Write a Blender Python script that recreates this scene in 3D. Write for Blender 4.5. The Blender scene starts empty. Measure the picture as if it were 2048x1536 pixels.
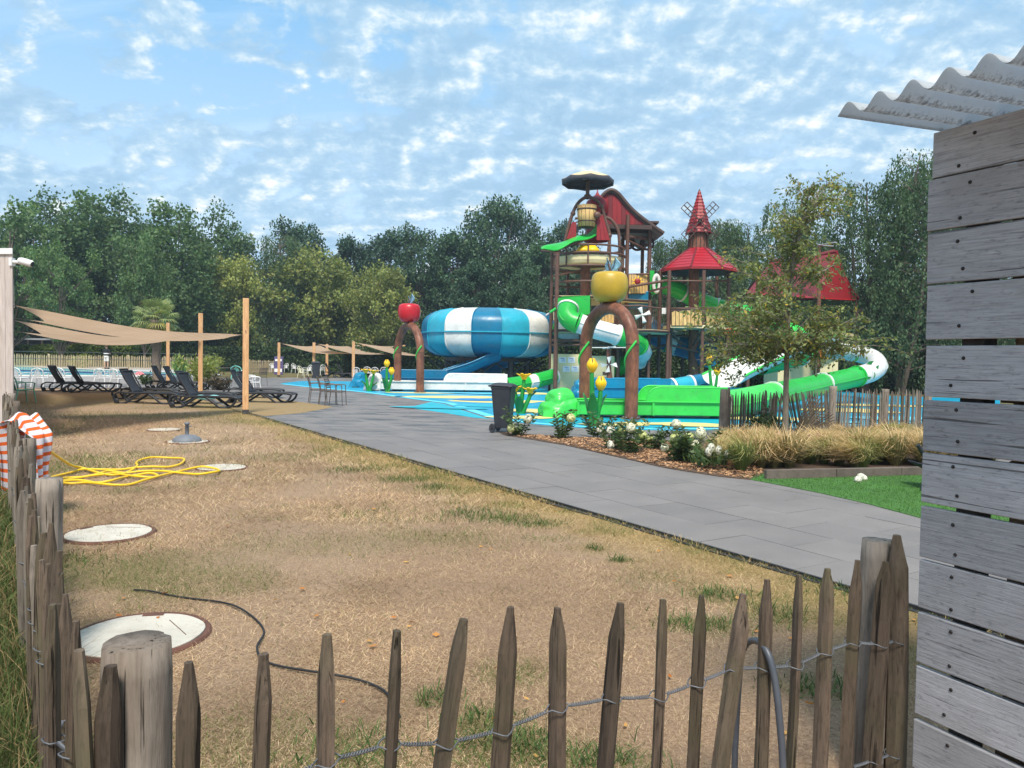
import bpy, math, random
import numpy as np
from mathutils import Vector, Matrix, noise as mnoise

SC = bpy.context.scene
C = SC.collection
rad = math.radians

# ------------------------------------------------------------------ camera
FPX = 1538.0                       # focal length in photograph pixels (2048 wide)
EYE = Vector((0.0, 0.0, 1.6))
PITCH, ROLL = rad(1.86), rad(0.90)
CROT = Matrix.Rotation(rad(90) - PITCH, 3, 'X') @ Matrix.Rotation(ROLL, 3, 'Z')
cam = bpy.data.cameras.new('camera')
cam.sensor_width = 36.0
cam.lens = 36.0 * FPX / 2048.0
cam.clip_start = 0.05
cam.clip_end = 2000.0
camo = bpy.data.objects.new('camera', cam)
C.objects.link(camo)
camo.matrix_world = Matrix.Translation(EYE) @ CROT.to_4x4()
SC.camera = camo

# ------------------------------------------------------------------ world, sun, exposure
SUN_EL, SUN_AZ = rad(56), rad(178)      # azimuth measured from +Y (view direction) towards +X
w = bpy.data.worlds.new('World'); SC.world = w; w.use_nodes = True
nt = w.node_tree; nt.nodes.clear()
def N(tree, typ, **kw):
    n = tree.nodes.new(typ)
    for k, v in kw.items(): setattr(n, k, v)
    return n
def M_(tree, op, a, b=None, clamp=False):
    n = N(tree, 'ShaderNodeMath', operation=op); n.use_clamp = clamp
    for i, q in enumerate((a, b)):
        if q is None: continue
        if isinstance(q, (int, float)): n.inputs[i].default_value = q
        else: tree.links.new(q, n.inputs[i])
    return n.outputs[0]
def ramp(tree, fac, stops, interp='LINEAR'):
    n = N(tree, 'ShaderNodeValToRGB'); n.color_ramp.interpolation = interp
    els = n.color_ramp.elements
    while len(els) < len(stops): els.new(0.5)
    for e, (p, c) in zip(els, stops):
        e.position = p; e.color = (c if hasattr(c, '__len__') else (c, c, c)) [:3] + ((1,) if True else ())
    tree.links.new(fac, n.inputs[0]); return n.outputs[0]
def mixc(tree, fac, a, b, mode='MIX'):
    n = N(tree, 'ShaderNodeMix', data_type='RGBA', blend_type=mode)
    for s, q in ((0, fac), (6, a), (7, b)):
        if isinstance(q, (int, float)): n.inputs[s].default_value = q
        elif isinstance(q, tuple): n.inputs[s].default_value = q[:3] + (1,)
        else: tree.links.new(q, n.inputs[s])
    return n.outputs[2]

L = nt.links.new
sky = N(nt, 'ShaderNodeTexSky', sky_type='NISHITA')
sky.sun_disc = False; sky.sun_elevation = SUN_EL; sky.sun_rotation = SUN_AZ
sky.air_density = 1.0; sky.dust_density = 0.6; sky.ozone_density = 1.6
tc = N(nt, 'ShaderNodeTexCoord'); sep = N(nt, 'ShaderNodeSeparateXYZ'); L(tc.outputs['Generated'], sep.inputs[0])
zz = M_(nt, 'ADD', M_(nt, 'MAXIMUM', sep.outputs[2], 0.0), 0.38)
cu = M_(nt, 'DIVIDE', sep.outputs[0], zz); cv = M_(nt, 'DIVIDE', sep.outputs[1], zz)
def cloudnoise(ox, oy, scale, detail, rough, dist, sx=1.0, sy=1.0):
    cb = N(nt, 'ShaderNodeCombineXYZ')
    L(M_(nt, 'MULTIPLY', M_(nt, 'ADD', cu, ox), sx), cb.inputs[0]); L(M_(nt, 'MULTIPLY', M_(nt, 'ADD', cv, oy), sy), cb.inputs[1])
    n = N(nt, 'ShaderNodeTexNoise'); L(cb.outputs[0], n.inputs['Vector'])
    n.inputs['Scale'].default_value = scale; n.inputs['Detail'].default_value = detail
    n.inputs['Roughness'].default_value = rough; n.inputs['Distortion'].default_value = dist
    return n.outputs[0]
OX, OY = 3.3, 1.25
puff = cloudnoise(OX, OY, 9.0, 10, 0.60, 0.12)
puff2 = cloudnoise(OX + 0.016, OY + 0.026, 9.0, 10, 0.60, 0.12)
big = cloudnoise(OX + 7, OY + 2, 2.0, 4, 0.55, 0.4)
veil = cloudnoise(OX + 2, OY, 0.9, 6, 0.65, 0.6, 0.6, 1.5)
cover = M_(nt, 'ADD', puff, M_(nt, 'MULTIPLY', M_(nt, 'SUBTRACT', big, 0.46), 1.1))
cover = M_(nt, 'ADD', cover, M_(nt, 'MULTIPLY', cu, 0.035))
mask = ramp(nt, cover, [(0.36, 0.0), (0.50, 0.88), (0.66, 1.0)], 'EASE')
rim = M_(nt, 'ADD', M_(nt, 'MULTIPLY', M_(nt, 'SUBTRACT', puff, puff2), 3.0), 0.36, True)
rim = M_(nt, 'ADD', rim, M_(nt, 'MULTIPLY', M_(nt, 'SUBTRACT', veil, 0.5), 0.9), True)
ccol = ramp(nt, rim, [(0.0, (3.0, 4.7, 6.4)), (0.30, (3.6, 5.3, 6.9)), (0.50, (4.6, 6.1, 7.3)), (0.72, (6.8, 7.6, 8.2)), (1.0, (9.6, 9.6, 9.5))])
vmask = ramp(nt, veil, [(0.40, 0.0), (0.75, 0.75)])
skyc = mixc(nt, 0.75, sky.outputs[0], (1.9, 4.9, 8.2))
skyv = mixc(nt, vmask, skyc, (7.6, 8.6, 9.4))
lowm = ramp(nt, sep.outputs[2], [(0.0, 0.6), (0.15, 0.42), (0.45, 0.0)])
skyv = mixc(nt, lowm, skyv, (8.6, 9.2, 9.6))
out = mixc(nt, mask, skyv, ccol)
bg = N(nt, 'ShaderNodeBackground'); L(out, bg.inputs[0]); bg.inputs[1].default_value = 0.080
wo = N(nt, 'ShaderNodeOutputWorld'); L(bg.outputs[0], wo.inputs[0])

sl = bpy.data.lights.new('sun', 'SUN'); sl.energy = 3.1; sl.angle = rad(13); sl.color = (1.0, 0.92, 0.80)
so = bpy.data.objects.new('sun', sl); C.objects.link(so)
sdir = Vector((math.sin(SUN_AZ) * math.cos(SUN_EL), math.cos(SUN_AZ) * math.cos(SUN_EL), math.sin(SUN_EL)))
so.rotation_euler = sdir.to_track_quat('Z', 'Y').to_euler()
SC.view_settings.view_transform = 'Standard'; SC.view_settings.look = 'None'
SC.view_settings.exposure = 0.74; SC.view_settings.gamma = 1.0
SC.view_settings.use_curve_mapping = False
SC.render.film_transparent = False
SC.cycles.max_bounces = 6; SC.cycles.transparent_max_bounces = 6
SC.cycles.use_denoising = True

# ------------------------------------------------------------------ measuring helpers
def ray(px, py):
    return CROT @ Vector(((px - 1024) / FPX, -(py - 768) / FPX, -1.0))
def W(px, py, d):                   # photograph pixel -> point at distance d along the view direction (world Y)
    r = ray(px, py); return EYE + r * (d / r.y)
def G(px, py, z=0.0):               # photograph pixel -> point on level z
    r = ray(px, py); return EYE + r * ((z - EYE.z) / r.z)
def V(*a): return Vector(a)
def smooth(a, b, x):
    t = min(1, max(0, (x - a) / (b - a))); return t * t * (3 - 2 * t)

# ------------------------------------------------------------------ mesh builder
class MB:
    def __init__(s): s.v = []; s.f = []; s.sm = []; s.mi = []; s.cur = 0
    def add(s, vs, fs, smooth=False):
        o = len(s.v); s.v += [tuple(p) for p in vs]
        for f in fs: s.f.append(tuple(i + o for i in f)); s.sm.append(smooth); s.mi.append(s.cur)
        return s
    def box(s, c, size, rot=None, top=(1, 1), smooth=False):
        hx, hy, hz = size[0] / 2, size[1] / 2, size[2] / 2; c = Vector(c); vs = []
        for z, t in ((-hz, (1, 1)), (hz, top)):
            for x, y in ((-hx, -hy), (hx, -hy), (hx, hy), (-hx, hy)):
                p = Vector((x * t[0], y * t[1], z)); vs.append(c + (rot @ p if rot else p))
        return s.add(vs, [(3, 2, 1, 0), (4, 5, 6, 7), (0, 1, 5, 4), (1, 2, 6, 5), (2, 3, 7, 6), (3, 0, 4, 7)], smooth)
    def beam(s, a, b, w, h, up=(0, 0, 1)):
        a, b = Vector(a), Vector(b); d = (b - a); ln = d.length; d.normalize()
        sd = d.cross(Vector(up)); sd = sd.normalized() if sd.length > 1e-5 else Vector((1, 0, 0)); u = sd.cross(d)
        return s.box((a + b) / 2, (ln, w, h), Matrix((d, sd, u)).transposed())
    def tube(s, pts, r, n=8, cap=True, closed=False, smooth=True, sq=(1, 1)):
        pts = [Vector(p) for p in pts]; k = len(pts)
        rs = r if hasattr(r, '__len__') else [r] * k
        vs = []; prev = None
        for i, p in enumerate(pts):
            if closed: t = pts[(i + 1) % k] - pts[i - 1]
            else: t = pts[min(i + 1, k - 1)] - pts[max(i - 1, 0)]
            t = t.normalized() if t.length > 1e-9 else Vector((0, 0, 1))
            if prev is None:
                ref = Vector((0, 0, 1)) if abs(t.z) < 0.9 else Vector((1, 0, 0)); a = ref.cross(t).normalized()
            else:
                a = prev - t * prev.dot(t); a = a.normalized() if a.length > 1e-6 else prev
            prev = a; b = t.cross(a)
            for j in range(n):
                q = 2 * math.pi * j / n
                vs.append(p + (a * math.cos(q) * sq[0] + b * math.sin(q) * sq[1]) * rs[i])
        fs = []
        for i in range(k if closed else k - 1):
            i2 = (i + 1) % k
            for j in range(n): fs.append((i * n + j, i * n + (j + 1) % n, i2 * n + (j + 1) % n, i2 * n + j))
        s.add(vs, fs, smooth)
        if cap and not closed:
            s.add(vs[:n], [tuple(range(n))[::-1]]); s.add(vs[-n:], [tuple(range(n))])
        return s
    def lathe(s, prof, n=16, c=(0, 0, 0), rot=None, a0=0.0, a1=2 * math.pi, smooth=True, sq=(1, 1)):
        full = abs(a1 - a0 - 2 * math.pi) < 1e-6; m = n if full else n + 1; c = Vector(c); vs = []; fs = []
        for r, z in prof:
            for j in range(m):
                q = a0 + (a1 - a0) * j / n; p = Vector((r * math.cos(q) * sq[0], r * math.sin(q) * sq[1], z)); vs.append(c + (rot @ p if rot else p))
        for i in range(len(prof) - 1):
            for j in range(n):
                j2 = (j + 1) % m; fs.append((i * m + j, i * m + j2, (i + 1) * m + j2, (i + 1) * m + j))
        return s.add(vs, fs, smooth)
    def grid(s, fn, nu, nv, smooth=True, thick=0.0, flip=False):
        vs = [Vector(fn(i / nu, j / nv)) for j in range(nv + 1) for i in range(nu + 1)]
        fs = [(j * (nu + 1) + i, j * (nu + 1) + i + 1, (j + 1) * (nu + 1) + i + 1, (j + 1) * (nu + 1) + i) for j in range(nv) for i in range(nu)]
        if thick:
            m = len(vs); nrm = [Vector((0, 0, 0)) for _ in vs]
            for f in fs:
                nn = (vs[f[1]] - vs[f[0]]).cross(vs[f[3]] - vs[f[0]])
                for i in f: nrm[i] += nn
            vs2 = [v - n.normalized() * thick for v, n in zip(vs, nrm)]
            edge = [i for i in range(nu + 1)] + [j * (nu + 1) + nu for j in range(1, nv + 1)] + [nv * (nu + 1) + i for i in range(nu - 1, -1, -1)] + [j * (nu + 1) for j in range(nv - 1, 0, -1)]
            fs = fs + [tuple(i + m for i in f[::-1]) for f in fs] + [(edge[(k + 1) % len(edge)], edge[k], edge[k] + m, edge[(k + 1) % len(edge)] + m) for k in range(len(edge))]
            vs = vs + vs2
        if flip: fs = [f[::-1] for f in fs]
        return s.add(vs, fs, smooth)
    def prism(s, poly, off):
        n = len(poly); poly = [Vector(p) for p in poly]; off = Vector(off)
        vs = poly + [p + off for p in poly]
        return s.add(vs, [tuple(range(n))[::-1], tuple(range(n, 2 * n))] + [(i, (i + 1) % n, n + (i + 1) % n, n + i) for i in range(n)])
    def ball(s, c, r, n=10, m=7, rot=None):
        rr = r if hasattr(r, '__len__') else (r, r, r); c = Vector(c)
        def fn(u, v):
            th = math.pi * (v - 0.5); ph = 2 * math.pi * u
            p = Vector((rr[0] * math.cos(th) * math.cos(ph), rr[1] * math.cos(th) * math.sin(ph), rr[2] * math.sin(th)))
            return c + (rot @ p if rot else p)
        return s.grid(fn, n, m)
    def mesh(s, name, mats):
        me = bpy.data.meshes.new(name); me.from_pydata(s.v, [], s.f)
        for m in (mats if isinstance(mats, (list, tuple)) else [mats]): me.materials.append(m)
        me.polygons.foreach_set('use_smooth', s.sm)
        if any(s.mi): me.polygons.foreach_set('material_index', s.mi)
        me.update(); return me
    def build(s, name, mats, parent=None, bevel=0.0):
        return link(name, s.mesh(name, mats), parent, bevel)

def link(name, me, parent=None, bevel=0.0):
    o = bpy.data.objects.new(name, me); C.objects.link(o)
    if parent: o.parent = parent
    if bevel:
        b = o.modifiers.new('bevel', 'BEVEL'); b.width = bevel; b.segments = 2; b.limit_method = 'ANGLE'; b.angle_limit = rad(40)
    return o
def tag(o, label=None, cat=None, group=None, kind=None):
    if label: o['label'] = label
    if cat: o['category'] = cat
    if group: o['group'] = group
    if kind: o['kind'] = kind
    return o
def thing(name, label, cat, loc=(0, 0, 0), rz=0.0, group=None, sc=1.0):
    o = bpy.data.objects.new(name, None); C.objects.link(o)
    o.location = loc; o.rotation_euler = (0, 0, rz); o.scale = (sc, sc, sc); o.empty_display_size = 0.2
    return tag(o, label, cat, group)
def kids(o): return [c for c in bpy.data.objects if c.parent == o]
def copy_tree(o, parent=None):
    c = o.copy(); C.objects.link(c); c.parent = parent
    for ch in o.children: copy_tree(ch, c)
    return c
def place(proto, used, loc, rz, label, sc=None, group=None):
    o = proto if not used.get(proto.name) else copy_tree(proto)
    used[proto.name] = True
    o.location = loc; o.rotation_euler = (0, 0, rz)
    if sc: o.scale = (sc, sc, sc) if not hasattr(sc, '__len__') else sc
    o['label'] = label
    if group: o['group'] = group
    return o
USED = {}

def quads(name, Vv, cols, mat, parent=None, tri=False, smooth=False):
    """many leaf or blade faces as one mesh: Vv (n,k,3), cols (n,3)"""
    n, k = Vv.shape[0], Vv.shape[1]
    me = bpy.data.meshes.new(name)
    me.vertices.add(n * k); me.vertices.foreach_set('co', np.ascontiguousarray(Vv, np.float32).reshape(-1))
    me.loops.add(n * k); me.loops.foreach_set('vertex_index', np.arange(n * k, dtype=np.int32))
    me.polygons.add(n); me.polygons.foreach_set('loop_start', np.arange(0, n * k, k, dtype=np.int32))
    me.update(calc_edges=True); me.validate()
    if cols is not None:
        a = me.color_attributes.new('Col', 'FLOAT_COLOR', 'CORNER')
        cc = np.ones((n, k, 4), np.float32); cc[:, :, :3] = cols[:, None, :]
        a.data.foreach_set('color', cc.reshape(-1))
    me.materials.append(mat)
    if parent is False: return me
    return link(name, me, parent)
def leafquads(P, size, rng, aspect=0.5, up=0.0, dirs=None):
    """diamond leaves centred on P with random facing"""
    n = len(P)
    d = rng.normal(size=(n, 3)) if dirs is None else dirs + rng.normal(size=(n, 3)) * 0.35
    d /= np.linalg.norm(d, axis=1)[:, None] + 1e-9
    r = rng.normal(size=(n, 3)); r[:, 2] += up
    s = np.cross(d, r); s /= np.linalg.norm(s, axis=1)[:, None] + 1e-9
    L_ = (size * rng.uniform(0.7, 1.3, n))[:, None]
    return np.stack([P - d * L_ * .5, P + s * L_ * aspect * .5, P + d * L_ * .5, P - s * L_ * aspect * .5], 1)
# ------------------------------------------------------------------ materials
MATS = {}
def srgb(r, g, b):
    f = lambda c: (c / 255 / 12.92) if c / 255 <= 0.04045 else ((c / 255 + 0.055) / 1.055) ** 2.4
    return (f(r), f(g), f(b))
def newmat(name):
    m = bpy.data.materials.new(name); m.use_nodes = True; t = m.node_tree
    b = t.nodes['Principled BSDF']; return m, t, b
def objvec(t, scale=(1, 1, 1), rnd=7.0, coord='Object'):
    tcn = N(t, 'ShaderNodeTexCoord'); oi = N(t, 'ShaderNodeObjectInfo')
    mp = N(t, 'ShaderNodeMapping'); mp.inputs['Scale'].default_value = scale
    ad = N(t, 'ShaderNodeVectorMath', operation='ADD')
    t.links.new(tcn.outputs[coord], ad.inputs[0]); t.links.new(M_(t, 'MULTIPLY', oi.outputs['Random'], rnd), ad.inputs[1])
    t.links.new(ad.outputs[0], mp.inputs[0]); return mp.outputs[0], oi.outputs['Random']
def noise(t, vec, scale, detail=4, rough=0.55, dist=0.0):
    n = N(t, 'ShaderNodeTexNoise'); t.links.new(vec, n.inputs['Vector'])
    n.inputs['Scale'].default_value = scale; n.inputs['Detail'].default_value = detail
    n.inputs['Roughness'].default_value = rough; n.inputs['Distortion'].default_value = dist
    return n.outputs[0]
def bump(t, b, h, strength, dist=0.01):
    n = N(t, 'ShaderNodeBump'); n.inputs['Strength'].default_value = strength; n.inputs['Distance'].default_value = dist
    t.links.new(h, n.inputs['Height']); t.links.new(n.outputs[0], b.inputs['Normal'])
def sc3(c, k): return tuple(min(1, x * k) for x in c)
def plain(name, col, rough=0.5, var=0.18, scale=3.0, bmp=0.0, bscale=30.0, metal=0.0, rnd=0.0, spec=0.5, dirt=None):
    if name in MATS: return MATS[name]
    m, t, b = newmat(name); vec, ran = objvec(t)
    n = noise(t, vec, scale, 6, 0.6)
    c = ramp(t, n, [(0.3, sc3(col, 1 - var)), (0.7, sc3(col, 1 + var))])
    if dirt:
        dn = noise(t, vec, scale * 2.7, 7, 0.7, 0.3)
        c = mixc(t, ramp(t, dn, [(0.52, 0.0), (0.72, 0.75)]), c, dirt)
    if rnd:
        c = mixc(t, 1.0, c, ramp(t, ran, [(0, (1 - rnd,) * 3), (1, (1 + rnd * .5,) * 3)]), 'MULTIPLY')
    t.links.new(c, b.inputs['Base Color'])
    rr = ramp(t, noise(t, vec, scale * 4, 4), [(0.3, max(0.02, rough - .08)), (0.7, min(1, rough + .1))])
    t.links.new(rr, b.inputs['Roughness'])
    b.inputs['Metallic'].default_value = metal; b.inputs['Specular IOR Level'].default_value = spec
    if bmp: bump(t, b, noise(t, vec, bscale, 5, 0.65), bmp)
    MATS[name] = m; return m
def wood(name, c1, c2, c3=None, axis=0, stretch=14.0, scale=5.0, rough=0.82, bmp=0.5, rnd=0.25, crack=0.0, bdist=0.004, knots=False, speck=0.0):
    """grain runs along local axis; c1 dark grain, c2 main, c3 stain in broad patches"""
    if name in MATS: return MATS[name]
    m, t, b = newmat(name)
    s = [stretch] * 3; s[axis] = 1.0
    vec, ran = objvec(t, tuple(s), 9.0)
    n1 = noise(t, vec, scale, 8, 0.7, 0.4); n2 = noise(t, vec, scale * 0.3, 3, 0.5)
    c = ramp(t, n1, [(0.30, c1), (0.52, c2), (0.78, sc3(c2, 1.28))])
    if c3:
        v2, _ = objvec(t, (1, 1, 1), 5.0)
        c = mixc(t, ramp(t, noise(t, v2, 2.4, 5, 0.6), [(0.45, 0.0), (0.68, 0.8)]), c, c3)
    h = n1
    if knots:
        sk = [3.4] * 3; sk[axis] = 1.6
        vk, _ = objvec(t, tuple(sk), 9.0)
        vo = N(t, 'ShaderNodeTexVoronoi'); t.links.new(vk, vo.inputs['Vector']); vo.inputs['Scale'].default_value = 1.3
        km = ramp(t, vo.outputs['Distance'], [(0.03, 0.25), (0.045, 0.15), (0.055, 0.85), (0.07, 0.85), (0.085, 0.0)])
        c = mixc(t, km, c, sc3(c1, 0.45))
    if speck:
        ss = [30.0] * 3; ss[axis] = 9.0
        v4, _ = objvec(t, tuple(ss), 9.0)
        c = mixc(t, M_(t, 'MULTIPLY', ramp(t, noise(t, v4, 3.0, 5, .7), [(.55, 0.0), (.70, 1.0)]), speck), c, sc3(c1, .5))
    if crack:
        s2 = [46.0] * 3; s2[axis] = 1.1
        v3, _ = objvec(t, tuple(s2), 9.0)
        cm = ramp(t, noise(t, v3, 1.5, 4, 0.5), [(0.32, 1.0), (0.365, 0.0)])
        c = mixc(t, M_(t, 'MULTIPLY', cm, crack), c, sc3(c1, 0.3))
        h = M_(t, 'SUBTRACT', n1, M_(t, 'MULTIPLY', cm, 1.2))
    c = mixc(t, 1.0, c, ramp(t, ran, [(0, (1 - rnd,) * 3), (1, (1 + rnd,) * 3)]), 'MULTIPLY')
    t.links.new(c, b.inputs['Base Color']); b.inputs['Roughness'].default_value = rough
    b.inputs['Specular IOR Level'].default_value = 0.25
    bump(t, b, h, bmp, bdist)
    MATS[name] = m; return m
def leafmat(name, col, var=0.35, trans=0.35, rough=0.55):
    """foliage: attribute 'Col' carries the leaf-to-leaf colour differences"""
    if name in MATS: return MATS[name]
    m, t, b = newmat(name)
    at = N(t, 'ShaderNodeAttribute', attribute_name='Col')
    oi = N(t, 'ShaderNodeObjectInfo')
    c = mixc(t, 1.0, at.outputs['Color'], tuple(col), 'MULTIPLY')
    c = mixc(t, 1.0, c, ramp(t, oi.outputs['Random'], [(0, (1 - var * .5, 1 - var * .5, 1 - var * .3)), (1, (1 + var * .4, 1 + var * .3, 1.0))]), 'MULTIPLY')
    t.links.new(c, b.inputs['Base Color']); b.inputs['Roughness'].default_value = rough
    b.inputs['Specular IOR Level'].default_value = 0.3
    tr = N(t, 'ShaderNodeBsdfTranslucent'); t.links.new(mixc(t, 1.0, c, (1.2, 1.25, 0.7), 'MULTIPLY'), tr.inputs[0])
    mx = N(t, 'ShaderNodeMixShader'); mx.inputs[0].default_value = trans
    t.links.new(b.outputs[0], mx.inputs[1]); t.links.new(tr.outputs[0], mx.inputs[2])
    t.links.new(mx.outputs[0], t.nodes['Material Output'].inputs[0])
    MATS[name] = m; return m
# ------------------------------------------------------------------ ground, lawn, path, splash pad, pool
def hash2(ix, iy, seed):
    h = np.sin(ix * 127.1 + iy * 311.7 + seed * 74.7) * 43758.5453
    return h - np.floor(h)
def vnoise(x, y, seed=0):
    ix, iy = np.floor(x), np.floor(y); fx, fy = x - ix, y - iy
    fx, fy = fx * fx * (3 - 2 * fx), fy * fy * (3 - 2 * fy)
    a, b = hash2(ix, iy, seed), hash2(ix + 1, iy, seed); c, d = hash2(ix, iy + 1, seed), hash2(ix + 1, iy + 1, seed)
    return (a * (1 - fx) + b * fx) * (1 - fy) + (c * (1 - fx) + d * fx) * fy
def fbm(x, y, seed=0, o=4):
    s = 0; a = 0.5
    for k in range(o): s = s + a * vnoise(x * 2 ** k, y * 2 ** k, seed + k); a *= 0.5
    return s / (1 - 0.5 ** o)

E0, E1 = G(1840, 1220), G(526, 835)
PD = (E1 - E0); PD.z = 0; PD.normalize(); PN = Vector((PD.y, -PD.x, 0))      # path direction, and across it to the right
GREEN = [(250, 1150, 1.0, .35, .95), (130, 1130, .4, .3, .7), (1000, 1040, .50, .16, 1.0), (1075, 1050, .28, .12, 1.0), (950, 1030, .4, .2, .6),
         (815, 960, .35, .2, 1.0), (870, 975, .25, .14, .9), (720, 940, .5, .2, .5), (560, 915, .8, .3, .4), (300, 832, 3.2, .7, .85), (560, 845, 2.6, .5, .95), (160, 930, .8, .7, .85),
         (700, 1520, .3, .2, .9), (960, 1445, .16, .1, 1.0), (1000, 1500, .22, .1, 1.0), (1060, 1490, .15, .08, 1.0), (1180, 1530, .3, .1, .7), (1690, 1180, .35, .18, .8), (1560, 1230, .25, .14, .8),
         (1400, 1250, .3, .1, .9), (1640, 1380, .25, .1, .9), (1240, 1122, .10, .05, 1.0), (1190, 1098, .08, .05, 1.0), (1440, 1190, .25, .1, .8), (870, 1400, .12, .06, .9),
         (120, 800, 4.0, 3.0, .85), (420, 815, 3.5, .8, .7), (860, 1075, .7, .22, .55), (620, 1090, 1.1, .3, .35), (1100, 1080, .25, .1, .9), (1020, 1345, .2, .1, .8), (500, 1500, .4, .3, .5), (60, 860, .8, 1.5, .6)]
SAND = [(640, 965, .5, .9, .6), (880, 985, .35, .35, .8), (1110, 1085, .3, .22, .9), (1230, 1105, .4, .15, 1.0), (1340, 1165, .5, .14, .9), (1480, 1230, .35, .14, .7), (380, 900, 1.6, .9, .8), (460, 860, 1.5, 1.6, .7), (250, 880, 2.0, 1.2, .7),
        (540, 845, .6, .7, .8), (760, 1060, .5, .3, .4), (380, 1040, .8, .4, .35)]
def blobs(x, y, lst, seed):
    s = np.zeros_like(x)
    wob = (fbm(x * 2.6, y * 2.6, seed, 3) - .5) * 1.5
    for px, py, rx, ry, st in lst:
        g = G(px, py); ry2 = ry * 1.6
        # long axis of each patch lies across the view
        q = np.sqrt(((x - g.x) / rx) ** 2 + ((y - g.y) / ry2) ** 2) + wob
        s = np.maximum(s, st * np.clip(1.35 - q, 0, 1))
    return s
def lawn_attr(x, y):
    edge = (x - E0.x) * PN.x + (y - E0.y) * PN.y                      # negative on the lawn
    n = fbm(x * .9 + 3, y * .9, 5, 4); n2 = fbm(x * 3.1, y * 3.1, 9, 3)
    g = np.maximum(blobs(x, y, GREEN, 3), np.clip((n - .60) * 5, 0, .4) * np.clip((n2 - .3) * 2.4, 0, 1))
    strip = np.clip(1 + edge / 1.15 + (n2 - .5) * .7, 0, 1) * (edge < 0)
    g = np.maximum(g, np.clip((n2 - .50) * 4, 0, .6) * np.clip(strip * 2, 0, 1))
    s = np.maximum(blobs(x, y, SAND, 17), np.clip((fbm(x * .7, y * .7, 31, 4) - .58) * 5, 0, .6)) * (1 - .8 * np.clip(strip * 2, 0, 1))
    return np.clip(g, 0, 1), np.clip(s * (1 - g * .9), 0, 1), np.clip(strip * 1.4, 0, 1)

PLAZA = [G(*q) for q in [(526, 835), (600, 828), (664, 815), (575, 802), (500, 788), (430, 780), (200, 777), (-160, 776), (-160, 769), (430, 766), (700, 766), (760, 800)]]
# wide ground sheet to the horizon
gm, t, b = newmat('ground_grass')
vec, _ = objvec(t, rnd=0.0)
c = ramp(t, noise(t, vec, .15, 6, .65), [(.35, (.060, .075, .026)), (.6, (.17, .13, .065)), (.8, (.09, .10, .035))])
c = mixc(t, .5, c, ramp(t, noise(t, vec, 22, 5, .7), [(.3, (.05, .05, .02)), (.7, (.30, .24, .12))]))
t.links.new(c, b.inputs['Base Color']); b.inputs['Roughness'].default_value = 1.0; b.inputs['Specular IOR Level'].default_value = .1
bump(t, b, noise(t, vec, 30, 5, .7), .8, .03)
g = MB().add([(-400, -60, -.03), (400, -60, -.03), (400, 700, -.03), (-400, 700, -.03)], [(0, 1, 2, 3)]).build('ground', gm); tag(g, kind='structure')

# dry lawn
lm, t, b = newmat('dry_lawn')
at = N(t, 'ShaderNodeAttribute', attribute_name='Col'); spc = N(t, 'ShaderNodeSeparateColor'); t.links.new(at.outputs['Color'], spc.inputs[0])
vec, _ = objvec(t, rnd=0.0)
fine = noise(t, vec, 55, 6, .75, .6); mid = noise(t, vec, 7, 6, .7, .3); fib = noise(t, vec, 140, 3, .6, 1.5)
c = ramp(t, fine, [(.28, (.115, .070, .043)), (.48, (.30, .200, .127)), (.72, (.54, .390, .255))])
c = mixc(t, ramp(t, mid, [(.40, 0.0), (.62, .6)]), c, ramp(t, fib, [(.3, (.18, .112, .078)), (.7, (.39, .265, .187))]))
c = mixc(t, M_(t, 'MULTIPLY', spc.outputs[1], .85), c, ramp(t, fine, [(.3, (.27, .185, .125)), (.7, (.46, .345, .245))]))
c = mixc(t, M_(t, 'MULTIPLY', spc.outputs[2], .55), c, ramp(t, fine, [(.3, (.19, .125, .04)), (.7, (.47, .34, .13))]))
c = mixc(t, M_(t, 'MULTIPLY', spc.outputs[0], .45), c, ramp(t, fine, [(.3, (.045, .060, .016)), (.7, (.17, .19, .055))]))
t.links.new(c, b.inputs['Base Color']); b.inputs['Roughness'].default_value = 1.0; b.inputs['Specular IOR Level'].default_value = .08
bump(t, b, M_(t, 'ADD', fine, M_(t, 'MULTIPLY', mid, 1.5)), .8, .018)
xs = np.arange(-26, 8.01, .16); ys = np.concatenate([np.arange(-2, 14, .14), np.arange(14, 38.01, .4)])
XX, YY = np.meshgrid(xs, ys); ZZ = (fbm(XX * .8, YY * .8, 2, 3) - .5) * .035
gA, sA, yA = lawn_attr(XX, YY)
nx, ny = len(xs), len(ys)
me = bpy.data.meshes.new('lawn')
vv = np.stack([XX, YY, ZZ], -1).reshape(-1, 3)
ii = np.arange(nx * ny).reshape(ny, nx)
ff = np.stack([ii[:-1, :-1], ii[:-1, 1:], ii[1:, 1:], ii[1:, :-1]], -1).reshape(-1, 4)
# the lawn stops under the first paving stones
cen = vv[ff].mean(1); e = (cen[:, 0] - E0.x) * PN.x + (cen[:, 1] - E0.y) * PN.y
ff = ff[e < .25]; cen = vv[ff].mean(1)
def inpoly(x, y, poly):
    r = False; j = len(poly) - 1
    for i in range(len(poly)):
        xi, yi = poly[i][0], poly[i][1]; xj, yj = poly[j][0], poly[j][1]
        if (yi > y) != (yj > y) and x < (xj - xi) * (y - yi) / (yj - yi) + xi: r = not r
        j = i
    return r
ff = ff[[not (q[1] > 15 and inpoly(q[0] , q[1] - .35, PLAZA)) for q in cen]]
me.from_pydata(vv.tolist(), [], ff.tolist())
a = me.color_attributes.new('Col', 'FLOAT_COLOR', 'POINT')
cc = np.ones((nx * ny, 4), np.float32); cc[:, 0] = gA.reshape(-1); cc[:, 1] = sA.reshape(-1); cc[:, 2] = yA.reshape(-1)
a.data.foreach_set('color', cc.reshape(-1)); me.materials.append(lm)
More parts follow.
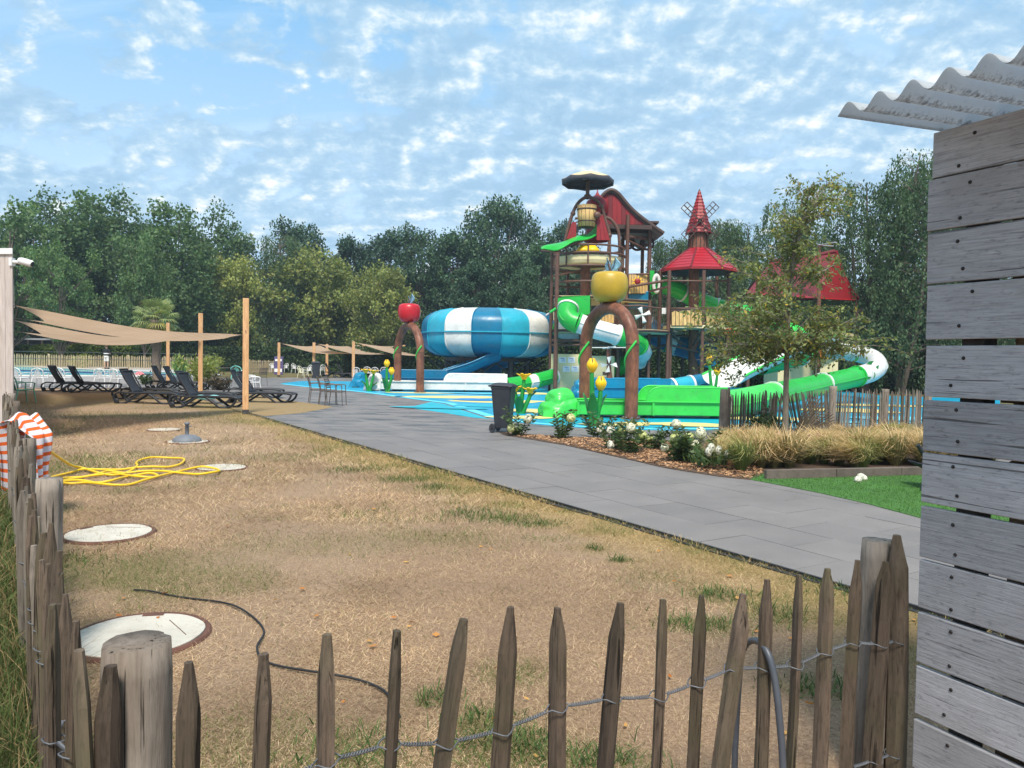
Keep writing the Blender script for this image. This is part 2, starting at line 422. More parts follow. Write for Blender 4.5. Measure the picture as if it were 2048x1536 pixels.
me.polygons.foreach_set('use_smooth', [True] * len(ff))
tag(link('lawn', me), kind='structure')

# blades of dry and green grass
blade = leafmat('grass_blade', (1, 1, 1), 0.0, .2, .8)
rng = np.random.default_rng(4)
def blades(name, X, Y, Z, ln, wd, cols, lean, rng, two=False):
    n = len(X); ang = rng.uniform(0, 2 * math.pi, n); tl = lean
    dx, dy = np.cos(ang) * np.sin(tl), np.sin(ang) * np.sin(tl); dz = np.cos(tl)
    P = np.stack([X, Y, Z], 1); D = np.stack([dx, dy, dz], 1) * ln[:, None]
    a2 = rng.uniform(0, 2 * math.pi, n)
    S = np.stack([np.cos(a2), np.sin(a2), np.zeros(n)], 1) * (wd * .5)[:, None]
    T_ = P + D * np.array([1.0, 1.0, .82])
    if not two: return quads(name, np.stack([P - S, P + S, T_ + S * .25, T_ - S * .25], 1), cols, blade)
    Mm = P + D * np.array([.42, .42, .66])
    return quads(name, np.concatenate([np.stack([P - S, P + S, Mm + S * .8, Mm - S * .8], 1), np.stack([Mm - S * .8, Mm + S * .8, T_ + S * .15, T_ - S * .15], 1)]), np.concatenate([cols * .85, cols]), blade)
def lawn_pts(n, ymax, rng, k=2.0):
    # more blades where the eye is close
    u = rng.uniform(0, 1, n); ylo = 2.2
    Y = ylo * (ymax / ylo) ** u
    X = rng.uniform(-.70, .72, n) * Y + rng.uniform(-.3, .3, n)
    e = (X - E0.x) * PN.x + (Y - E0.y) * PN.y
    fade = rng.uniform(0, 1, n) < np.clip((24 - Y) / 14, 0, 1)
    k = fade & (e < -.015) & (X > -1.0 - .66 * (Y - 1.8) + .05)
    return X[k], Y[k]
X, Y = lawn_pts(700000, 24, rng)
ga, sa, ya = lawn_attr(X, Y)
keep = rng.uniform(0, 1, len(X)) > sa * .75
X, Y, ga, sa, ya = X[keep], Y[keep], ga[keep], sa[keep], ya[keep]
n = len(X); isg = rng.uniform(0, 1, n) < ga * .52 + .015
k = rng.uniform(0, 1, n)[:, None]
tone = (.42 + 1.2 * fbm(X * 1.7, Y * 1.7, 44, 3))[:, None]
straw = (np.array([.25, .148, .094]) * (1 - k) + np.array([.72, .545, .365]) * k) * (np.array([.99, .925, .845]) + np.array([-.06, .06, .12]) * fbm(X * .6, Y * .6, 71, 3)[:, None]) * tone
yel = np.array([.30, .20, .06]) * (1 - k) + np.array([.52, .39, .15]) * k
straw = straw * (1 - ya[:, None] * .7) + yel * ya[:, None] * .7
grn = np.array([.055, .085, .018]) * (1 - k) + np.array([.20, .24, .065]) * k
cols = np.where(isg[:, None], grn, straw)
scl = np.clip(Y / 5, .75, 2.6)
ln = rng.uniform(.02, .055, n) * scl * np.where(isg, 1.15, 1.0); wd = rng.uniform(.0022, .0042, n) * scl * 1.0
lean = np.where(isg, rng.uniform(.3, 1.2, n), rng.uniform(.75, 1.52, n))
tag(blades('dry_grass', X, Y, np.full(n, -.004), ln, wd, cols, lean, rng), 'short dry straw coloured grass with green tufts on the lawn', 'grass', kind='stuff')
# green weeds standing a little taller in tufts
tx, ty, tg = [], [], []
for px, py, rx, ry, st in GREEN[:28]:
    g_ = G(px, py)
    if g_.y > 13 or rx > .55: continue
    m = int(210 * min(1, rx * 3))
    tx.append(rng.normal(g_.x, rx * .5, m)); ty.append(rng.normal(g_.y, ry * .8, m))
tx, ty = np.concatenate(tx), np.concatenate(ty)
ok = ((tx - E0.x) * PN.x + (ty - E0.y) * PN.y) < -.03; tx, ty = tx[ok], ty[ok]
m = len(tx); kk = rng.uniform(0, 1, m)[:, None]
tag(blades('green_weeds', tx, ty, np.zeros(m), rng.uniform(.04, .10, m), rng.uniform(.004, .008, m), np.array([.04, .08, .02]) * (1 - kk) + np.array([.13, .20, .06]) * kk, rng.uniform(.4, 1.3, m), rng, True),
    'dark green weeds growing in patches on the dry lawn', 'weeds', kind='stuff')
m = 5200; sE = 24 * rng.uniform(0, 1, m) ** 1.5 - 4.5; clE = fbm(sE * 2.3, sE * 0 + 1.7, 61, 3)
okE = (rng.uniform(0, 1, m) < np.clip((clE - .38) * 4, .06, 1)) & (sE < 19); sE = sE[okE]; m = len(sE); qE = -np.abs(rng.normal(.055, .06, m)) - .012
X, Y = E0.x + PD.x * sE + PN.x * qE, E0.y + PD.y * sE + PN.y * qE; k = rng.uniform(0, 1, m)[:, None]
cols = np.where(rng.uniform(0, 1, m)[:, None] < .4, np.array([.08, .10, .03]) * (1 - k) + np.array([.20, .22, .07]) * k, np.array([.33, .23, .10]) * (1 - k) + np.array([.62, .47, .24]) * k)
tag(blades('edge_grass', X, Y, np.zeros(m), rng.uniform(.035, .085, m), rng.uniform(.003, .006, m) * np.clip(Y / 5, .8, 2), cols, rng.uniform(.3, 1.2, m), rng), 'tufts of yellowish grass creeping along the path edge', 'grass', kind='stuff')
# long rough grass outside the left fence
m = 42000
Y = rng.uniform(1.2, 13, m); X = -1.25 - .66 * (Y - 1.8) - np.abs(rng.normal(0, .42, m)) - .03 + .30
k = rng.uniform(0, 1, m)[:, None]
cols = np.where(rng.uniform(0, 1, m)[:, None] < .72, np.array([.035, .060, .016]) * (1 - k) + np.array([.13, .17, .05]) * k, np.array([.28, .20, .10]) * (.6 + .8 * k))
tag(blades('rough_grass', X, Y, np.zeros(m), rng.uniform(.15, .50, m), rng.uniform(.0025, .0050, m) * np.clip(Y / 3, 1, 2), cols, rng.uniform(.1, .9, m), rng, True), 'long rough green grass outside the left picket fence', 'grass', kind='stuff')
# fallen leaves
m = 75; X, Y = lawn_pts(4000, 11, rng); X, Y = X[:m], Y[:m]
P = np.stack([X, Y, np.full(len(X), .022)], 1)
q = leafquads(P, .05, rng, .75, 0); q[:, :, 2] = .018 + (q[:, :, 2] - .022) * .3
k = rng.uniform(0, 1, len(X))[:, None]
tag(quads('fallen_leaves', q, np.array([.42, .13, .03]) * (1 - k) + np.array([.60, .36, .12]) * k, blade), 'small orange leaves scattered over the dry lawn', 'leaves', kind='stuff')

# ---- path of grey concrete slabs
slab, t, b = newmat('concrete_slab')
geo = N(t, 'ShaderNodeNewGeometry'); oi = N(t, 'ShaderNodeObjectInfo')
n1 = noise(t, geo.outputs['Position'], 1.3, 6, .65); n2 = noise(t, geo.outputs['Position'], 90, 4, .7)
c = ramp(t, n1, [(.3, (.142, .129, .125)), (.7, (.212, .194, .189))])
c = mixc(t, .35, c, ramp(t, n2, [(.3, (.10, .093, .092)), (.7, (.28, .262, .258))]))
c = mixc(t, 1.0, c, ramp(t, oi.outputs['Random'], [(0, (.92, .92, .92)), (1, (1.08, 1.07, 1.06))]), 'MULTIPLY')
mpn = N(t, 'ShaderNodeMapping'); mpn.inputs['Rotation'].default_value = (0, 0, .35); mpn.inputs['Scale'].default_value = (.55, 1.5, 1); t.links.new(geo.outputs['Position'], mpn.inputs[0])
wet = noise(t, mpn.outputs[0], 1.5, 5, .6, .4)
sp = N(t, 'ShaderNodeSeparateXYZ'); t.links.new(geo.outputs['Position'], sp.inputs[0])
wm = M_(t, 'MULTIPLY', ramp(t, wet, [(.52, 0.0), (.58, .72)]), ramp(t, M_(t, 'MULTIPLY', sp.outputs[1], .02), [(.28, 0.0), (.36, 1.0)]))
c = mixc(t, wm, c, (.052, .052, .060))
spk = ramp(t, noise(t, geo.outputs['Position'], 17, 2, .5), [(.74, 0.0), (.78, .6)])
c = mixc(t, spk, c, (.36, .36, .36))
t.links.new(c, b.inputs['Base Color'])
t.links.new(M_(t, 'SUBTRACT', ramp(t, n1, [(.3, .62), (.7, .78)]), M_(t, 'MULTIPLY', wm, .42)), b.inputs['Roughness'])
bump(t, b, n2, .35, .004)
joint = plain('path_joint_sand', (.11, .10, .09), .95, .3, 6)
def pathpt(s, q, z=0.0): p = E0 + PD * s + PN * q; return Vector((p.x, p.y, z))
bp = [pathpt(-6, .0, .004), pathpt(-6, 7.5, .004), pathpt(52, 20, .004)] + [Vector((p.x, p.y, .004)) for p in (W(430, 720, 46), W(-200, 720, 42), G(-160, 776), G(200, 777), G(430, 780), G(500, 788), G(575, 802), G(664, 815))] + [pathpt(19.0, 0, .004)]
base = MB().add(bp, [tuple(range(len(bp)))]).build('path', joint)
tag(base, kind='structure')
TS, TQ = 1.0, .60
def inpoly(x, y, poly):
    r = False; j = len(poly) - 1
    for i in range(len(poly)):
        xi, yi = poly[i][0], poly[i][1]; xj, yj = poly[j][0], poly[j][1]
        if (yi > y) != (yj > y) and x < (xj - xi) * (y - yi) / (yj - yi) + xi: r = not r
        j = i
    return r
PADF = [(560, 768), (604, 774), (680, 781), (726, 786), (785, 794), (889, 808), (979, 838), (1029, 846), (1063, 850), (1138, 856), (1190, 859), (1248, 861), (1336, 863), (1437, 862), (1560, 861), (1700, 856), (1850, 849), (2000, 842)]
PADB = [(2000, 800), (1760, 792), (1600, 770), (1300, 768), (1100, 766), (780, 764), (600, 763)]
PADP = [G(x, y) for x, y in PADF] + [G(x, y) for x, y in PADB]
BEDP = [G(*q) for q in [(1000, 868), (1010, 873), (1130, 893), (1230, 916), (1330, 939), (1440, 957), (1500, 963), (1535, 950), (1650, 950), (1860, 944), (1990, 940), (1980, 862), (1850, 855), (1700, 866), (1560, 878), (1440, 884), (1320, 884), (1200, 879), (1100, 874)]]
TURFP = [G(*q) for q in [(1475, 958), (1535, 951), (1650, 951), (1860, 945), (2040, 938), (2100, 1090), (1845, 1042), (1740, 1013), (1640, 990), (1545, 971)]]
tiles = []
for i in range(-6, 52):
    for j in range(-60, 30):
        s = (i + (.5 if j % 2 else 0)) * TS; q = (j + .5) * TQ
        if q < 0 and not inpoly(*pathpt(s + TS / 2, q)[:2], PLAZA): continue
        p = pathpt(s + TS / 2, q)
        if p.y < 1.5 or abs(p.x) > .78 * p.y + 1.5: continue
        cs = [pathpt(s, q - .3), pathpt(s, q + .3), pathpt(s + TS, q - .3), pathpt(s + TS, q + .3)]
        if any(all(inpoly(k.x, k.y, pl) for k in cs) for pl in (PADP, BEDP, TURFP)): continue
        if all(inpoly(k.x, k.y, BEDP) or inpoly(k.x, k.y, PADP) or inpoly(k.x, k.y, TURFP) for k in cs): continue
        tiles.append((p.length, p))
tiles.sort(key=lambda k: k[0])
rot = math.atan2(PD.y, PD.x)
tme = MB().box((0, 0, 0), (TS - .007, TQ - .007, .03)).mesh('slab', slab)
rn = random.Random(5)
for d, p in tiles[:300]:
    o = bpy.data.objects.new('slab', tme); C.objects.link(o); o.parent = base
    o.location = (p.x, p.y, .006 + rn.uniform(-.0015, .0015)); o.rotation_euler = (rn.uniform(-.0015, .0015), rn.uniform(-.0015, .0015), rot)
mb = MB(); rm = Matrix.Rotation(rot, 3, 'Z')
for d, p in tiles[300:]: mb.box((p.x, p.y, .006 + rn.uniform(-.0015, .0015)), (TS - .012, TQ - .012, .03), rm)
tag(mb.build('far_slabs', slab, base), kind='stuff')
edge = plain('black_edging', (.018, .018, .020), .55, .3, 5)
mb = MB().beam(pathpt(-6, -.020, .005), pathpt(19.2, -.020, .005), .022, .05)
mb.beam(pathpt(-6, -.07, -.004), pathpt(19.2, -.07, -.004), .05, .03)
mb.build('path_edging', [edge], None); tag(bpy.data.objects['path_edging'], kind='structure')

# tongue of lawn reaching into the paving
tong = [G(*q) for q in [(530, 834), (600, 828), (650, 819), (666, 815), (640, 811), (575, 802), (500, 788), (430, 800), (470, 822)]]
mb = MB().prism([(p.x, p.y, 0) for p in tong], (0, 0, .026)); tag(mb.build('lawn_corner', gm if False else lm), kind='structure')
me = bpy.data.objects['lawn_corner'].data
a = me.color_attributes.new('Col', 'FLOAT_COLOR', 'POINT'); a.data.foreach_set('color', [.35, .4, .6, 1.0] * len(me.vertices))

# ---- splash pad
pad = plain('pad_rubber_cyan', srgb(0, 152, 190), .38, .10, .5, .15, 60)
padL = plain('pad_rubber_pale_blue', srgb(95, 205, 235), .55, .08, 2)
padY = plain('pad_rubber_yellow', srgb(222, 205, 130), .6, .08, 2)
padT = plain('pad_rubber_teal', srgb(20, 165, 185), .55, .12, 1)
padB = plain('pad_rubber_blue', srgb(15, 120, 185), .55, .12, 1)
o = MB().prism([(p.x, p.y, 0) for p in PADP], (0, 0, .030)).build('splash_pad', pad); tag(o, kind='structure')
def ribbon(pts, w, z):
    vs = []; k = len(pts)
    for i, p in enumerate(pts):
        t_ = (pts[min(i + 1, k - 1)] - pts[max(i - 1, 0)]).normalized(); s_ = Vector((-t_.y, t_.x, 0))
        vs += [Vector((p.x, p.y, z)), Vector((p.x + s_.x * w, p.y + s_.y * w, z))]
    return MB().add(vs, [(2 * i, 2 * i + 2, 2 * i + 3, 2 * i + 1) for i in range(k - 1)])
ribbon([G(x, y, .03) + V(0, .45 * (1 if x > 560 else 0), 0) for x, y in PADF], .30, .034).build('painted_edge_line', padL, o)
def blobpoly(px, py, rx, ry, seed, n=22, z=.034, rag=.18):
    g_ = G(px, py, .03); r_ = random.Random(seed); ph = [r_.uniform(0, 6.3) for _ in range(3)]
    return [(g_.x + rx * (1 + rag * (math.sin(2 * a_ + ph[0]) + .6 * math.sin(3 * a_ + ph[1]) + .5 * math.sin(5 * a_ + ph[2]))) * math.cos(a_),
             g_.y + ry * (1 + rag * (math.sin(2 * a_ + ph[0]) + .6 * math.sin(3 * a_ + ph[1]))) * math.sin(a_), z) for a_ in [2 * math.pi * k / n for k in range(n)]]
for i, (px, py, rx, ry, mt) in enumerate([(900, 794, 2.3, .9, padY), (1000, 803, 1.5, 1.1, padY), (860, 786, 2.2, .5, padY), (1060, 787, 1.0, 1.2, padY), (985, 812, 1.2, .7, padT),
        (1060, 822, .9, .8, padY), (1045, 835, 1.1, .45, padY), (1225, 850, .75, .32, padY), (1310, 848, .85, .40, padY), (1405, 851, 1.2, .62, padY), (950, 800, .9, .8, padB),
        (880, 816, 1.4, .55, padT), (1560, 840, 1.3, 1.0, padY), (1700, 822, 1.3, 1.4, padY), (1650, 845, 1.0, .5, padL), (1780, 838, 1.2, .8, padL), (1760, 812, 1.8, .8, padY), (960, 788, 1.6, .4, padL)]):
    MB().add(blobpoly(px, py, rx, ry, i, z=.034 + .0015 * i), [tuple(range(22))]).build('painted_patch', mt, o)
# star point of teal rubber in the paving
st = [G(*q, .026) for q in [(816, 815), (862, 804), (889, 808), (915, 817), (979, 838), (940, 834), (891, 826)]]
MB().prism([(p.x, p.y, .0) for p in st], (0, 0, .0275)).build('painted_patch', padT, o)

# ---- wood-chip bed and artificial turf
soil = plain('bed_soil', (.09, .055, .035), .95, .4, 8, .6, 25)
tag(MB().prism([(p.x, p.y, 0) for p in BEDP], (0, 0, .034)).build('planting_bed', soil), kind='structure')
chipm = leafmat('wood_chip', (1, 1, 1), 0, .0, .85)
cp = [G(*q) for q in [(1003, 869), (1130, 892), (1230, 915), (1330, 938), (1440, 956), (1500, 962), (1530, 948), (1490, 922), (1420, 905), (1330, 886), (1200, 880), (1100, 875)]]
xs_ = [p.x for p in cp]; ys_ = [p.y for p in cp]; pts = []
while len(pts) < 5200:
    x, y = rn.uniform(min(xs_), max(xs_)), rn.uniform(min(ys_), max(ys_))
    if inpoly(x, y, cp): pts.append((x, y, .036 + rn.uniform(0, .035)))
q = leafquads(np.array(pts), .085, rng, .45, 2.5); q[:, :, 2] = np.maximum(.036 + np.abs(q[:, :, 2] - .05) * .55, .036)
k = rng.uniform(0, 1, len(pts))[:, None]
tag(quads('wood_chips', q, np.array([.16, .075, .035]) * (1 - k) + np.array([.56, .33, .18]) * k, chipm), 'reddish brown wood chips covering the flower bed beside the path', 'wood chips', kind='stuff')
turf = plain('artificial_turf', (.055, .155, .028), .9, .25, 1.2, .7, 80)
tag(MB().prism([(p.x, p.y, 0) for p in TURFP], (0, 0, .030)).build('artificial_turf', turf), kind='structure')
xs_ = [p.x for p in TURFP]; ys_ = [p.y for p in TURFP]
X = rng.uniform(min(xs_), max(xs_), 60000); Y = rng.uniform(min(ys_), max(ys_), 60000)
kk = np.array([inpoly(x, y, TURFP) for x, y in zip(X, Y)]); X, Y = X[kk], Y[kk]; m = len(X); k = rng.uniform(0, 1, m)[:, None]
tag(blades('turf_pile', X, Y, np.full(m, .028), rng.uniform(.02, .035, m), np.full(m, .006), np.array([.035, .11, .02]) * (1 - k) + np.array([.12, .27, .055]) * k, rng.uniform(.1, .9, m), rng), 'bright green artificial grass pile beside the path', 'turf', kind='stuff')

# ---- raised swimming pool terrace at the far left
conc = plain('pool_concrete', (.40, .40, .41), .8, .15, 1.0, .2, 20)
cope = plain('pool_coping', (.68, .66, .60), .7, .1, 2)
PZ = .40
a0, a1 = G(-160, 772), G(425, 768)
tb = MB()
far = [(-80, 95), (-80, a0.y)]
tq_ = W(438, 720, 72)
tb.prism([(a0.x - 6, a0.y, 0), (a1.x, a1.y, 0), (tq_.x, tq_.y, 0), (tq_.x - 4, 86, 0), (-80, 100, 0), (-80, a0.y, 0)], (0, 0, PZ - .02))
tag(tb.build('pool_terrace', conc), kind='structure')
wp = [G(-40, 750.5, PZ), G(120, 751, PZ), G(300, 751.5, PZ), G(395, 751.5, PZ), G(408, 750.5, PZ), G(396, 748, PZ), G(250, 742.5, PZ), G(100, 736.5, PZ), G(27, 733, PZ), G(-60, 731, PZ)]
cx_, cy_ = sum(p.x for p in wp) / len(wp), sum(p.y for p in wp) / len(wp)
mb = MB()
outer = [Vector((cx_ + (p.x - cx_) * 1.02 + (.5 if i in (3, 4, 5) else 0), p.y + (-.30 if i < 4 else .9), 0)) for i, p in enumerate(wp)]
n_ = len(wp)
mb.add([(p.x, p.y, PZ + .03) for p in wp] + [(p.x, p.y, PZ + .03) for p in outer] + [(p.x, p.y, PZ - .02) for p in outer],
       [(i, n_ + i, n_ + (i + 1) % n_, (i + 1) % n_) for i in range(n_)] + [(n_ + i, 2 * n_ + i, 2 * n_ + (i + 1) % n_, n_ + (i + 1) % n_) for i in range(n_)])
tag(mb.build('pool_coping', cope), kind='structure')
wm_, t, b = newmat('pool_water'); vec, _ = objvec(t, rnd=0)
c = ramp(t, noise(t, vec, .25, 3), [(.35, srgb(70, 190, 215)), (.65, srgb(120, 215, 228))]); t.links.new(c, b.inputs['Base Color'])
b.inputs['Roughness'].default_value = .12; bump(t, b, noise(t, vec, 3.0, 4, .6), .25, .05)
tag(MB().add([(p.x, p.y, PZ + .004) for p in wp], [tuple(range(n_))]).build('pool_water', wm_), kind='structure')
# dark lane rope floating across the pool
mb = MB(); r0, r1 = G(40, 742, PZ), G(330, 751, PZ)
mb.tube([r0.lerp(r1, i / 12) + V(0, 0, .02) for i in range(13)], .07, 6)
tag(mb.build('lane_rope', plain('lane_rope_blue', (.03, .05, .12), .5)), 'dark blue rope floating across the turquoise pool', 'rope')
# ------------------------------------------------------------------ picket fences
picketm = wood('weathered_picket', (.034, .025, .019), (.118, .087, .065), (.090, .078, .046), 2, 14, 7, .85, 1.2, .36, .9, .004, False, .35)
picketg = wood('grey_picket', (.09, .076, .063), (.22, .186, .155), (.15, .128, .092), 2, 12, 5, .85, .6, .35, .6)
postm = wood('weathered_post', (.10, .08, .064), (.26, .222, .188), (.13, .095, .07), 2, 10, 3.5, .88, .9, .15, .95, .006)
wirem = plain('galvanised_wire', (.15, .16, .18), .6, .2, 20, metal=.5)
def picket_mesh(seed, mat, r=.021):
    rn = random.Random(seed); mb = MB(); n = 7
    sec = []
    base = [(1 + rn.uniform(-.22, .18)) for _ in range(n)]
    flat = rn.uniform(.45, .8); ph = rn.uniform(0, 6.28); bow = rn.uniform(-.006, .006); bow2 = rn.uniform(-.006, .006)
    tz = rn.uniform(.855, .90)
    zs = [(-.05, 1.0), (.2, 1.04), (.45, 1.0), (.7, .98), (tz, .97), (tz + .045, .78), (.985, .42), (1.0, .36)]
    vs = []
    cut = rn.uniform(-.3, .3)
    for z, k in zs:
        for j in range(n):
            a = 2 * math.pi * j / n + ph
            x = r * 1.12 * k * base[j] * math.cos(a); y = r * flat * (k * .6 + .4) * base[j] * math.sin(a)
            x += bow * math.sin(z * 3.1) + rn.uniform(-.0012, .0012) + (cut * r * (1 - k) if k < .95 else 0); y += bow2 * math.sin(z * 4)
            vs.append((x, y, z))
    fs = [(i * n + j, i * n + (j + 1) % n, (i + 1) * n + (j + 1) % n, (i + 1) * n + j) for i in range(len(zs) - 1) for j in range(n)]
    fs.append(tuple(range((len(zs) - 1) * n, len(zs) * n)))
    return mb.add(vs, fs, False).mesh('picket', mat)
PK = [picket_mesh(i, picketm) for i in range(9)]
PKG = [picket_mesh(i + 20, picketg, .020) for i in range(7)]
def post_mesh(seed, r, h, mat, name='post'):
    n = 28; mb = MB(); vs = []; k = 14
    for i in range(k + 1):
        z = -.06 + (h + .06) * i / k
        for j in range(n):
            a = 2 * math.pi * j / n
            q = r * (1 + .05 * mnoise.noise((math.cos(a) * 1.4 + seed, math.sin(a) * 1.4, z * .8)) + .05 * mnoise.noise((math.cos(a) * 5 + seed, math.sin(a) * 5, z * .5)))
            if j == (seed * 7) % n or j == (seed * 7 + 11) % n: q *= .86
            if i == k: q *= .96
            vs.append((q * math.cos(a), q * math.sin(a), z + (.006 * mnoise.noise((math.cos(a) * 3, math.sin(a) * 3, seed)) if i == k else 0)))
    fs = [(i * n + j, i * n + (j + 1) % n, (i + 1) * n + (j + 1) % n, (i + 1) * n + j) for i in range(k) for j in range(n)]
    vs.append((0, 0, h - .004)); c_ = len(vs) - 1
    fs += [(k * n + j, k * n + (j + 1) % n, c_) for j in range(n)]
    return mb.add(vs, fs, True).mesh(name, mat)
def stand(parent, me, base, top, wscale=1.0, rz=0.0, name='picket'):
    """set a unit-height part between base and top points"""
    o = bpy.data.objects.new(name, me); C.objects.link(o); o.parent = parent
    d = Vector(top) - Vector(base); q = d.to_track_quat('Z', 'Y'); q = q @ Matrix.Rotation(rz, 3, 'Z').to_quaternion()
    o.location = base; o.rotation_mode = 'QUATERNION'; o.rotation_quaternion = q; o.scale = (wscale, wscale, d.length)
    return o
def onplane(px, py, p0, nrm):
    r = ray(px, py); return EYE + r * ((Vector(p0) - EYE).dot(nrm) / r.dot(nrm))
def wirerun(name, pts, front, parent, r=.0023, hel=.0042, off=.028, n=5):
    """two strands twisted between the pickets, one passing before and one behind each picket"""
    mb = MB(); front = Vector(front)
    for s in (0, 1):
        path = []
        for i, p in enumerate(pts):
            side = 1 if (i + s) % 2 == 0 else -1
            sag = Vector((0, 0, -.006 if side > 0 else .004))
            if i:
                a = pts[i - 1]; d = (p - a); ln = d.length; turns = max(2, round(ln / .028)); m = int(turns * 6)
                for k in range(m + 1):
                    f = .22 + .56 * k / m; an = 2 * math.pi * turns * k / m + s * math.pi
                    path.append(a.lerp(p, f) + front * (hel * math.cos(an)) + Vector((0, 0, 1)) * (hel * math.sin(an) - .003 * math.sin(math.pi * f)))
            t_ = ((pts[min(i + 1, len(pts) - 1)] - pts[max(i - 1, 0)])).normalized()
            for k in (-1, -.5, 0, .5, 1):
                path.append(p + t_ * (.026 * k) + front * (side * off * (1 - .55 * k * k)) + sag * (1 - abs(k)) * 1.4)
        mb.tube(path, r, n)
    return mb.build(name, wirem, parent)

FA = W(275, 1280, 1.76); FB = W(1755, 1075, 2.90)
fdir = Vector((FB.x - FA.x, FB.y - FA.y, 0)).normalized(); fnrm = Vector((fdir.y, -fdir.x, 0))      # towards the camera
fence = thing('picket_fence', 'weathered brown chestnut picket fence with twisted wire running across the foreground', 'fence', (0, 0, 0))
tops = [(165, 1300, 168, 1.15), (217, 1332, 222, 1.05), (376, 1325, 374, .95), (522, 1310, 520, 1.0), (657, 1269, 655, .95), (797, 1262, 776, 1.0), (930, 1238, 884, .95), (1020, 1213, 1001, 1.05), (1117, 1216, 1115, .82), (1237, 1206, 1214, .98),
        (1328, 1199, 1309, .78), (1403, 1191, 1384, .88), (1485, 1189, 1440, 1.15), (1532, 1159, 1520, .78), (1601, 1150, 1578, .82), (1657, 1137, 1640, .82), (1713, 1120, 1693, .98), (1769, 1123, 1741, .9), (1797, 1070, 1790, 1.2), (1786, 1082, 1775, .8)]
wpts = []
for i, (tx, ty, bx, ws) in enumerate(tops):
    fp = FA + fnrm * (.075 if i < len(tops) - 1 else -.02)
    T = onplane(tx, ty, fp, fnrm); B = onplane(bx, 1536, fp, fnrm)
    d = (B - T); base = T + d * (T.z / -d.z)
    stand(fence, PK[i % len(PK)], base, T, ws * 1.36, (i * 2.4) % 3.1 if i % 3 else 0.2)
    zw = .585 + .02 * math.sin(i * 1.7)
    if i == len(tops) - 1: continue
    wpts.append(T + (base - T) * ((T.z - zw) / T.z))
wirerun('wire', wpts, fnrm, fence)
low = [Vector((p.x - .004, p.y, .14)) for p in wpts]
wirerun('wire', low, fnrm, fence)
for (tx, ty, bx, r, sd) in ((275, 1283, 275, .077, 1), (1757, 1080, 1733, .060, 2)):
    T = onplane(tx, ty, FA - fnrm * .02, fnrm); B = onplane(bx, 1536, FA - fnrm * .02, fnrm); d = B - T; base = T + d * (T.z / -d.z)
    stand(fence, post_mesh(sd, r, 1.0, postm), base, T, 1.0, 0, 'post')

# left fence, running away from the corner
lf = thing('picket_fence', 'grey brown picket fence receding along the left edge of the lawn', 'fence', (0, 0, 0))
LA = Vector((FA.x - .185, FA.y + .04, 0)); LB = Vector((-7.42, 11.25, 0)); ld = (LB - LA); LL = ld.length; ld.normalize(); lnm = Vector((ld.y, -ld.x, 0))
rn = random.Random(11); s = .10; lw = []
while s < LL:
    hz = rn.uniform(.90, 1.02) - .02 * (s < 1.5); p = LA + ld * s + lnm * rn.uniform(-.012, .012)
    tp = p + Vector((rn.uniform(-.03, .03), rn.uniform(-.03, .03), hz)) + ld * rn.uniform(-.04, .04)
    stand(lf, (PK if s < 1.2 or rn.random() < .35 else PKG)[rn.randrange(7)], p, tp, rn.uniform(.85, 1.35), rn.uniform(0, 3.1))
    lw.append(p + (tp - p) * (.60 / hz)); s += rn.uniform(.085, .135)
wirerun('wire', lw[:40], lnm, lf); wirerun('wire', [Vector((p.x, p.y, .16)) for p in lw[:24]], lnm, lf)
wirerun('wire', lw[39:], lnm, lf, .003, .003, .024, 3)
for i, (s, r, h) in enumerate(((2.55, .063, .945), (4.9, .05, .93), (7.2, .055, .97), (9.3, .05, .98), (11.4, .05, .98))):
    p = LA + ld * s + lnm * (r + .022); stand(lf, post_mesh(3 + i, r, 1.0, postm), p, p + Vector((.012, 0, h)), 1, 0, 'post')

# garden fence behind the young tree, partly fallen
gf = thing('picket_fence', 'grey picket fence behind the flower bed with one stretch fanned out and fallen', 'fence', (0, 0, 0))
F0, F1, F2 = G(1446, 884), G(1662, 868), G(1862, 858)
rn = random.Random(23)
def run(a, b, sp, l0=0.0, l1=0.0, skip=None):
    d = (b - a); n = int(d.length / sp); d.normalize(); prev = None
    for i in range(n):
        f = i / n; p = a + d * (i * sp); h = rn.uniform(.93, 1.04); ln = l0 + (l1 - l0) * f + rn.uniform(-.05, .05)
        tp = p + d * (math.sin(ln) * h) + Vector((0, 0, math.cos(ln) * h)) + Vector((0, rn.uniform(-.02, .02), 0))
        stand(gf, (PKG if rn.random() < .75 else PK)[rn.randrange(7)], p, tp, rn.uniform(.75, 1.15), rn.uniform(0, 3))
wa = []
run(F0 + V(.08, 0, 0), F0.lerp(F1, .58), .062, 0, .10)
run(F0.lerp(F1, .58), F1, .058, -.42, -.05)
run(F1 + V(.08, .03, 0), F2, .060, .05, .02)
piv = F0.lerp(F1, .60) + V(0, -.22, .10)
fd = (F1 - F0).normalized()
for i in range(15):
    a = rad(28 + i * 3.9); h = rn.uniform(.92, 1.02); p = piv + fd * (i * .030) + V(0, -.012 * i, .006 * i)
    stand(gf, PK[i % 9], p, p + fd * math.sin(a) * h + V(0, -.05, math.cos(a) * h), .95, rn.uniform(0, 3))
for k, (p, r, h) in enumerate(((F0, .10, 1.06), (F1, .085, 1.10), (F1.lerp(F2, .50), .085, 1.02), (F1.lerp(F2, .95), .085, 1.04))):
    stand(gf, post_mesh(9 + k, r, 1.0, postm), p, p + V(.02, 0, h), 1, 0, 'post')
for z in (.18, .62):
    mb = MB(); mb.tube([F0 + V(0, -.03, z), F0.lerp(F1, .5) + V(0, -.03, z - .02)], .004, 4); mb.tube([F1 + V(0, -.03, z), F2 + V(0, -.03, z)], .004, 4); mb.build('wire', wirem, gf)

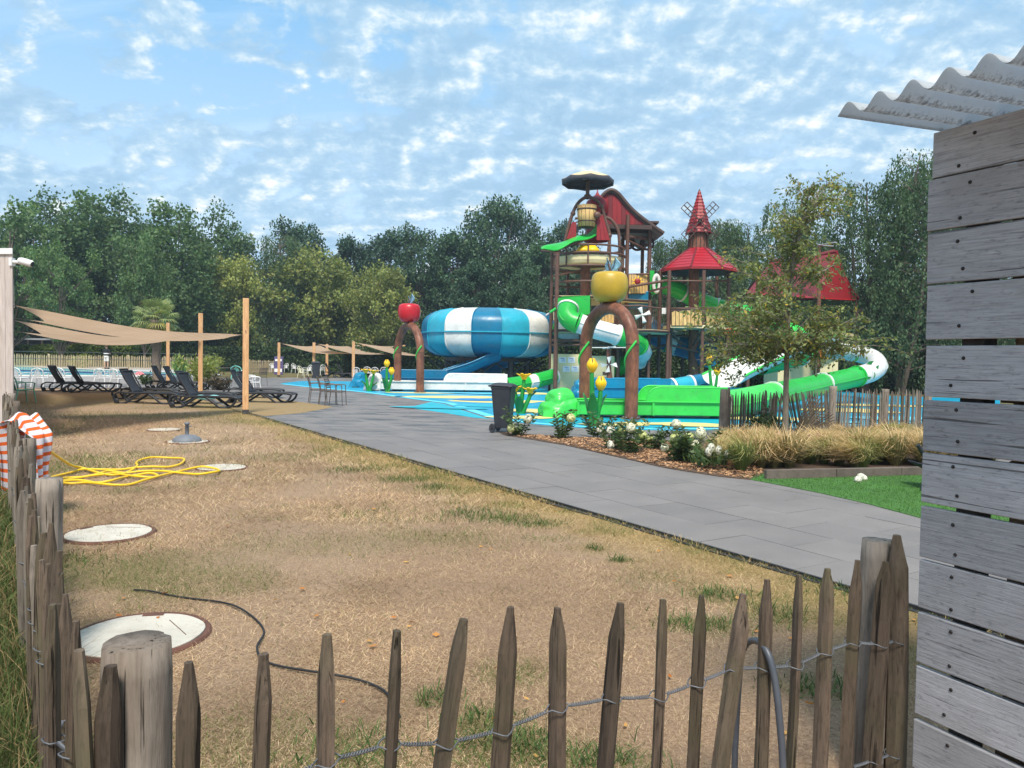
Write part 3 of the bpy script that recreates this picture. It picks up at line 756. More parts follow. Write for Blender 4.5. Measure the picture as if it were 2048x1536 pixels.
# far fences: hundreds of thin pickets
farp = wood('pale_picket', (.22, .165, .10), (.50, .40, .25), None, 2, 10, 4, .85, .2, .2)
def farfence(label, a, b, z, h, sp, seed):
    o = thing('picket_fence', label, 'fence', (0, 0, 0)); rn = random.Random(seed); mb = MB(); d = b - a; n = int(d.length / sp); d.normalize()
    for i in range(n):
        p = a + d * (i * sp); hh = h * rn.uniform(.93, 1.04); ln = rn.uniform(-.04, .04)
        mb.tube([(p.x, p.y, z), (p.x + ln * .6, p.y, z + hh * .88), (p.x + ln, p.y, z + hh)], [.032, .030, .008], 5, False, smooth=False)
    tag(mb.build('pickets', farp, o), kind='stuff')
    mb = MB()
    for f in (.3, .8): mb.tube([a + V(0, -.04, z + h * f), b + V(0, -.04, z + h * f)], .012, 4)
    mb.build('wire', wirem, o)
    k = max(2, int((b - a).length / 5))
    pm = post_mesh(4, .06, 1.0, farp)
    for i in range(k + 1): q = a.lerp(b, i / k); stand(o, pm, (q.x, q.y + .08, z), (q.x, q.y + .08, z + h * 1.05), 1, 0, 'post')
fa, fb, fc = G(-60, 732.5, PZ), G(215, 737.5, PZ), G(418, 741, PZ)
farfence('pale picket fence beyond the far side of the swimming pool', fa, fc, PZ - .02, 1.02, .135, 3)
farfence('pale picket fence in front of the hedge behind the white chairs', G(497, 745), G(690, 742), 0, 1.15, .14, 5)

# ------------------------------------------------------------------ grey plank shed at the right
plank = wood('grey_plank', (.23, .228, .240), (.375, .370, .390), (.29, .282, .292), 0, 24, 7.0, .85, .7, .20, .8, .003, True, .6)
inner = wood('brown_lining', (.16, .09, .05), (.34, .21, .125), None, 0, 12, 4, .8, .3, .25)
darkw = wood('dark_frame', (.028, .022, .02), (.060, .048, .042), None, 2, 10, 4, .85, .4, .2)
screwm = plain('rusty_screw', (.035, .028, .026), .6, .3, 40, metal=.5)
SP = W(1846, 1000, 2.75); wdir = Vector((-fnrm.x * -1, -fnrm.y * -1, 0)); wdir = Vector((fnrm.x, fnrm.y, 0)).normalized()
shed = thing('plank_shed', 'weathered grey plank shed with corrugated roof at the right edge', 'shed', (SP.x, SP.y, 0), math.atan2(wdir.y, wdir.x))
inn = Vector((-wdir.y, wdir.x, 0))
brd = [(1870, 268, 358), (1860, 363, 463), (1858, 468, 568), (1857, 573, 679), (1854, 692, 792), (1851, 800, 900), (1847, 905, 1003), (1844, 1011, 1112), (1841, 1118, 1213), (1838, 1222, 1322), (1834, 1329, 1425), (1830, 1435, 1532)]
loc = lambda p: Vector(((p - SP).dot(wdir), (p - SP).dot(inn), p.z))
rn = random.Random(3); zlow = 9; tilt = rad(.15)
rows = []
for px, y0, y1 in brd:
    a = loc(onplane(px, y0, SP, inn)); b = loc(onplane(px, y1, SP, inn)); rows.append(((a.x + b.x) / 2, b.z, a.z))
z = rows[-1][1] - .012
while z > .12: rows.append((rows[-1][0] - .004, z - .18, z - .004)); z -= .192
for i, (x0, z0, z1) in enumerate(rows):
    mb = MB(); ln = 1.9; zc, hh = (z0 + z1) / 2, z1 - z0
    mb.box((ln / 2, 0, 0), (ln, .024, hh + .001))
    o = mb.build('board', plank, shed, .0035); o.location = (x0, rn.uniform(-.003, .003), zc); o.rotation_euler = (rn.uniform(-.01, .01), rn.uniform(-.004, .004), rn.uniform(-.003, .003))
    for sx, sz in ((.115, -.30), (.105 + .05 * rn.random(), .30), (.62, .25), (.60, -.28), (1.2, .2)):
        m2 = MB().lathe([(.0001, -.0035), (.0055, -.003), (.0068, 0)], 8, rot=Matrix.Rotation(rad(-90), 3, 'X')); m2.box((0, -.0033, 0), (.008, .0008, .0012))
        q = m2.build('screw', screwm, o); q.location = (sx + rn.uniform(-.02, .02), -.0122, sz * hh + rn.uniform(-.008, .008))
MB().box((1.08, .13, 1.2), (1.70, .012, 2.36)).build('back_panel', inner, shed)
for x_ in (.15, .85, 1.7): MB().box((x_, .055, 1.2), (.075, .075, 2.38)).build('frame_post', darkw, shed)
for i in range(13):
    o = MB().box((.98, 0, 0), (1.5 + .1 * rn.random(), .018, .165)).build('lining_board', inner, shed, .002); o.location = (.06 * rn.random(), .105, .12 + i * .18)
RZ = rows[0][2] + .012
zinc, t, b = newmat('zinc_sheet'); vec, _ = objvec(t, (1, 1, 1), 0)
n1 = noise(t, vec, 70, 8, .8, .3); spx = N(t, 'ShaderNodeSeparateXYZ'); t.links.new(vec, spx.inputs[0])
wvz = M_(t, 'SINE', M_(t, 'SUBTRACT', M_(t, 'MULTIPLY', M_(t, 'ADD', spx.outputs[0], .02), 2 * math.pi / .112), 1.2))
dirtm = ramp(t, M_(t, 'ADD', M_(t, 'MULTIPLY', wvz, -.16), n1), [(.58, 0.0), (.74, .7)])          # algae and dust lie in the valleys
c = mixc(t, dirtm, (.66, .71, .76), (.11, .12, .14)); t.links.new(c, b.inputs['Base Color'])
b.inputs['Roughness'].default_value = .45; bump(t, b, n1, .2, .003)
trz = N(t, 'ShaderNodeBsdfTranslucent'); t.links.new(c, trz.inputs[0]); mxz = N(t, 'ShaderNodeMixShader'); mxz.inputs[0].default_value = .55
t.links.new(b.outputs[0], mxz.inputs[1]); t.links.new(trz.outputs[0], mxz.inputs[2]); t.links.new(mxz.outputs[0], t.nodes['Material Output'].inputs[0])
PER, AMP = .112, .022
def roof(u, v):
    x = -.012 + u * 1.9; y = -.478 + v * 1.5
    return (x, y, RZ + .02 + y * .055 + AMP * math.sin(2 * math.pi * (x + .02) / PER - 1.2))
MB().grid(roof, 204, 10, True, .0022).build('roof_sheet', zinc, shed)
for k in range(5): MB().lathe([(.004, -.02), (.011, -.012), (.011, -.004), (.006, 0)], 8, (.10 + .3 * k, .03, RZ + .012)).build('roof_bolt', zinc, shed)
mb = MB().box((.9, .07, RZ - .05), (1.7, .045, .09)); mb.build('top_beam', darkw, shed)

# hose loop standing up behind the front fence
cz = []
for px, py, dd in ((1468, 1560, 2.72), (1471, 1480, 2.72), (1475, 1400, 2.71), (1481, 1325, 2.69), (1490, 1292, 2.66), (1506, 1281, 2.61), (1524, 1289, 2.55), (1540, 1318, 2.51), (1552, 1375, 2.49), (1560, 1450, 2.48), (1566, 1540, 2.47)):
    cz.append(W(px, py, dd))
def catmull(pts, k=6, closed=False):
    pts = [Vector(p) for p in pts]; out = []; n = len(pts)
    rngi = range(n if closed else n - 1)
    for i in rngi:
        p0, p1, p2, p3 = (pts[(i - 1) % n], pts[i], pts[(i + 1) % n], pts[(i + 2) % n]) if closed else (pts[max(i - 1, 0)], pts[i], pts[i + 1], pts[min(i + 2, n - 1)])
        for j in range(k):
            t = j / k; out.append(.5 * ((2 * p1) + (p2 - p0) * t + (2 * p0 - 5 * p1 + 4 * p2 - p3) * t * t + (3 * p1 - p0 - 3 * p2 + p3) * t ** 3))
    if not closed: out.append(pts[-1])
    return out
cz = [V(cz[0].x, cz[0].y + .02, 0.0)] + cz + [V(cz[-1].x + .01, cz[-1].y, 0.0)]
tag(MB().tube(catmull(cz), .0115, 10).build('conduit_loop', plain('grey_conduit', (.075, .085, .105), .38, .2, 6)), 'arched grey blue plastic conduit sticking up between the front pickets', 'conduit')

# ------------------------------------------------------------------ covers, hose, cable, towel on the lawn
lid = plain('concrete_lid', (.53, .50, .435), .85, .12, 3, .5, 40, dirt=(.36, .30, .24))
rust = plain('rusty_ring', (.115, .050, .034), .85, .35, 6, .5, 30)
def cover(px, py, r, label, off=0):
    g_ = G(px, py); o = thing('manhole_cover', label, 'manhole cover', (g_.x, g_.y, 0), off, 'round concrete covers in the lawn')
    rr = random.Random(int(px)); n = 40
    def edge(a, k): return r * k * (1 + .012 * math.sin(3 * a + off) + .008 * math.sin(7 * a))
    vs = [(edge(2 * math.pi * j / n, 1) * math.cos(2 * math.pi * j / n), edge(2 * math.pi * j / n, 1) * math.sin(2 * math.pi * j / n), z) for z in (-.02, .016) for j in range(n)]
    fs = [(j, (j + 1) % n, n + (j + 1) % n, n + j) for j in range(n)] + [tuple(range(n, 2 * n))]
    MB().add(vs, fs).build('lid', lid, o, .004)
    MB().lathe([(r * 1.005, -.02), (r * 1.012, .010), (r * 1.035, .016), (r * 1.09, .014), (r * 1.12, .002), (r * 1.125, -.02)], n, smooth=False).build('ring', rust, o)
    if r > .33: MB().box((r * .55, r * .2, .0175), (.004, r * .9, .002), Matrix.Rotation(.5, 3, 'Z')).box((0, r * .93, .017), (.12, .05, .004)).build('lifting_slot', rust, o)
    return o
cover(278, 1272, .345, 'large white concrete cover in a rusty ring, nearest to the front fence', .2)
cover(218, 1068, .345, 'off white concrete cover next to the cut post of the left fence', 1.1)
cover(443, 936, .325, 'pale concrete cover lying beyond the loose end of the yellow hose', 2.1)
cover(375, 884, .345, 'concrete cover with the grey parasol base standing on it', 2.9)
cover(328, 860, .315, 'farthest small concrete cover, left of the parasol base', .4)
g_ = G(374, 884); po = thing('parasol_base', 'grey dome shaped parasol base with a short tube', 'parasol base', (g_.x, g_.y, .016))
pbm = plain('base_grey', (.15, .165, .19), .6, .15, 8, .2, 40)
MB().lathe([(.25, 0), (.25, .02), (.235, .05), (.19, .085), (.12, .112), (.05, .122), (.001, .124)], 28).build('base', pbm, po)
MB().lathe([(.034, .11), (.034, .30), (.042, .302), (.042, .345), (.030, .345), (.030, .25)], 18).build('tube', pbm, po)
MB().tube([(.03, 0, .27), (.075, 0, .27)], .012, 8).build('clamp_screw', pbm, po)

hz = [(375, 470), (450, 522), (560, 592), (660, 645), (770, 678), (880, 690), (980, 672), (1060, 640), (1082, 612), (1072, 590), (1105, 570), (1200, 553), (1330, 548), (1420, 553), (1452, 573), (1420, 600), (1330, 620), (1200, 628), (1080, 632), (950, 640), (800, 648), (650, 650), (560, 665), (470, 690), (400, 720), (372, 742), (420, 752), (520, 745),
      (640, 735), (760, 745), (860, 742), (930, 725), (990, 700), (1080, 690), (1180, 682), (1242, 690), (1200, 705), (1080, 708), (980, 690), (900, 668), (820, 690), (720, 700), (600, 710), (500, 735), (440, 750), (560, 755), (660, 748), (760, 765), (900, 770), (1020, 760), (1140, 735), (1260, 700), (1380, 662), (1500, 640), (1600, 628), (1700, 635), (1727, 655), (1690, 672), (1560, 682), (1420, 668), (1280, 664), (1120, 662), (980, 668), (860, 660), (760, 690), (660, 700), (520, 712), (430, 730), (390, 745)]
hp = [G(x * .2539, 780 + y * .2539) for x, y in hz]
hp = [V(p.x, p.y, .024 + .022 * (.5 + .5 * math.sin(i * 1.9))) for i, p in enumerate(hp)]
hp[0].z = .55; hp[1].z = .33; hp[2].z = .13; hp[3].z = .05
for i in range(3): q = G(hz[i][0] * .2539, 780 + hz[i][1] * .2539, hp[i].z); hp[i] = V(q.x, q.y, hp[i].z)
tag(MB().tube(catmull(hp, 5), .0155, 8).build('garden_hose', plain('yellow_hose', srgb(232, 192, 30), .45, .08, 9)), 'yellow garden hose lying in tangled loops on the dry lawn', 'hose')
cb = [G(x, y) for x, y in [(268, 1183), (300, 1187), (360, 1196), (440, 1207), (480, 1222), (515, 1245), (528, 1268), (514, 1300), (525, 1322), (560, 1335), (640, 1352), (700, 1360), (745, 1372), (775, 1395), (800, 1440)]]
tag(MB().tube(catmull([V(p.x, p.y, .012 + .006 * math.sin(i * 2)) for i, p in enumerate(cb)]), .0062, 7).build('black_cable', plain('cable_rubber', (.014, .014, .016), .6)), 'thin black cable curving over the lawn behind the front fence', 'cable')

# striped towel over the left fence
tw_w = plain('towel_white', (.66, .64, .70), .95, .06, 30, .5, 220); tw_o = plain('towel_orange', srgb(225, 98, 34), .95, .08, 30, .5, 220)
TC = W(47, 860, 7.3)
tang = thing('striped_towel', 'orange and white striped towel draped over the left picket fence', 'towel', (TC.x, TC.y, 0), 0)
mb = MB(); nu, nv = 22, 96; rows_ = []
acr = Vector((1, -.12, 0)).normalized(); alo = Vector((.15, 1, 0)).normalized()
for j in range(nv + 1):
    s = j / nv; arc = -.94 + s * 1.66; sg = -1 if arc < 0 else 1; aa = abs(arc)
    for i in range(nu + 1):
        u = i / nu - .5
        # the picket tips hold the cloth up in a tent; the flanks fall steeply and draw together
        if arc >= 0: out_ = min(aa * .72, .20) + .03 * max(0, aa - .28); z = 1.0 - min(aa, .28) * .70 - max(0, aa - .28)
        else: out_ = min(aa * .9, .09) + .05 * max(0, aa - .10); z = 1.0 - min(aa, .10) * .5 - max(0, aa - .10) * .98
        z += .03 * math.cos(u * 9 + 1) * math.exp(-aa * 5)
        pinch = 1 - .45 * min(1, aa * 1.2)
        nz = mnoise.noise(Vector((u * 3.5, arc * 2.4, 3.3))); n2 = mnoise.noise(Vector((u * 9, arc * 4.5, 8.1)))
        fold = (.040 * math.sin(u * 13 + 2.5 * arc + sg) + .055 * nz + .022 * n2) * min(1, aa * 3.5 + .2)
        z += .05 * nz * math.exp(-aa * 3) - (.16 * (u + .5) if arc < 0 else .10 * (.5 - u)) * max(0, aa - .3) * 2
        rows_.append(acr * (sg * out_ * (1 - .30 * (u + .5)) + fold * .8) + alo * (u * .34 * pinch) + Vector((0, 0, max(.06, z))))
for j in range(nv):
    mb.cur = 1 if (j % 5) < 2 else 0
    mb.add([], [])
    for i in range(nu):
        a_ = j * (nu + 1) + i
        mb.f.append((a_, a_ + 1, a_ + nu + 2, a_ + nu + 1)); mb.sm.append(True); mb.mi.append(mb.cur)
mb.v = [tuple(p) for p in rows_]
o = mb.build('cloth', [tw_w, tw_o], tang); sd = o.modifiers.new('thickness', 'SOLIDIFY'); sd.thickness = .006
# ------------------------------------------------------------------ left cabin, shade sails, posts
cabw = wood('pale_cabin_board', (.42, .355, .32), (.55, .475, .44), None, 2, 9, 2.5, .75, .2, .06, 0)
white = plain('white_paint', (.78, .77, .76), .5, .05, 3)
cb_ = thing('wooden_cabin', 'pale wooden cabin with a white roof edge at the left of the picture', 'cabin', (0, 0, 0))
c0 = W(27, 700, 13.0); dirr = Vector((c0.x, c0.y, 0)).normalized(); ztop = W(27, 497, 13).z
side = dirr
A_ = Vector((c0.x, c0.y, 0)); Bk = A_ + side * 19; lft = Vector((-.98, .2, 0)).normalized()
MB().prism([A_ + V(-.012, .03, 0), Bk + V(-.012, .03, 0), Bk + lft * 5, A_ + lft * 5 + V(0, .03, 0)], (0, 0, ztop - .11)).build('wall', cabw, cb_)
for i in range(14):
    p = A_ + lft * (i * .145); q = A_ + lft * (i * .145 + .139); nrm = Vector((-lft.y, lft.x, 0)) * (1 if lft.x < 0 else -1); nrm = Vector((lft.y, -lft.x, 0)); nrm = nrm if nrm.y < 0 else -nrm
    MB().prism([p, q, q + nrm * .022, p + nrm * .022], (0, 0, ztop - .10)).build('board', cabw, cb_, .003)
MB().prism([A_ + V(.03, -.06, ztop - .10), Bk + V(.03, .03, ztop - .10), Bk + lft * 5 + V(0, 0, ztop - .10), A_ + lft * 5 + V(0, -.06, ztop - .10)], (0, 0, .10)).build('roof_edge', white, cb_, .004)
MB().box(A_ + V(-.47, -.02, 1.62), (.40, .03, 1.35)).build('notice_board', plain('notice_grey', (.25, .27, .30), .4, .1), cb_, .004)
sc = thing('security_camera', 'white security camera on a bracket at the cabin corner', 'camera', W(30, 530, 13.0))
MB().tube([(-.06, 0, .05), (.04, 0, .05), (.12, 0, .03)], .028, 10).box((-.05, 0, .05), (.05, .10, .13)).build('bracket', white, sc)
MB().tube([(.08, 0, .075), (.12, -.01, .068), (.30, -.04, .02), (.32, -.042, .012)], [.05, .058, .058, .05], 14).build('housing', white, sc)
MB().tube([(.315, -.042, .014), (.328, -.044, .010)], .042, 14).build('lens', plain('lens_black', (.01, .01, .012), .1), sc)

polem = wood('orange_post', (.42, .22, .10), (.62, .37, .19), None, 2, 9, 2.6, .7, .2, .12, .25)
shoe = plain('steel_shoe', (.04, .04, .045), .6, .2)
def pole(label, base, h, w, lean=(0, 0)):
    o = thing('wooden_post', label, 'post', base, .3, 'square wooden posts of the shade sails')
    MB().box((lean[0] / 2, 0, h / 2 + .06), (w, w, h - .12)).build('shaft', polem, o, .008)
    MB().box((0, 0, .06), (w * 1.08, w * 1.08, .12)).build('foot', shoe, o, .004)
    MB().tube([(0, -w * .5, h * .72), (0, -w * .8, h * .72)], .012, 6).build('eye_bolt', wirem, o)
    return o
P1, P2, P3 = G(491, 828), G(401, 794), G(336, 772)
pole('tall orange brown square post at the corner of the lawn, nearest of its row', P1, 3.12, .155)
pole('orange brown square post behind the pair of loungers with the mint towel', P2, 3.12, .155)
pole('orange brown square post beside the palm tree', P3, 3.12, .15)
sailm, t, b = newmat('sail_cloth'); vec, _ = objvec(t, (1, 1, 1), 0)
wv = N(t, 'ShaderNodeTexWave', wave_type='BANDS', bands_direction='X'); t.links.new(vec, wv.inputs['Vector']); wv.inputs['Scale'].default_value = 3.2; wv.inputs['Distortion'].default_value = .6
c = ramp(t, noise(t, vec, 1.2, 4), [(.3, (.56, .40, .27)), (.7, (.66, .48, .34))]); c = mixc(t, .18, c, ramp(t, wv.outputs[0], [(0, (.45, .31, .20)), (1, (.75, .57, .42))]))
t.links.new(c, b.inputs['Base Color']); b.inputs['Roughness'].default_value = .9
tr = N(t, 'ShaderNodeBsdfTranslucent'); t.links.new(c, tr.inputs[0]); mx = N(t, 'ShaderNodeMixShader'); mx.inputs[0].default_value = .5
t.links.new(b.outputs[0], mx.inputs[1]); t.links.new(tr.outputs[0], mx.inputs[2]); t.links.new(mx.outputs[0], t.nodes['Material Output'].inputs[0])
def sail(label, a, b_, c_, d_, sag=.25, cin=.09, group='tan shade sails', rope=None):
    """four-cornered cloth with hollow edges: a-b along u at v=0, d-c along u at v=1"""
    a, b_, c_, d_ = map(Vector, (a, b_, c_, d_)); cen = (a + b_ + c_ + d_) / 4
    def fn(u, v):
        # hollow edges: pull the parameters inwards half way along each edge
        uu = u + (.5 - u) * cin * 2 * math.sin(math.pi * v); vv = v + (.5 - v) * cin * 2 * math.sin(math.pi * u)
        p = a * (1 - uu) * (1 - vv) + b_ * uu * (1 - vv) + c_ * uu * vv + d_ * (1 - uu) * vv
        p.z -= sag * math.sin(math.pi * uu) ** .8 * math.sin(math.pi * vv) ** .8 if 0 < uu < 1 and 0 < vv < 1 else 0
        return p
    o = thing('shade_sail', label, 'shade sail', (0, 0, 0), 0, group)
    MB().grid(fn, 24, 24, True).build('cloth', sailm, o)
    if rope:
        mb = MB()
        for p, q in rope: mb.tube([p, q], .012, 5)
        mb.build('rope', wirem, o)
    return o
S1, S2, S3, S4 = W(29, 611, 13.0), W(28, 637, 17.7), W(28, 641, 18.9), W(28, 664, 30.0)
T1 = W(487, 670, 20.8); T1b = W(478, 672, 21.2)
sail('tan shade sail stretched from the cabin to the tall lawn post', S1, S2, T1b, T1, .32, .10, rope=[(T1, W(491, 669, 20.9)), (S1, S1 + V(-.12, .02, .02)), (S2, S2 + V(-.12, .03, .03))])
T2 = W(398, 671, 28.4); T3 = W(334, 676, 36.5)
sail('tan shade sail stretched from the cabin to the post beside the palm', S3, S4, T3, T2, .45, .13, rope=[(S3, S3 + V(-.12, .02, .02)), (T2, W(400, 670, 28.5)), (T3, W(336, 675, 37))])
# far row of sails
fp = [((558, 745), 58, 685), ((628, 748), 57, 685), ((654, 748), 62, 688), ((707, 757), 56, 683), ((727, 750), 62, 688), ((808, 752), 60, 690)]
for i, ((bx, by), d, ty) in enumerate(fp):
    tp = W(bx, ty, d)
    pole(['far square post at the left end of the row of sails', 'far square post beside the grey bin', 'far thin square post behind the grey bin', 'far square post in front of the white chairs', 'far square post with the red flag',
          'far square post behind the red apple arch'][i], (tp.x, tp.y, 0), tp.z, .20)
for i, q in enumerate(([(562, 687, 58), (640, 691, 60), (702, 708, 58), (628, 706, 56.5)], [(634, 688, 58), (716, 690, 61), (786, 709, 59), (704, 708, 56.2)], [(713, 686, 57), (804, 691, 60), (870, 713, 58), (790, 709, 56)])):
    sail(['tan far sail at the left end of the row', 'tan far sail in the middle of the row', 'tan far sail behind the red apple arch'][i], *[W(*k) for k in q], .25, .08, 'tan sails of the far row',
         rope=[(W(*q[0]), W(q[0][0] - 5, q[0][1] - 1, q[0][2]))])
fl = thing('red_flag', 'small red flag hanging on a far post of the shade sails', 'flag', W(722, 715, 61.5))
MB().grid(lambda u, v: (-.5 * u + .06 * math.sin(6 * v), .12 * math.sin(5 * u + 3 * v), .55 - 1.05 * v - .25 * u), 8, 8).build('cloth', plain('flag_red', srgb(215, 70, 60), .8), fl)
MB().tube([(0, 0, -.6), (0, 0, .6)], .02, 6).build('stick', wirem, fl)

# ------------------------------------------------------------------ loungers
blk = plain('black_plastic', (.018, .020, .026), .42, .25, 5); sling = plain('black_sling', (.020, .023, .033), .75, .2, 10, .3, 200)
def make_lounger():
    o = thing('sun_lounger', 'black plastic sun lounger', 'sun lounger', (0, 0, 0), 0, 'black sun loungers')
    hw = .33
    MB().grid(lambda u, v: (.52 + u * 1.38, (v - .5) * .56, .335 - .018 * math.sin(math.pi * v) + .02 * math.sin(u * 3)), 10, 4, True, .012).build('seat_sling', sling, o)
    ba = rad(60)
    MB().grid(lambda u, v: (.50 - math.cos(ba) * u * .78 - .05 * math.sin(3.14 * u), (v - .5) * .56, .345 + math.sin(ba) * u * .78 - .0 * math.sin(math.pi * v)), 8, 4, True, .014).build('backrest_sling', sling, o)
    for s in (-1, 1):
        MB().tube(catmull([(.45, s * hw, .33), (.8, s * hw, .35), (1.3, s * hw, .345), (1.75, s * hw, .34), (1.93, s * hw, .30)], 4), .028, 7, sq=(.75, 1.3)).build('side_rail', blk, o)
        MB().tube(catmull([(.50, s * (hw - .02), .34), (.38, s * (hw - .02), .56), (.24, s * (hw - .02), .80), (.12, s * (hw - .02), 1.04)], 4), .024, 7).build('backrest_rail', blk, o)
        # S-curved legs
        MB().tube(catmull([(-.08, s * hw, .30), (-.12, s * hw, .16), (.02, s * hw, .03), (.25, s * hw, .03), (.50, s * hw, .18), (.72, s * hw, .325)], 5), .030, 7, sq=(.7, 1.2)).build('leg', blk, o)
        MB().tube(catmull([(.98, s * hw, .335), (1.22, s * hw, .17), (1.42, s * hw, .035), (1.66, s * hw, .03), (1.84, s * hw, .15), (1.92, s * hw, .31)], 5), .030, 7, sq=(.7, 1.2)).build('leg', blk, o)
        MB().tube(catmull([(-.08, s * hw, .30), (.1, s * hw, .36), (.45, s * hw, .33)], 5), .026, 7).build('armrest', blk, o)
        MB().lathe([(.001, -.02), (.07, -.02), (.085, -.01), (.085, .01), (.07, .02), (.001, .02)], 14, (-.02, s * (hw + .03), .085), Matrix.Rotation(rad(90), 3, 'X')).build('wheel', blk, o)
    for x, z in ((.52, .33), (1.2, .33), (1.9, .31), (.12, .03), (1.55, .03)): MB().tube([(x, -hw, z), (x, hw, z)], .018, 6).build('cross_bar', blk, o)
    MB().tube([(.12, -hw + .02, 1.035), (.12, hw - .02, 1.035)], .026, 7).build('top_bar', blk, o)
    return o
lg = make_lounger()
def lgp(px, py, rz, label, sc=None):
    g_ = G(px, py); place(lg, USED, (g_.x, g_.y, 0), rz, label, sc)
lgp(97, 783, rad(56), 'black sun lounger farthest left, seen from behind its backrest')
lgp(136, 785, rad(50), 'black sun lounger second from the cabin, beside the white chairs')
lgp(240, 797, rad(4), 'black sun lounger of the middle pair, the one farther from the camera')
lgp(246, 806, rad(-2), 'black sun lounger of the middle pair, nearer to the parasol base')
lgp(350, 806, rad(3), 'black sun lounger just behind the one with the mint towel')
lgp(357, 814, rad(-3), 'black sun lounger with a mint towel lying on its seat')
lgp(302, 778, rad(8), 'black sun lounger in front of the palm trunk')
lgp(326, 780, rad(5), 'black sun lounger right of the palm trunk, behind the middle row')
lgp(458, 796, rad(5), 'black sun lounger behind the tall lawn post, the farther of two')
lgp(474, 805, rad(0), 'black sun lounger behind the tall lawn post, the nearer of two')
lgp(648, 753, rad(4), 'far black sun lounger under the sails, left one')
lgp(672, 756, rad(2), 'far black sun lounger under the sails, right one')
tq = G(357, 814)
tm = thing('mint_towel', 'small mint green towel lying on a black lounger', 'towel', (tq.x + .78, tq.y - .04, .345))
MB().grid(lambda u, v: (u * .62 - .2, (v - .5) * .55, .012 + .012 * math.sin(9 * u + 2 * v) + (-.10 * max(0, .12 - v) * 8 if v < .12 else 0)), 14, 10, True, .008).build('cloth', plain('mint_cloth', srgb(150, 215, 210), .95, .08, 8), tm)

# ------------------------------------------------------------------ white plastic chairs
wpl = plain('white_plastic', (.74, .74, .75), .4, .06, 4)
def make_chair(mat, label, group):
    o = thing('plastic_chair', label, 'chair', (0, 0, 0), 0, group)
    MB().grid(lambda u, v: ((u - .5) * (.46 - .06 * v), -.24 + v * .45, .42 - .03 * math.sin(math.pi * u) * math.sin(math.pi * v) + (.015 if v < .1 else 0)), 8, 8, True, .02).build('seat', mat, o)
    bk = MB()
    bk.tube(catmull([(-.20, .20, .42), (-.245, .25, .60), (-.20, .29, .78), (0, .305, .86), (.20, .29, .78), (.245, .25, .60), (.20, .20, .42)], 5), .022, 6)
    bk.build('backrest_frame', mat, o)
    for k in range(5):
        a = (k - 2) * .33
        MB().beam((.05 * (k - 2), .205, .42), (.205 * math.sin(a) * .95, .295, .80 - .05 * abs(k - 2)), .035, .012, (0, 1, 0)).build('back_slat', mat, o)
    for s in (-1, 1):
        MB().tube(catmull([(s * .235, .25, .62), (s * .285, .05, .645), (s * .285, -.18, .64), (s * .27, -.27, .60)], 4), .024, 6, sq=(1.4, .7)).build('armrest', mat, o)
        MB().tube([(s * .27, -.26, .62), (s * .235, -.24, .42), (s * .27, -.30, 0)], [.02, .026, .018], 6).build('leg', mat, o)
        MB().tube([(s * .22, .21, .46), (s * .26, .31, 0)], [.026, .018], 6).build('leg', mat, o)
    return o
ch = make_chair(wpl, 'white plastic armchair', 'white plastic chairs')
def chp(px, py, rz, label, d=None):
    g_ = G(px, py); place(ch, USED, (g_.x, g_.y, 0), rz, label)
for px, py, rz, lb in ((42, 774, 2.9, 'white plastic chair farthest left along the pool, beside the cabin'), (80, 774, 3.3, 'white plastic chair behind the leftmost lounger'), (127, 773, 3.0, 'white plastic chair mostly hidden between two loungers'),
                       (204, 774, 3.2, 'white plastic chair right of the second lounger, along the pool'), (237, 775, 2.8, 'white plastic chair by the pool, left of the middle loungers'),
                       (508, 783, 1.9, 'white plastic chair right behind the tall lawn post'), (497, 778, 1.7, 'white plastic chair behind another one near the tall lawn post'),
                       (546, 745, .6, 'far white chair at the picket fence, first from the left'), (569, 745, -.5, 'far white chair right of the purple sign'), (591, 746, 1.0, 'far white chair between the purple sign and the grey bin'),
                       (615, 752, -.6, 'far white chair close behind the cream one'), (641, 750, -2.2, 'far white chair behind the grey bin'), (716, 760, 2.9, 'white chair left in the row behind the blue boulder'),
                       (735, 757, 3.2, 'white chair second in the row behind the blue boulder'), (752, 759, 3.0, 'white chair third in the row, behind the white boulder'), (768, 758, 3.3, 'white chair right in the row, behind the tall tulips')):
    chp(px, py, rz, lb)
crm = plain('cream_plastic', (.72, .69, .50), .45, .06, 4)
c2 = make_chair(crm, 'cream plastic chair at the edge of the paving', 'cream plastic chair'); g_ = G(606, 757); c2.location = (g_.x, g_.y, 0); c2.rotation_euler = (0, 0, 1.2); del c2['group']
mint = plain('mint_plastic', srgb(110, 175, 150), .5, .1, 4)
c3 = make_chair(mint, 'mint green chair standing behind the end of the left fence', 'mint chair'); g_ = G(43, 806); c3.location = (g_.x, g_.y, 0); c3.rotation_euler = (0, 0, 2.6); del c3['group']
c4 = make_chair(plain('teal_plastic', srgb(105, 185, 175), .5, .1, 4), 'teal green chair behind the loungers by the shrub', 'teal chair'); g_ = G(478, 768); c4.location = (g_.x, g_.y, 0); c4.rotation_euler = (0, 0, 3.0); c4.scale = (1.25, 1.2, 1.15); del c4['group']

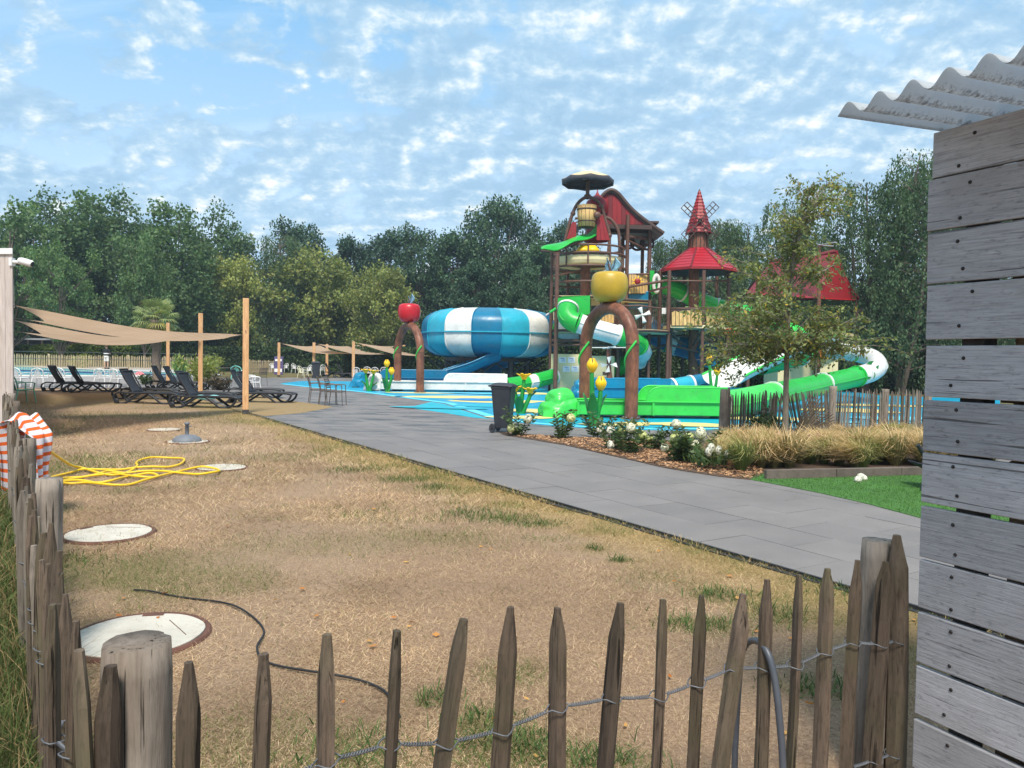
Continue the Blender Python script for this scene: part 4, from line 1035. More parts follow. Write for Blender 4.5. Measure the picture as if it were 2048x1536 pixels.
# ------------------------------------------------------------------ brown slatted bistro chairs
brz = plain('bronze_metal', (.13, .10, .085), .5, .15, 8, metal=.3)
def make_bistro():
    o = thing('slatted_chair', 'brown metal slatted armchair', 'chair', (0, 0, 0), 0, 'brown slatted chairs on the paving')
    for k in range(7): MB().box((-.21 + k * .07, 0, .45), (.055, .46, .014)).build('seat_slat', brz, o)
    mb = MB(); mb.tube([(-.24, -.23, .44), (.24, -.23, .44), (.24, .23, .44), (-.24, .23, .44)], .012, 6, closed=True); mb.build('seat_frame', brz, o)
    for s in (-1, 1):
        MB().tube([(.24, s * .23, .66), (.25, s * .23, .44), (.27, s * .24, 0)], .013, 6).build('leg', brz, o)
        MB().tube([(-.24, s * .23, .44), (-.30, s * .24, 0)], .013, 6).build('leg', brz, o)
        MB().tube(catmull([(-.24, s * .23, .44), (-.27, s * .23, .66), (-.34, s * .22, .90)], 4), .013, 6).build('back_post', brz, o)
        MB().tube(catmull([(-.27, s * .235, .66), (0, s * .25, .675), (.22, s * .24, .66), (.25, s * .23, .60)], 4), .016, 6).build('armrest', brz, o)
    for k in range(6):
        z = .56 + k * .066; x = -.255 - .085 * (k / 5)
        MB().grid(lambda u, v: (x - .03 * math.sin(math.pi * u) - .012 * v, -.22 + .44 * u, z + .036 * v), 6, 1, True, .010).build('back_slat', brz, o)
    return o
bc = make_bistro()
for px, py, rz, lb in ((636, 807, .35, 'brown slatted chair at the left of the three, seen from its back'), (656, 810, .3, 'brown slatted chair in the middle of the three'), (672, 812, -.05, 'brown slatted chair at the right of the three, nearest the splash pad')):
    g_ = G(px, py); place(bc, USED, (g_.x, g_.y, .02), rz, lb)
g_ = G(520, 772); place(bc, USED, (g_.x, g_.y, .02), 2.5, 'brown slatted chair far off behind the tall lawn post')
# small table and slatted bench far behind the shrub
tb_ = thing('garden_table', 'low brown slatted table far behind the dark shrub', 'table', G(445, 757))
for k in range(7): MB().box((-.75 + k * .25, 0, .72), (.22, .9, .03)).build('top_slat', brz, tb_)
for sx in (-.8, .8):
    for sy in (-.4, .4): MB().tube([(sx, sy, 0), (sx, sy, .71)], .025, 6).build('leg', brz, tb_)
# ------------------------------------------------------------------ bins
binm = plain('bin_plastic', (.024, .028, .038), .5, .2, 3, .15, 60)
def make_bin(label, g_, rz, s=1.0):
    o = thing('wheelie_bin', label, 'bin', g_, rz, None, s); o.scale = (.88 * s, .66 * s, s)
    mb = MB(); pr = []
    for z, hx, hy0, hy1 in ((.10, .22, -.24, .22), (.30, .235, -.26, .25), (.93, .285, -.33, .33), (.955, .30, -.35, .35), (.985, .30, -.35, .35)):
        pr.append([(x, y, z) for x, y in ((-hx + .04, hy0), (hx - .04, hy0), (hx, hy0 + .04), (hx, hy1 - .04), (hx - .04, hy1), (-hx + .04, hy1), (-hx, hy1 - .04), (-hx, hy0 + .04))])
    n = 8
    mb.add([p for r in pr for p in r], [(i * n + j, i * n + (j + 1) % n, (i + 1) * n + (j + 1) % n, (i + 1) * n + j) for i in range(4) for j in range(n)] + [tuple(range(n))[::-1]])
    mb.build('body', binm, o, .008)
    for s_ in (-.10, .10): MB().box((s_, -.255, .55), (.02, .012, .5), Matrix.Rotation(-.11, 3, 'X')).build('rib', binm, o)
    def lidf(u, v):
        x = (u - .5) * .64; y = -.385 + v * .74
        return (x, y, 1.0 + .055 * (1 - (2 * u - 1) ** 4) * (1 - (2 * v - 1) ** 6) + .02 * v)
    MB().grid(lidf, 14, 14, True, .03).build('lid', binm, o)
    MB().box((0, -.40, .985), (.30, .04, .03)).build('lid_grip', binm, o, .006)
    MB().tube([(-.22, .36, .99), (-.22, .43, 1.0), (.22, .43, 1.0), (.22, .36, .99)], .016, 8).build('handle', binm, o)
    MB().tube([(-.29, .27, .10), (.29, .27, .10)], .012, 8).build('axle', binm, o)
    for s_ in (-1, 1):
        wh = MB().lathe([(.02, -.025), (.07, -.02), (.095, -.028), (.10, -.02), (.10, .02), (.095, .028), (.07, .02), (.02, .025)], 20, (s_ * .275, .27, .10), Matrix.Rotation(rad(90), 3, 'Y')).build('wheel', binm, o)
        MB().lathe([(.001, -.03), (.03, -.03), (.03, .03), (.001, .03)], 10, (s_ * .275, .27, .10), Matrix.Rotation(rad(90), 3, 'Y')).build('hub', screwm, wh)
    MB().box((0, -.21, .05), (.34, .05, .10)).build('front_foot', binm, o)
    return o
g_ = G(1006, 866); make_bin('dark grey wheelie bin beside the flower bed at the path', (g_.x, g_.y, .02), rad(76))
g_ = G(632, 757); make_bin('grey wheelie bin far off beside the sails', (g_.x, g_.y, .02), rad(10), 1.12)
g_ = G(522, 744); make_bin('far grey bin against the pale picket fence', (g_.x, g_.y, 0), rad(170), 1.0)
# purple sign, barrier
sg = thing('purple_sign', 'narrow purple and white sign leaning on a far sail post', 'sign', G(557, 749))
MB().box((0, 0, .75), (.75, .06, 1.5), Matrix.Rotation(rad(-4), 3, 'X')).build('panel', plain('sign_purple', srgb(85, 75, 120), .5, .35, 6), sg, .01)
MB().box((0, -.10, .35), (.62, .02, .28), Matrix.Rotation(rad(-4), 3, 'X')).build('white_print', white, sg); MB().box((0, -.045, 1.2), (.55, .02, .18), Matrix.Rotation(rad(-4), 3, 'X')).build('white_print', white, sg)
br = thing('metal_barrier', 'thin dark metal barrier in front of the hedge left of the tall post', 'barrier', G(448, 742))
dm = plain('dark_green_metal', (.03, .05, .045), .5)
for k in range(3):
    x = -3 + k * 3
    MB().tube([(x - 1.4, 0, 0), (x - 1.4, 0, 1.5), (x + 1.4, 0, 1.5), (x + 1.4, 0, 0)], .035, 6).build('frame', dm, br)
    for q in range(9): MB().tube([(x - 1.2 + q * .3, 0, .1), (x - 1.2 + q * .3, 0, 1.5)], .018, 5).build('bar', dm, br)
# balls / toys on the pool edge
for px, py, col, lb in ((262, 766, srgb(205, 175, 165), 'pale round beach ball on the lawn before the pool'), (279, 765, srgb(225, 120, 125), 'pink beach ball on the lawn before the pool')):
    g_ = G(px, py); o = thing('beach_ball', lb, 'ball', (g_.x, g_.y, .0))
    for k in range(6): MB().lathe([(.30 * math.cos(a), .30 + .30 * math.sin(a)) for a in [rad(-90 + 15 * i) for i in range(13)]], 4, (0, 0, 0), None, k * math.pi / 3, (k + 1) * math.pi / 3).build('panel', plain('ball_%d_%d' % (int(col[1] * 99), k % 2), sc3(col, 1.0 if k % 2 else .7), .4, .05), o)

# ------------------------------------------------------------------ person beyond the pool
skin = plain('skin', (.52, .31, .22), .6, .06, 6)
pz = G(213, 737.5, PZ); per = thing('person', 'person in a black shirt with white stripe and white shorts beyond the pool', 'person', (pz.x, pz.y, PZ), rad(170), None, 1.0)
def skinbody(verts, edges, radii, name, mat, parent):
    me = bpy.data.meshes.new(name); me.from_pydata(verts, edges, []); me.materials.append(mat); o = link(name, me, parent)
    m = o.modifiers.new('skin', 'SKIN'); m.use_smooth_shade = True
    sv = me.skin_vertices[0].data
    for i, r in enumerate(radii): sv[i].radius = (r, r * .9); sv[i].use_root = (i == 0)
    s = o.modifiers.new('sub', 'SUBSURF'); s.levels = 1; s.render_levels = 2; return o
vs = [(0, 0, .92), (0, 0, 1.10), (0, .01, 1.32), (0, .01, 1.46), (0, -.01, 1.55), (0, -.015, 1.66), (0, -.01, 1.74),
      (-.09, 0, .86), (-.10, -.02, .48), (-.11, .02, .08), (-.11, -.14, .03), (.09, 0, .86), (.11, .02, .48), (.12, .03, .08), (.13, -.12, .03),
      (-.19, .01, 1.40), (-.26, .0, 1.14), (-.20, -.18, 1.10), (-.06, -.24, 1.13), (.19, .01, 1.40), (.26, .0, 1.14), (.20, -.18, 1.12), (.05, -.22, 1.17)]
es = [(0, 1), (1, 2), (2, 3), (3, 4), (4, 5), (5, 6), (0, 7), (7, 8), (8, 9), (9, 10), (0, 11), (11, 12), (12, 13), (13, 14), (2, 15), (15, 16), (16, 17), (17, 18), (2, 19), (19, 20), (20, 21), (21, 22)]
rs = [.14, .125, .15, .065, .06, .10, .07, .095, .06, .042, .035, .095, .06, .042, .035, .065, .048, .038, .035, .065, .048, .038, .035]
skinbody(vs, es, rs, 'body', skin, per)
shirt = MB(); blkc = plain('black_shirt', (.012, .014, .015), .9, .3, 5)
shirt.lathe([(.165, .93), (.165, 1.10), (.185, 1.30), (.175, 1.42), (.09, 1.50), (.068, 1.53)], 16, sq=(1.15, .78))
for s_ in (-1, 1): shirt.tube([(s_ * .14, .01, 1.42), (s_ * .215, .01, 1.36), (s_ * .255, 0, 1.18)], [.085, .078, .072], 10)
shirt.build('shirt', blkc, per)
MB().lathe([(.172, 1.10), (.176, 1.17)], 16, sq=(1.18, .82)).build('shirt_stripe', white, per)
sh = MB().lathe([(.168, .97), (.175, .85)], 14, sq=(1.12, .80))
for s_ in (-1, 1): sh.tube([(s_ * .085, 0, .90), (s_ * .10, 0, .74), (s_ * .108, 0, .56)], [.098, .098, .095], 10)
sh.build('shorts', plain('white_shorts', (.66, .64, .60), .9, .1), per)
MB().ball((0, .012, 1.70), (.108, .118, .115), 12, 8).build('hair', plain('brown_hair', (.11, .06, .035), .8, .3, 20), per)
for s_ in (-1, 1): MB().ball((s_ * .12, -.06, .04), (.055, .14, .05), 8, 6).build('shoe', blkc, per)
# ------------------------------------------------------------------ arches, tulips, slides
frp = lambda nm, c, r=.28: plain(nm, c, r + .06, .13, 1.6, .04, 8, dirt=tuple(.62 * x + .045 for x in c))
GRN = frp('slide_green', srgb(30, 170, 62)); GRN2 = frp('slide_bright_green', srgb(62, 200, 80)); WHT = frp('slide_white', (.72, .71, .68)); BLU = frp('slide_blue', srgb(0, 108, 145)); BLU2 = frp('slide_mid_blue', srgb(0, 124, 160))
TEA = frp('slide_teal', srgb(38, 160, 185)); SKY_ = frp('slide_light_blue', srgb(110, 190, 228)); CRM = plain('cream_board', srgb(222, 206, 160), .6, .08, 2)
brn = wood('painted_wood_pipe', (.10, .040, .026), (.235, .100, .062), (.085, .036, .027), 2, 4, 3.4, .42, .15, .1)
brt = plain('brown_steel', (.115, .055, .038), .5, .25, 4)
dkb = plain('dark_brown_steel', (.060, .032, .026), .5, .25, 4)
redp = plain('red_panel', srgb(140, 24, 32), .5, .12, 2, .1, 12); redd = plain('dark_red_panel', srgb(108, 24, 32), .55, .15, 2, .1, 12)
plk = wood('tan_plank', (.40, .22, .07), (.66, .44, .18), None, 2, 6, 3, .6, .2, .10)
yel = plain('yellow_gloss', srgb(245, 195, 20), .4, .08, 2); stemm = plain('stem_green', srgb(32, 140, 58), .4, .12, 3); leafg = plain('leaf_dark_green', srgb(20, 110, 50), .4, .12, 3)

def apple_arch(label, front, rear, apple, apple_r, mat, group, wings):
    fr, re = Vector((front.x, front.y, 0)), Vector((rear.x, rear.y, 0)); d = fr - re; w_ = d.length; c = (fr + re) / 2
    o = thing('apple_arch', label, 'arch', c, math.atan2(d.y, d.x), group); h = 3.26; R_ = w_ / 2; r = .18
    pts = [(R_, 0, .02), (R_, 0, .8), (R_, 0, 1.6), (R_, 0, h - R_ - r)] + [(R_ * math.cos(a), 0, h - R_ - r + R_ * math.sin(a)) for a in [math.pi * k / 14 for k in range(1, 14)]] + [(-R_, 0, h - R_ - r), (-R_, 0, 1.6), (-R_, 0, .8), (-R_, 0, .02)]
    MB().tube(pts, r, 20, False).build('arch_pipe', brn, o)
    for s in (-1, 1):
        MB().lathe([(.001, .05), (.24, .05), (.26, .03), (.26, .0)], 20, (s * R_, 0, .03)).build('base_flange', dkb, o)
        for k in range(8):
            a = k * math.pi / 4 + .2; MB().lathe([(.022, .0), (.022, .07), (.001, .075)], 6, (s * R_ + .215 * math.cos(a), .215 * math.sin(a), .03)).build('bolt', wirem, o)
        MB().lathe([(r + .006, 0), (r + .006, .03)], 20, (s * R_, 0, h - R_ - r - .02)).build('joint_band', dkb, o)
        hel = [(s * R_ + (r + .012) * math.cos(q), (r + .012) * math.sin(q), .55 + .26 * q) for q in [k * .25 + (2.6 if s < 0 else 2.6) for k in range(15)]]
        MB().tube(hel, .032, 7).build('vine', GRN2, o)
    az = h - .02 + apple_r * .8
    prof = [(.001, -.74), (.22, -.80), (.52, -.80), (.80, -.64), (.96, -.28), (1.0, .10), (.97, .42), (.86, .68), (.62, .80), (.32, .75), (.12, .62), (.001, .56)]
    def sm(pf, k=5): return [(max(p.x, .0005), p.y) for p in catmull([(a, b, 0) for a, b in pf], k)]
    MB().lathe([(a * apple_r, b * apple_r) for a, b in sm(prof)], 32, (0, 0, az)).build('apple', mat, o)
    MB().tube(catmull([(0, 0, az + apple_r * .5), (.02, 0, az + apple_r * .9), (-.05, 0, az + apple_r * 1.25)], 5), .035, 8).build('apple_stem', dkb, o)
    for k, (sx, tx, hgt) in enumerate(wings):
        lf = MB().grid(lambda u, v: (sx * (.02 + .30 * math.sin(math.pi * min(1, u * 1.05)) * (1 - abs(2 * v - 1) * .15) * (v - .25) * 1.3 + u * tx), .06 * math.sin(3 * u) + .05 * (v - .5), az + apple_r * .72 + u * hgt), 10, 4, True, .01).build('wing', plain('wing_blue_grey', srgb(120, 165, 190), .4, .5, 9), o)
        MB().tube([(sx * (.02 + tx * u), .06 * math.sin(3 * u) - .02, az + apple_r * .72 + u * hgt) for u in [i / 8 for i in range(9)]], .014, 5).build('vein', blk, lf)
    return o
apy = plain('apple_yellow', srgb(176, 146, 44), .38, .22, 1.3); apr = plain('apple_red', srgb(190, 26, 40), .32, .12, .9)
apple_arch('tall brown pipe arch carrying a yellow green apple over the green slide end', G(1262, 838, .03), W(1170, 790, 22.5), None, .52, apy, 'arches with giant apples', [(-1, .12, .45), (1, .22, .42)])
apple_arch('tall brown pipe arch carrying a red apple over the white slide end', G(840, 785, .03), W(795, 760, 36.7), None, .52, apr, 'arches with giant apples', [(-1, .10, .40), (1, .22, .50)])

def tulips(label, g_, stems, leaves, kind='tulip', s=1.0):
    o = thing('giant_flower', label, 'flower', (g_.x, g_.y, .03), 0, 'giant plastic flowers', s)
    for k, (dx, dy, h, lean) in enumerate(stems):
        top = Vector((dx + lean, dy, h))
        st = MB().tube(catmull([(dx * .4, dy * .4, 0), (dx * .8, dy, h * .4), (dx + lean * .6, dy, h * .75), top], 4), [.075 - .025 * i / 12 for i in range(13)], 10).build('stem', stemm, o)
        if kind == 'tulip':
            for q in range(6):
                a = q * math.pi / 3
                def pet(u, v, a=a):
                    th = (u - .5) * 1.25; r = (.03 + .12 * math.sin(min(1, v * 1.15) * math.pi * .62) ** .8) * (1.02 if a % 2 < 1 else .96); r *= (1 - .62 * (max(0, v - .45) / .55) ** 1.5)
                    ww = th * (1 - .75 * max(0, v - .55) / .45); return (top.x + r * math.cos(a + ww), top.y + r * math.sin(a + ww), top.z - .02 + v * .36)
                MB().grid(pet, 6, 8, True, .012).build('petal', yel, o)
        else:
            for q in range(10):
                a = q * math.pi / 5
                def pet(u, v, a=a):
                    r = .05 + v * .17; th = (u - .5) * .8 * math.sin(math.pi * (.15 + .75 * v)); return (top.x + r * math.cos(a + th), top.y + r * math.sin(a + th), top.z + .02 + .13 * v ** .6 + .02 * (q % 2))
                MB().grid(pet, 4, 5, True, .015).build('petal', yel, o)
            MB().ball(top + V(0, 0, .06), (.09, .09, .07), 10, 6).build('flower_centre', yel, o)
    for a, h, sp in leaves:
        def lf(u, v):
            wd = .16 * math.sin(math.pi * (.12 + .85 * u)) ; r = .05 + sp * u ** 1.8; x = r; y = (v - .5) * wd * 1.6
            return (x * math.cos(a) - y * math.sin(a), x * math.sin(a) + y * math.cos(a), h * u + .05 * (2 * v - 1) ** 2)
        MB().grid(lf, 10, 4, True, .012).build('leaf', leafg, o)
    return o
tulips('tall pair of yellow tulips in front of the green slide and arch', G(1186, 853, .03), [(-.03, .02, 1.28, -.02), (.13, -.03, .86, .03)], [(2.6, .75, .22), (.3, .72, .28), (4.5, .8, .15)])
tulips('pair of yellow tulips beside the white boulder and red apple arch', G(774, 784, .03), [(-.02, .0, 1.12, .0), (.14, 0, .78, .05)], [(2.8, .6, .22), (.2, .62, .25), (4.4, .55, .2)])
tulips('open yellow flowers just right of the dark wheelie bin', G(1040, 827, .03), [(.05, .0, .98, .05), (-.10, .05, .62, -.05), (.20, -.05, .58, .08)], [(2.8, .4, .18), (.1, .62, .40), (4.5, .5, .2)], 'open', 1.0)
tulips('low open yellow flowers between the blue and the white boulder', G(738, 782, .03), [(-.1, 0, .78, -.05), (.12, 0, .74, .08)], [(2.9, .4, .3), (.3, .35, .3)], 'open', 1.05)
tulips('yellow tulips far right, beside the blue tube below the young tree', W(1424, 790, 30), [(-.05, 0, 1.5, -.08), (.12, 0, 1.05, .06)], [(2.8, .6, .22), (.2, .6, .25)])

def boulder(label, g_, sx, sy, sz, mat, seed, rz=0.0):
    """two-tier moulded rock: a sweeping skirt that runs out to the trough and a rounded crest above a crease"""
    o = thing('boulder_cap', label, 'slide end', (g_.x, g_.y, .03), rz, 'rock shaped slide ends')
    def wob(p, k): return 1 + k * mnoise.noise(p * 1.5 + Vector((seed, 0, 0))) + k * .35 * mnoise.noise(p * 4 + Vector((seed, 3, 0)))
    def skirt(u, v):
        a = 2 * math.pi * u; th = v * math.pi / 2; r = math.cos(th) ** .45; z = math.sin(th) ** 1.2; p = Vector((math.cos(a), math.sin(a), z))
        sweep = .12 * math.tanh(7 * math.sin(3.4 * p.x + 2.2 * z - 1.6 * p.y + seed)) * (1 - z) * .5
        return (sx * 1.08 * r * math.cos(a) * (wob(p, .16) + sweep), sy * r * math.sin(a) * (wob(p, .16) + sweep), sz * .66 * z * (1 + .16 * p.x))
    MB().grid(skirt, 56, 22).build('skirt', mat, o)
    def crest(u, v):
        a = 2 * math.pi * u; th = v * math.pi / 2; r = math.cos(th) ** .6; z = math.sin(th); p = Vector((r * math.cos(a), r * math.sin(a), z))
        k = wob(p, .18); return (sx * (.04 + .74 * r * math.cos(a) * k), sy * .8 * r * math.sin(a) * k, sz * (.44 + .56 * z * (1 + .05 * math.cos(a))))
    MB().grid(crest, 44, 16).build('crest', mat, o)
    MB().lathe([(max(sx, sy) * .98, .0), (max(sx, sy) * .99, .04)], 30, sq=(sx / max(sx, sy), sy / max(sx, sy))).build('foot_rim', dkb, o)
    return o
boulder('bright green rock shaped cap ending the green slide', W(1118, 833, 21.4), .60, .62, .78, GRN2, 1.3)
boulder('white rock shaped cap ending the white slide', W(749, 783, 36), .50, .62, .80, WHT, 2.7)
boulder('blue rock shaped cap behind the white one', W(719, 774, 39.5), .46, .60, .78, BLU2, 4.1)
boulder('blue rock shaped cap hidden behind the yellow apple arch', W(1160, 800, 30.5), .42, .6, .82, BLU2, 5.2)

def trough(label, a, b_, w_, h, mat, high=None, group='open run-out troughs of the slides', z0=.10):
    """straight open run-out: floor, two flanged walls, ribs, feet; optional higher walls from parameter high=(t0,h2)"""
    a, b_ = Vector(a), Vector(b_); d = b_ - a; ln = d.length
    o = thing('slide_runout', label, 'water slide', (a.x, a.y, .03), math.atan2(d.y, d.x), group)
    MB().box((ln / 2, 0, z0), (ln, w_, .04)).build('floor', mat, o)
    for s in (-1, 1):
        MB().box((ln / 2, s * w_ / 2, z0 + (h - z0) / 2), (ln, .035, h - z0)).build('wall', mat, o)
        MB().box((ln / 2, s * (w_ / 2 + .02), h), (ln, .12, .035)).build('flange', mat, o, .006)
        if high:
            t0, h2 = high; x0 = t0 * ln
            pts = [(x0 + .34 * (1 - math.cos(q)), s * w_ / 2 - .02, h + (h2 - h) * math.sin(q)) for q in [math.pi / 2 * k / 8 for k in range(9)]] + [(ln, s * w_ / 2 - .02, h2), (ln, s * w_ / 2 - .02, h)]
            MB().prism(pts, (0, .035, 0)).build('high_wall', mat, o)
            pts2 = [(p[0], p[1], p[2]) for p in pts[:10]]
            MB().tube([(p[0], p[1] + .017, p[2]) for p in pts2], .028, 6).build('lip', mat, o)
    n = max(2, int(ln / 1.5))
    for k in range(n + 1):
        x = ln * k / n
        MB().box((x, 0, z0 + (h - z0) / 2 - .02), (.06, w_ + .17, h - z0 - .02)).build('rib', mat, o)
        for s in (-1, 1): MB().box((min(max(x, .1), ln - .1), s * w_ * .4, z0 / 2), (.08, .08, z0)).build('foot', dkb, o)
    return o
trough('bright green open slide run-out crossing under the yellow apple arch', W(1150, 830, 21.55), W(1440, 838, 21.75), 1.15, .46, GRN2, (.46, .86))
trough('blue open slide run-out behind the green one', W(1152, 800, 30.8), W(1330, 800, 31.5), 1.1, .50, BLU2, (.08, .85))
trough('white open slide run-out crossing under the red apple arch', W(762, 783, 36.0), W(1012, 779, 36.6), 1.15, .46, WHT, (.50, .83))
trough('blue open slide run-out behind the white one', W(740, 775, 39.6), W(892, 772, 40.2), 1.1, .52, BLU, (.12, .92))

def tubeslide(label, secs, r, n=18, group='closed tube slides'):
    """secs: list of (path points, material); a raised ring between sections"""
    o = thing('tube_slide', label, 'water slide', (0, 0, 0), 0, group)
    for i, (pts, mat) in enumerate(secs):
        pp = catmull(pts, 5)
        MB().tube(pp, r, n, False).build('tube_section', mat, o)
        t_ = (pp[1] - pp[0]).normalized()
        MB().tube([pp[0] - t_ * .05, pp[0] + t_ * .05], r * 1.11, n, True).build('flange_ring', WHT if mat is not WHT else GRN, o)
        s = (pp[-1] - pp[0]); sidev = Vector((s.y, -s.x, 0)).normalized() if (abs(s.x) + abs(s.y)) > .1 else Vector((0, -1, 0))
        if sidev.y > 0: sidev = -sidev
        MB().tube([p + sidev * r * 1.0 for p in pp], .035, 5).build('seam_flange', mat, o)
    return o
# right green tube ending in the white curve
oo = tubeslide('green tube slide with white rings behind the garden fence, joining the green run-out', [
    ([W(1438, 809, 21.9), W(1475, 805, 22.6), W(1514, 797, 23.6), W(1545, 790, 24.8)], GRN2), ([W(1545, 790, 24.8), W(1579, 783, 26.2), W(1612, 776, 27.6), W(1645, 768, 29)], GRN),
    ([W(1645, 768, 29), W(1680, 761, 30.2), W(1713, 753, 31)], GRN), ([W(1713, 753, 31), W(1740, 745, 31.8), W(1755, 733, 33), W(1747, 718, 34.8), W(1722, 709, 36.2), W(1690, 704, 37.2), W(1655, 700, 38)], WHT)], .40)
# dark green leaf marks painted on the white curve
for px, py, d, s, a in ((1738, 727, 31.9, .22, .5), (1722, 742, 31.15, .16, 2.2), (1752, 738, 31.9, .2, 1.0), (1735, 757, 31.2, .17, .4), (1712, 720, 35.0, .2, .9), (1748, 752, 31.6, .15, 1.5)):
    p = W(px, py, d - .46); MB().prism([p + V(s * math.cos(a + q) * k, 0, s * math.sin(a + q) * k) for q, k in ((0, 1), (.9, .45), (3.14, .8), (-.9, .45))], (0, -.02, 0)).build('leaf_mark', leafg, oo)
# front spiral of the main tower
tubeslide('green and white spiral tube slide curling down beside the yellow apple arch', [
    ([W(1136, 616, 37.0), W(1134, 630, 36.7), W(1142, 641, 36.5), W(1156, 646, 36.4)], GRN), ([W(1156, 646, 36.4), W(1180, 655, 36.4), W(1208, 663, 36.5), W(1234, 670, 36.6)], WHT),
    ([W(1234, 670, 36.6), W(1258, 679, 36.8), W(1276, 691, 37.4)], GRN), ([W(1276, 691, 37.4), W(1284, 705, 38.3), W(1276, 719, 39.2)], WHT), ([W(1276, 719, 39.2), W(1260, 728, 39.6), W(1240, 733, 39.8), W(1215, 737, 40)], GRN),
    ([W(1215, 737, 40), W(1160, 744, 40), W(1105, 752, 39.6)], WHT)], .47)
tubeslide('green and white half tube leading into the white run-out', [([W(1108, 752, 38.4), W(1090, 757, 38), W(1072, 762, 37.6)], GRN), ([W(1072, 762, 37.6), W(1055, 765, 37.3)], WHT), ([W(1055, 765, 37.3), W(1035, 768, 36.9), W(1012, 771, 36.6)], GRN)], .36)
# upper green tube going right
tubeslide('long green tube slide descending to the right behind the windmill pavilion', [
    ([W(1308, 566, 41), W(1330, 572, 41), W(1352, 579, 41.2), W(1366, 586, 41.3)], GRN), ([W(1366, 586, 41.3), W(1400, 602, 41.6), W(1435, 614, 41.8)], GRN2), ([W(1435, 614, 41.8), W(1470, 622, 41.5), W(1510, 632, 41), W(1550, 650, 40)], GRN),
    ([W(1550, 650, 40), W(1590, 668, 39), W(1620, 690, 38), W(1600, 712, 36.5)], GRN2), ([W(1600, 712, 36.5), W(1560, 722, 35), W(1520, 730, 34)], GRN)], .45)
tubeslide('blue and white tube slide below the deck of the main tower', [([W(1292, 655, 42), W(1312, 668, 42), W(1335, 680, 42)], BLU), ([W(1335, 680, 42), W(1356, 688, 42)], WHT), ([W(1356, 688, 42), W(1385, 698, 41.5), W(1420, 712, 40)], BLU)], .62)
tubeslide('blue and light blue tube slide feeding the blue run-out behind the green one', [([W(1424, 762, 32.6), W(1400, 766, 32.3), W(1380, 770, 32)], BLU), ([W(1380, 770, 32), W(1360, 773, 31.8), W(1346, 776, 31.6)], TEA), ([W(1346, 776, 31.6), W(1330, 780, 31.5)], BLU2)], .38)
# blue chute under the bowl
def chute(label, pts, w_, h, mat, mat2=None):
    o = thing('open_slide', label, 'water slide', (0, 0, 0), 0, 'open slides'); pp = catmull(pts, 5)
    def fn(u, v):
        k = min(int(u * (len(pp) - 1)), len(pp) - 2); f = u * (len(pp) - 1) - k; p = pp[k].lerp(pp[k + 1], f); t_ = (pp[k + 1] - pp[k]).normalized(); s = Vector((t_.y, -t_.x, 0)).normalized()
        a = (v - .5) * math.pi; return p + s * (w_ / 2 * math.sin(a)) + Vector((0, 0, h * (1 - math.cos(a))))
    MB().grid(fn, 30, 14, True, .03).build('channel', mat, o)
    for e in (0, 1): MB().tube([Vector(fn(i / 30, e)) for i in range(31)], .05, 6).build('lip', mat2 or mat, o)
    return o
chute('dark blue open chute dropping from under the striped bowl', [W(1000, 722, 41), W(965, 735, 40.8), W(930, 750, 40.5), W(890, 763, 40.2)], 1.15, .60, BLU)
chute('wide white open slide with green edges behind the young tree', [W(1640, 690, 36), W(1590, 706, 34.5), W(1540, 728, 33), W(1490, 752, 31.5), W(1445, 776, 30.5)], 2.0, .50, WHT, GRN2)

# ------------------------------------------------------------------ striped bowl
bc_ = W(980, 668, 43.5); bo = thing('slide_bowl', 'huge lying bowl of blue, teal and white panels on brown legs', 'water slide', (bc_.x, bc_.y, 0))
RB, zc, HB = 3.78, bc_.z, 1.33
def bprof(t):   # t -1..1 bottom to top
    a = abs(t); r = RB * (1 - .30 * a ** 3.9) if a < .995 else RB * .62
    return r, zc + HB * t
ng = 15; off = math.atan2(-1, 0) - rad(12.7)
cyc = [BLU, TEA, WHT]
for g2 in range(ng):
    a0 = off + g2 * 2 * math.pi / ng; a1 = off + (g2 + 1) * 2 * math.pi / ng
    for lo, hi in ((-1, 0), (0, 1)):
        pr = [bprof(lo + (hi - lo) * k / 9) for k in range(10)]
        pn = MB().lathe(pr, 6, (0, 0, 0), None, a0, a1).build('panel', cyc[g2 % 3], bo)
        mb = MB(); mb.tube([(r * 1.006 * math.cos(a0), r * 1.006 * math.sin(a0), z) for r, z in pr], .035, 5); mb.build('seam', cyc[g2 % 3], pn)
rt, zt = bprof(1)
MB().lathe([(rt, zt), (rt - .25, zt + .02), (rt - 1.0, zt - .15)], 45).build('top_rim', BLU, bo)
MB().lathe([(RB * 1.0, zc - .03), (RB * 1.022, zc - .03), (RB * 1.022, zc + .03), (RB * 1.0, zc + .03)], 45, smooth=False).build('middle_flange', TEA, bo)
MB().lathe([(rt, zc - HB), (rt * .6, zc - HB - .35), (.7, zc - HB - .7), (.6, zc - HB - 1.2)], 30).build('funnel', BLU, bo)
MB().lathe([(rt + .1, zc - HB - .22), (rt + .25, zc - HB - .22), (rt + .25, zc - HB - .02), (rt + .1, zc - HB - .02), (rt + .1, zc - HB - .22)], 30, smooth=False).build('ring_beam', dkb, bo)
for k, a in enumerate((rad(-125), rad(-100), rad(-60), rad(-30), rad(90), rad(150), rad(30), rad(200))):
    x, y = (rt + .1) * math.cos(a), (rt + .1) * math.sin(a); lg_ = MB().tube([(x, y, 0), (x, y, zc - HB - .1)], .17, 12).build('leg', dkb, bo)
    for s in (-1, 1): MB().tube([(x, y, .75), (x + s * 1.0, y, zc - HB - .15)], .06, 6).build('brace', dkb, lg_)
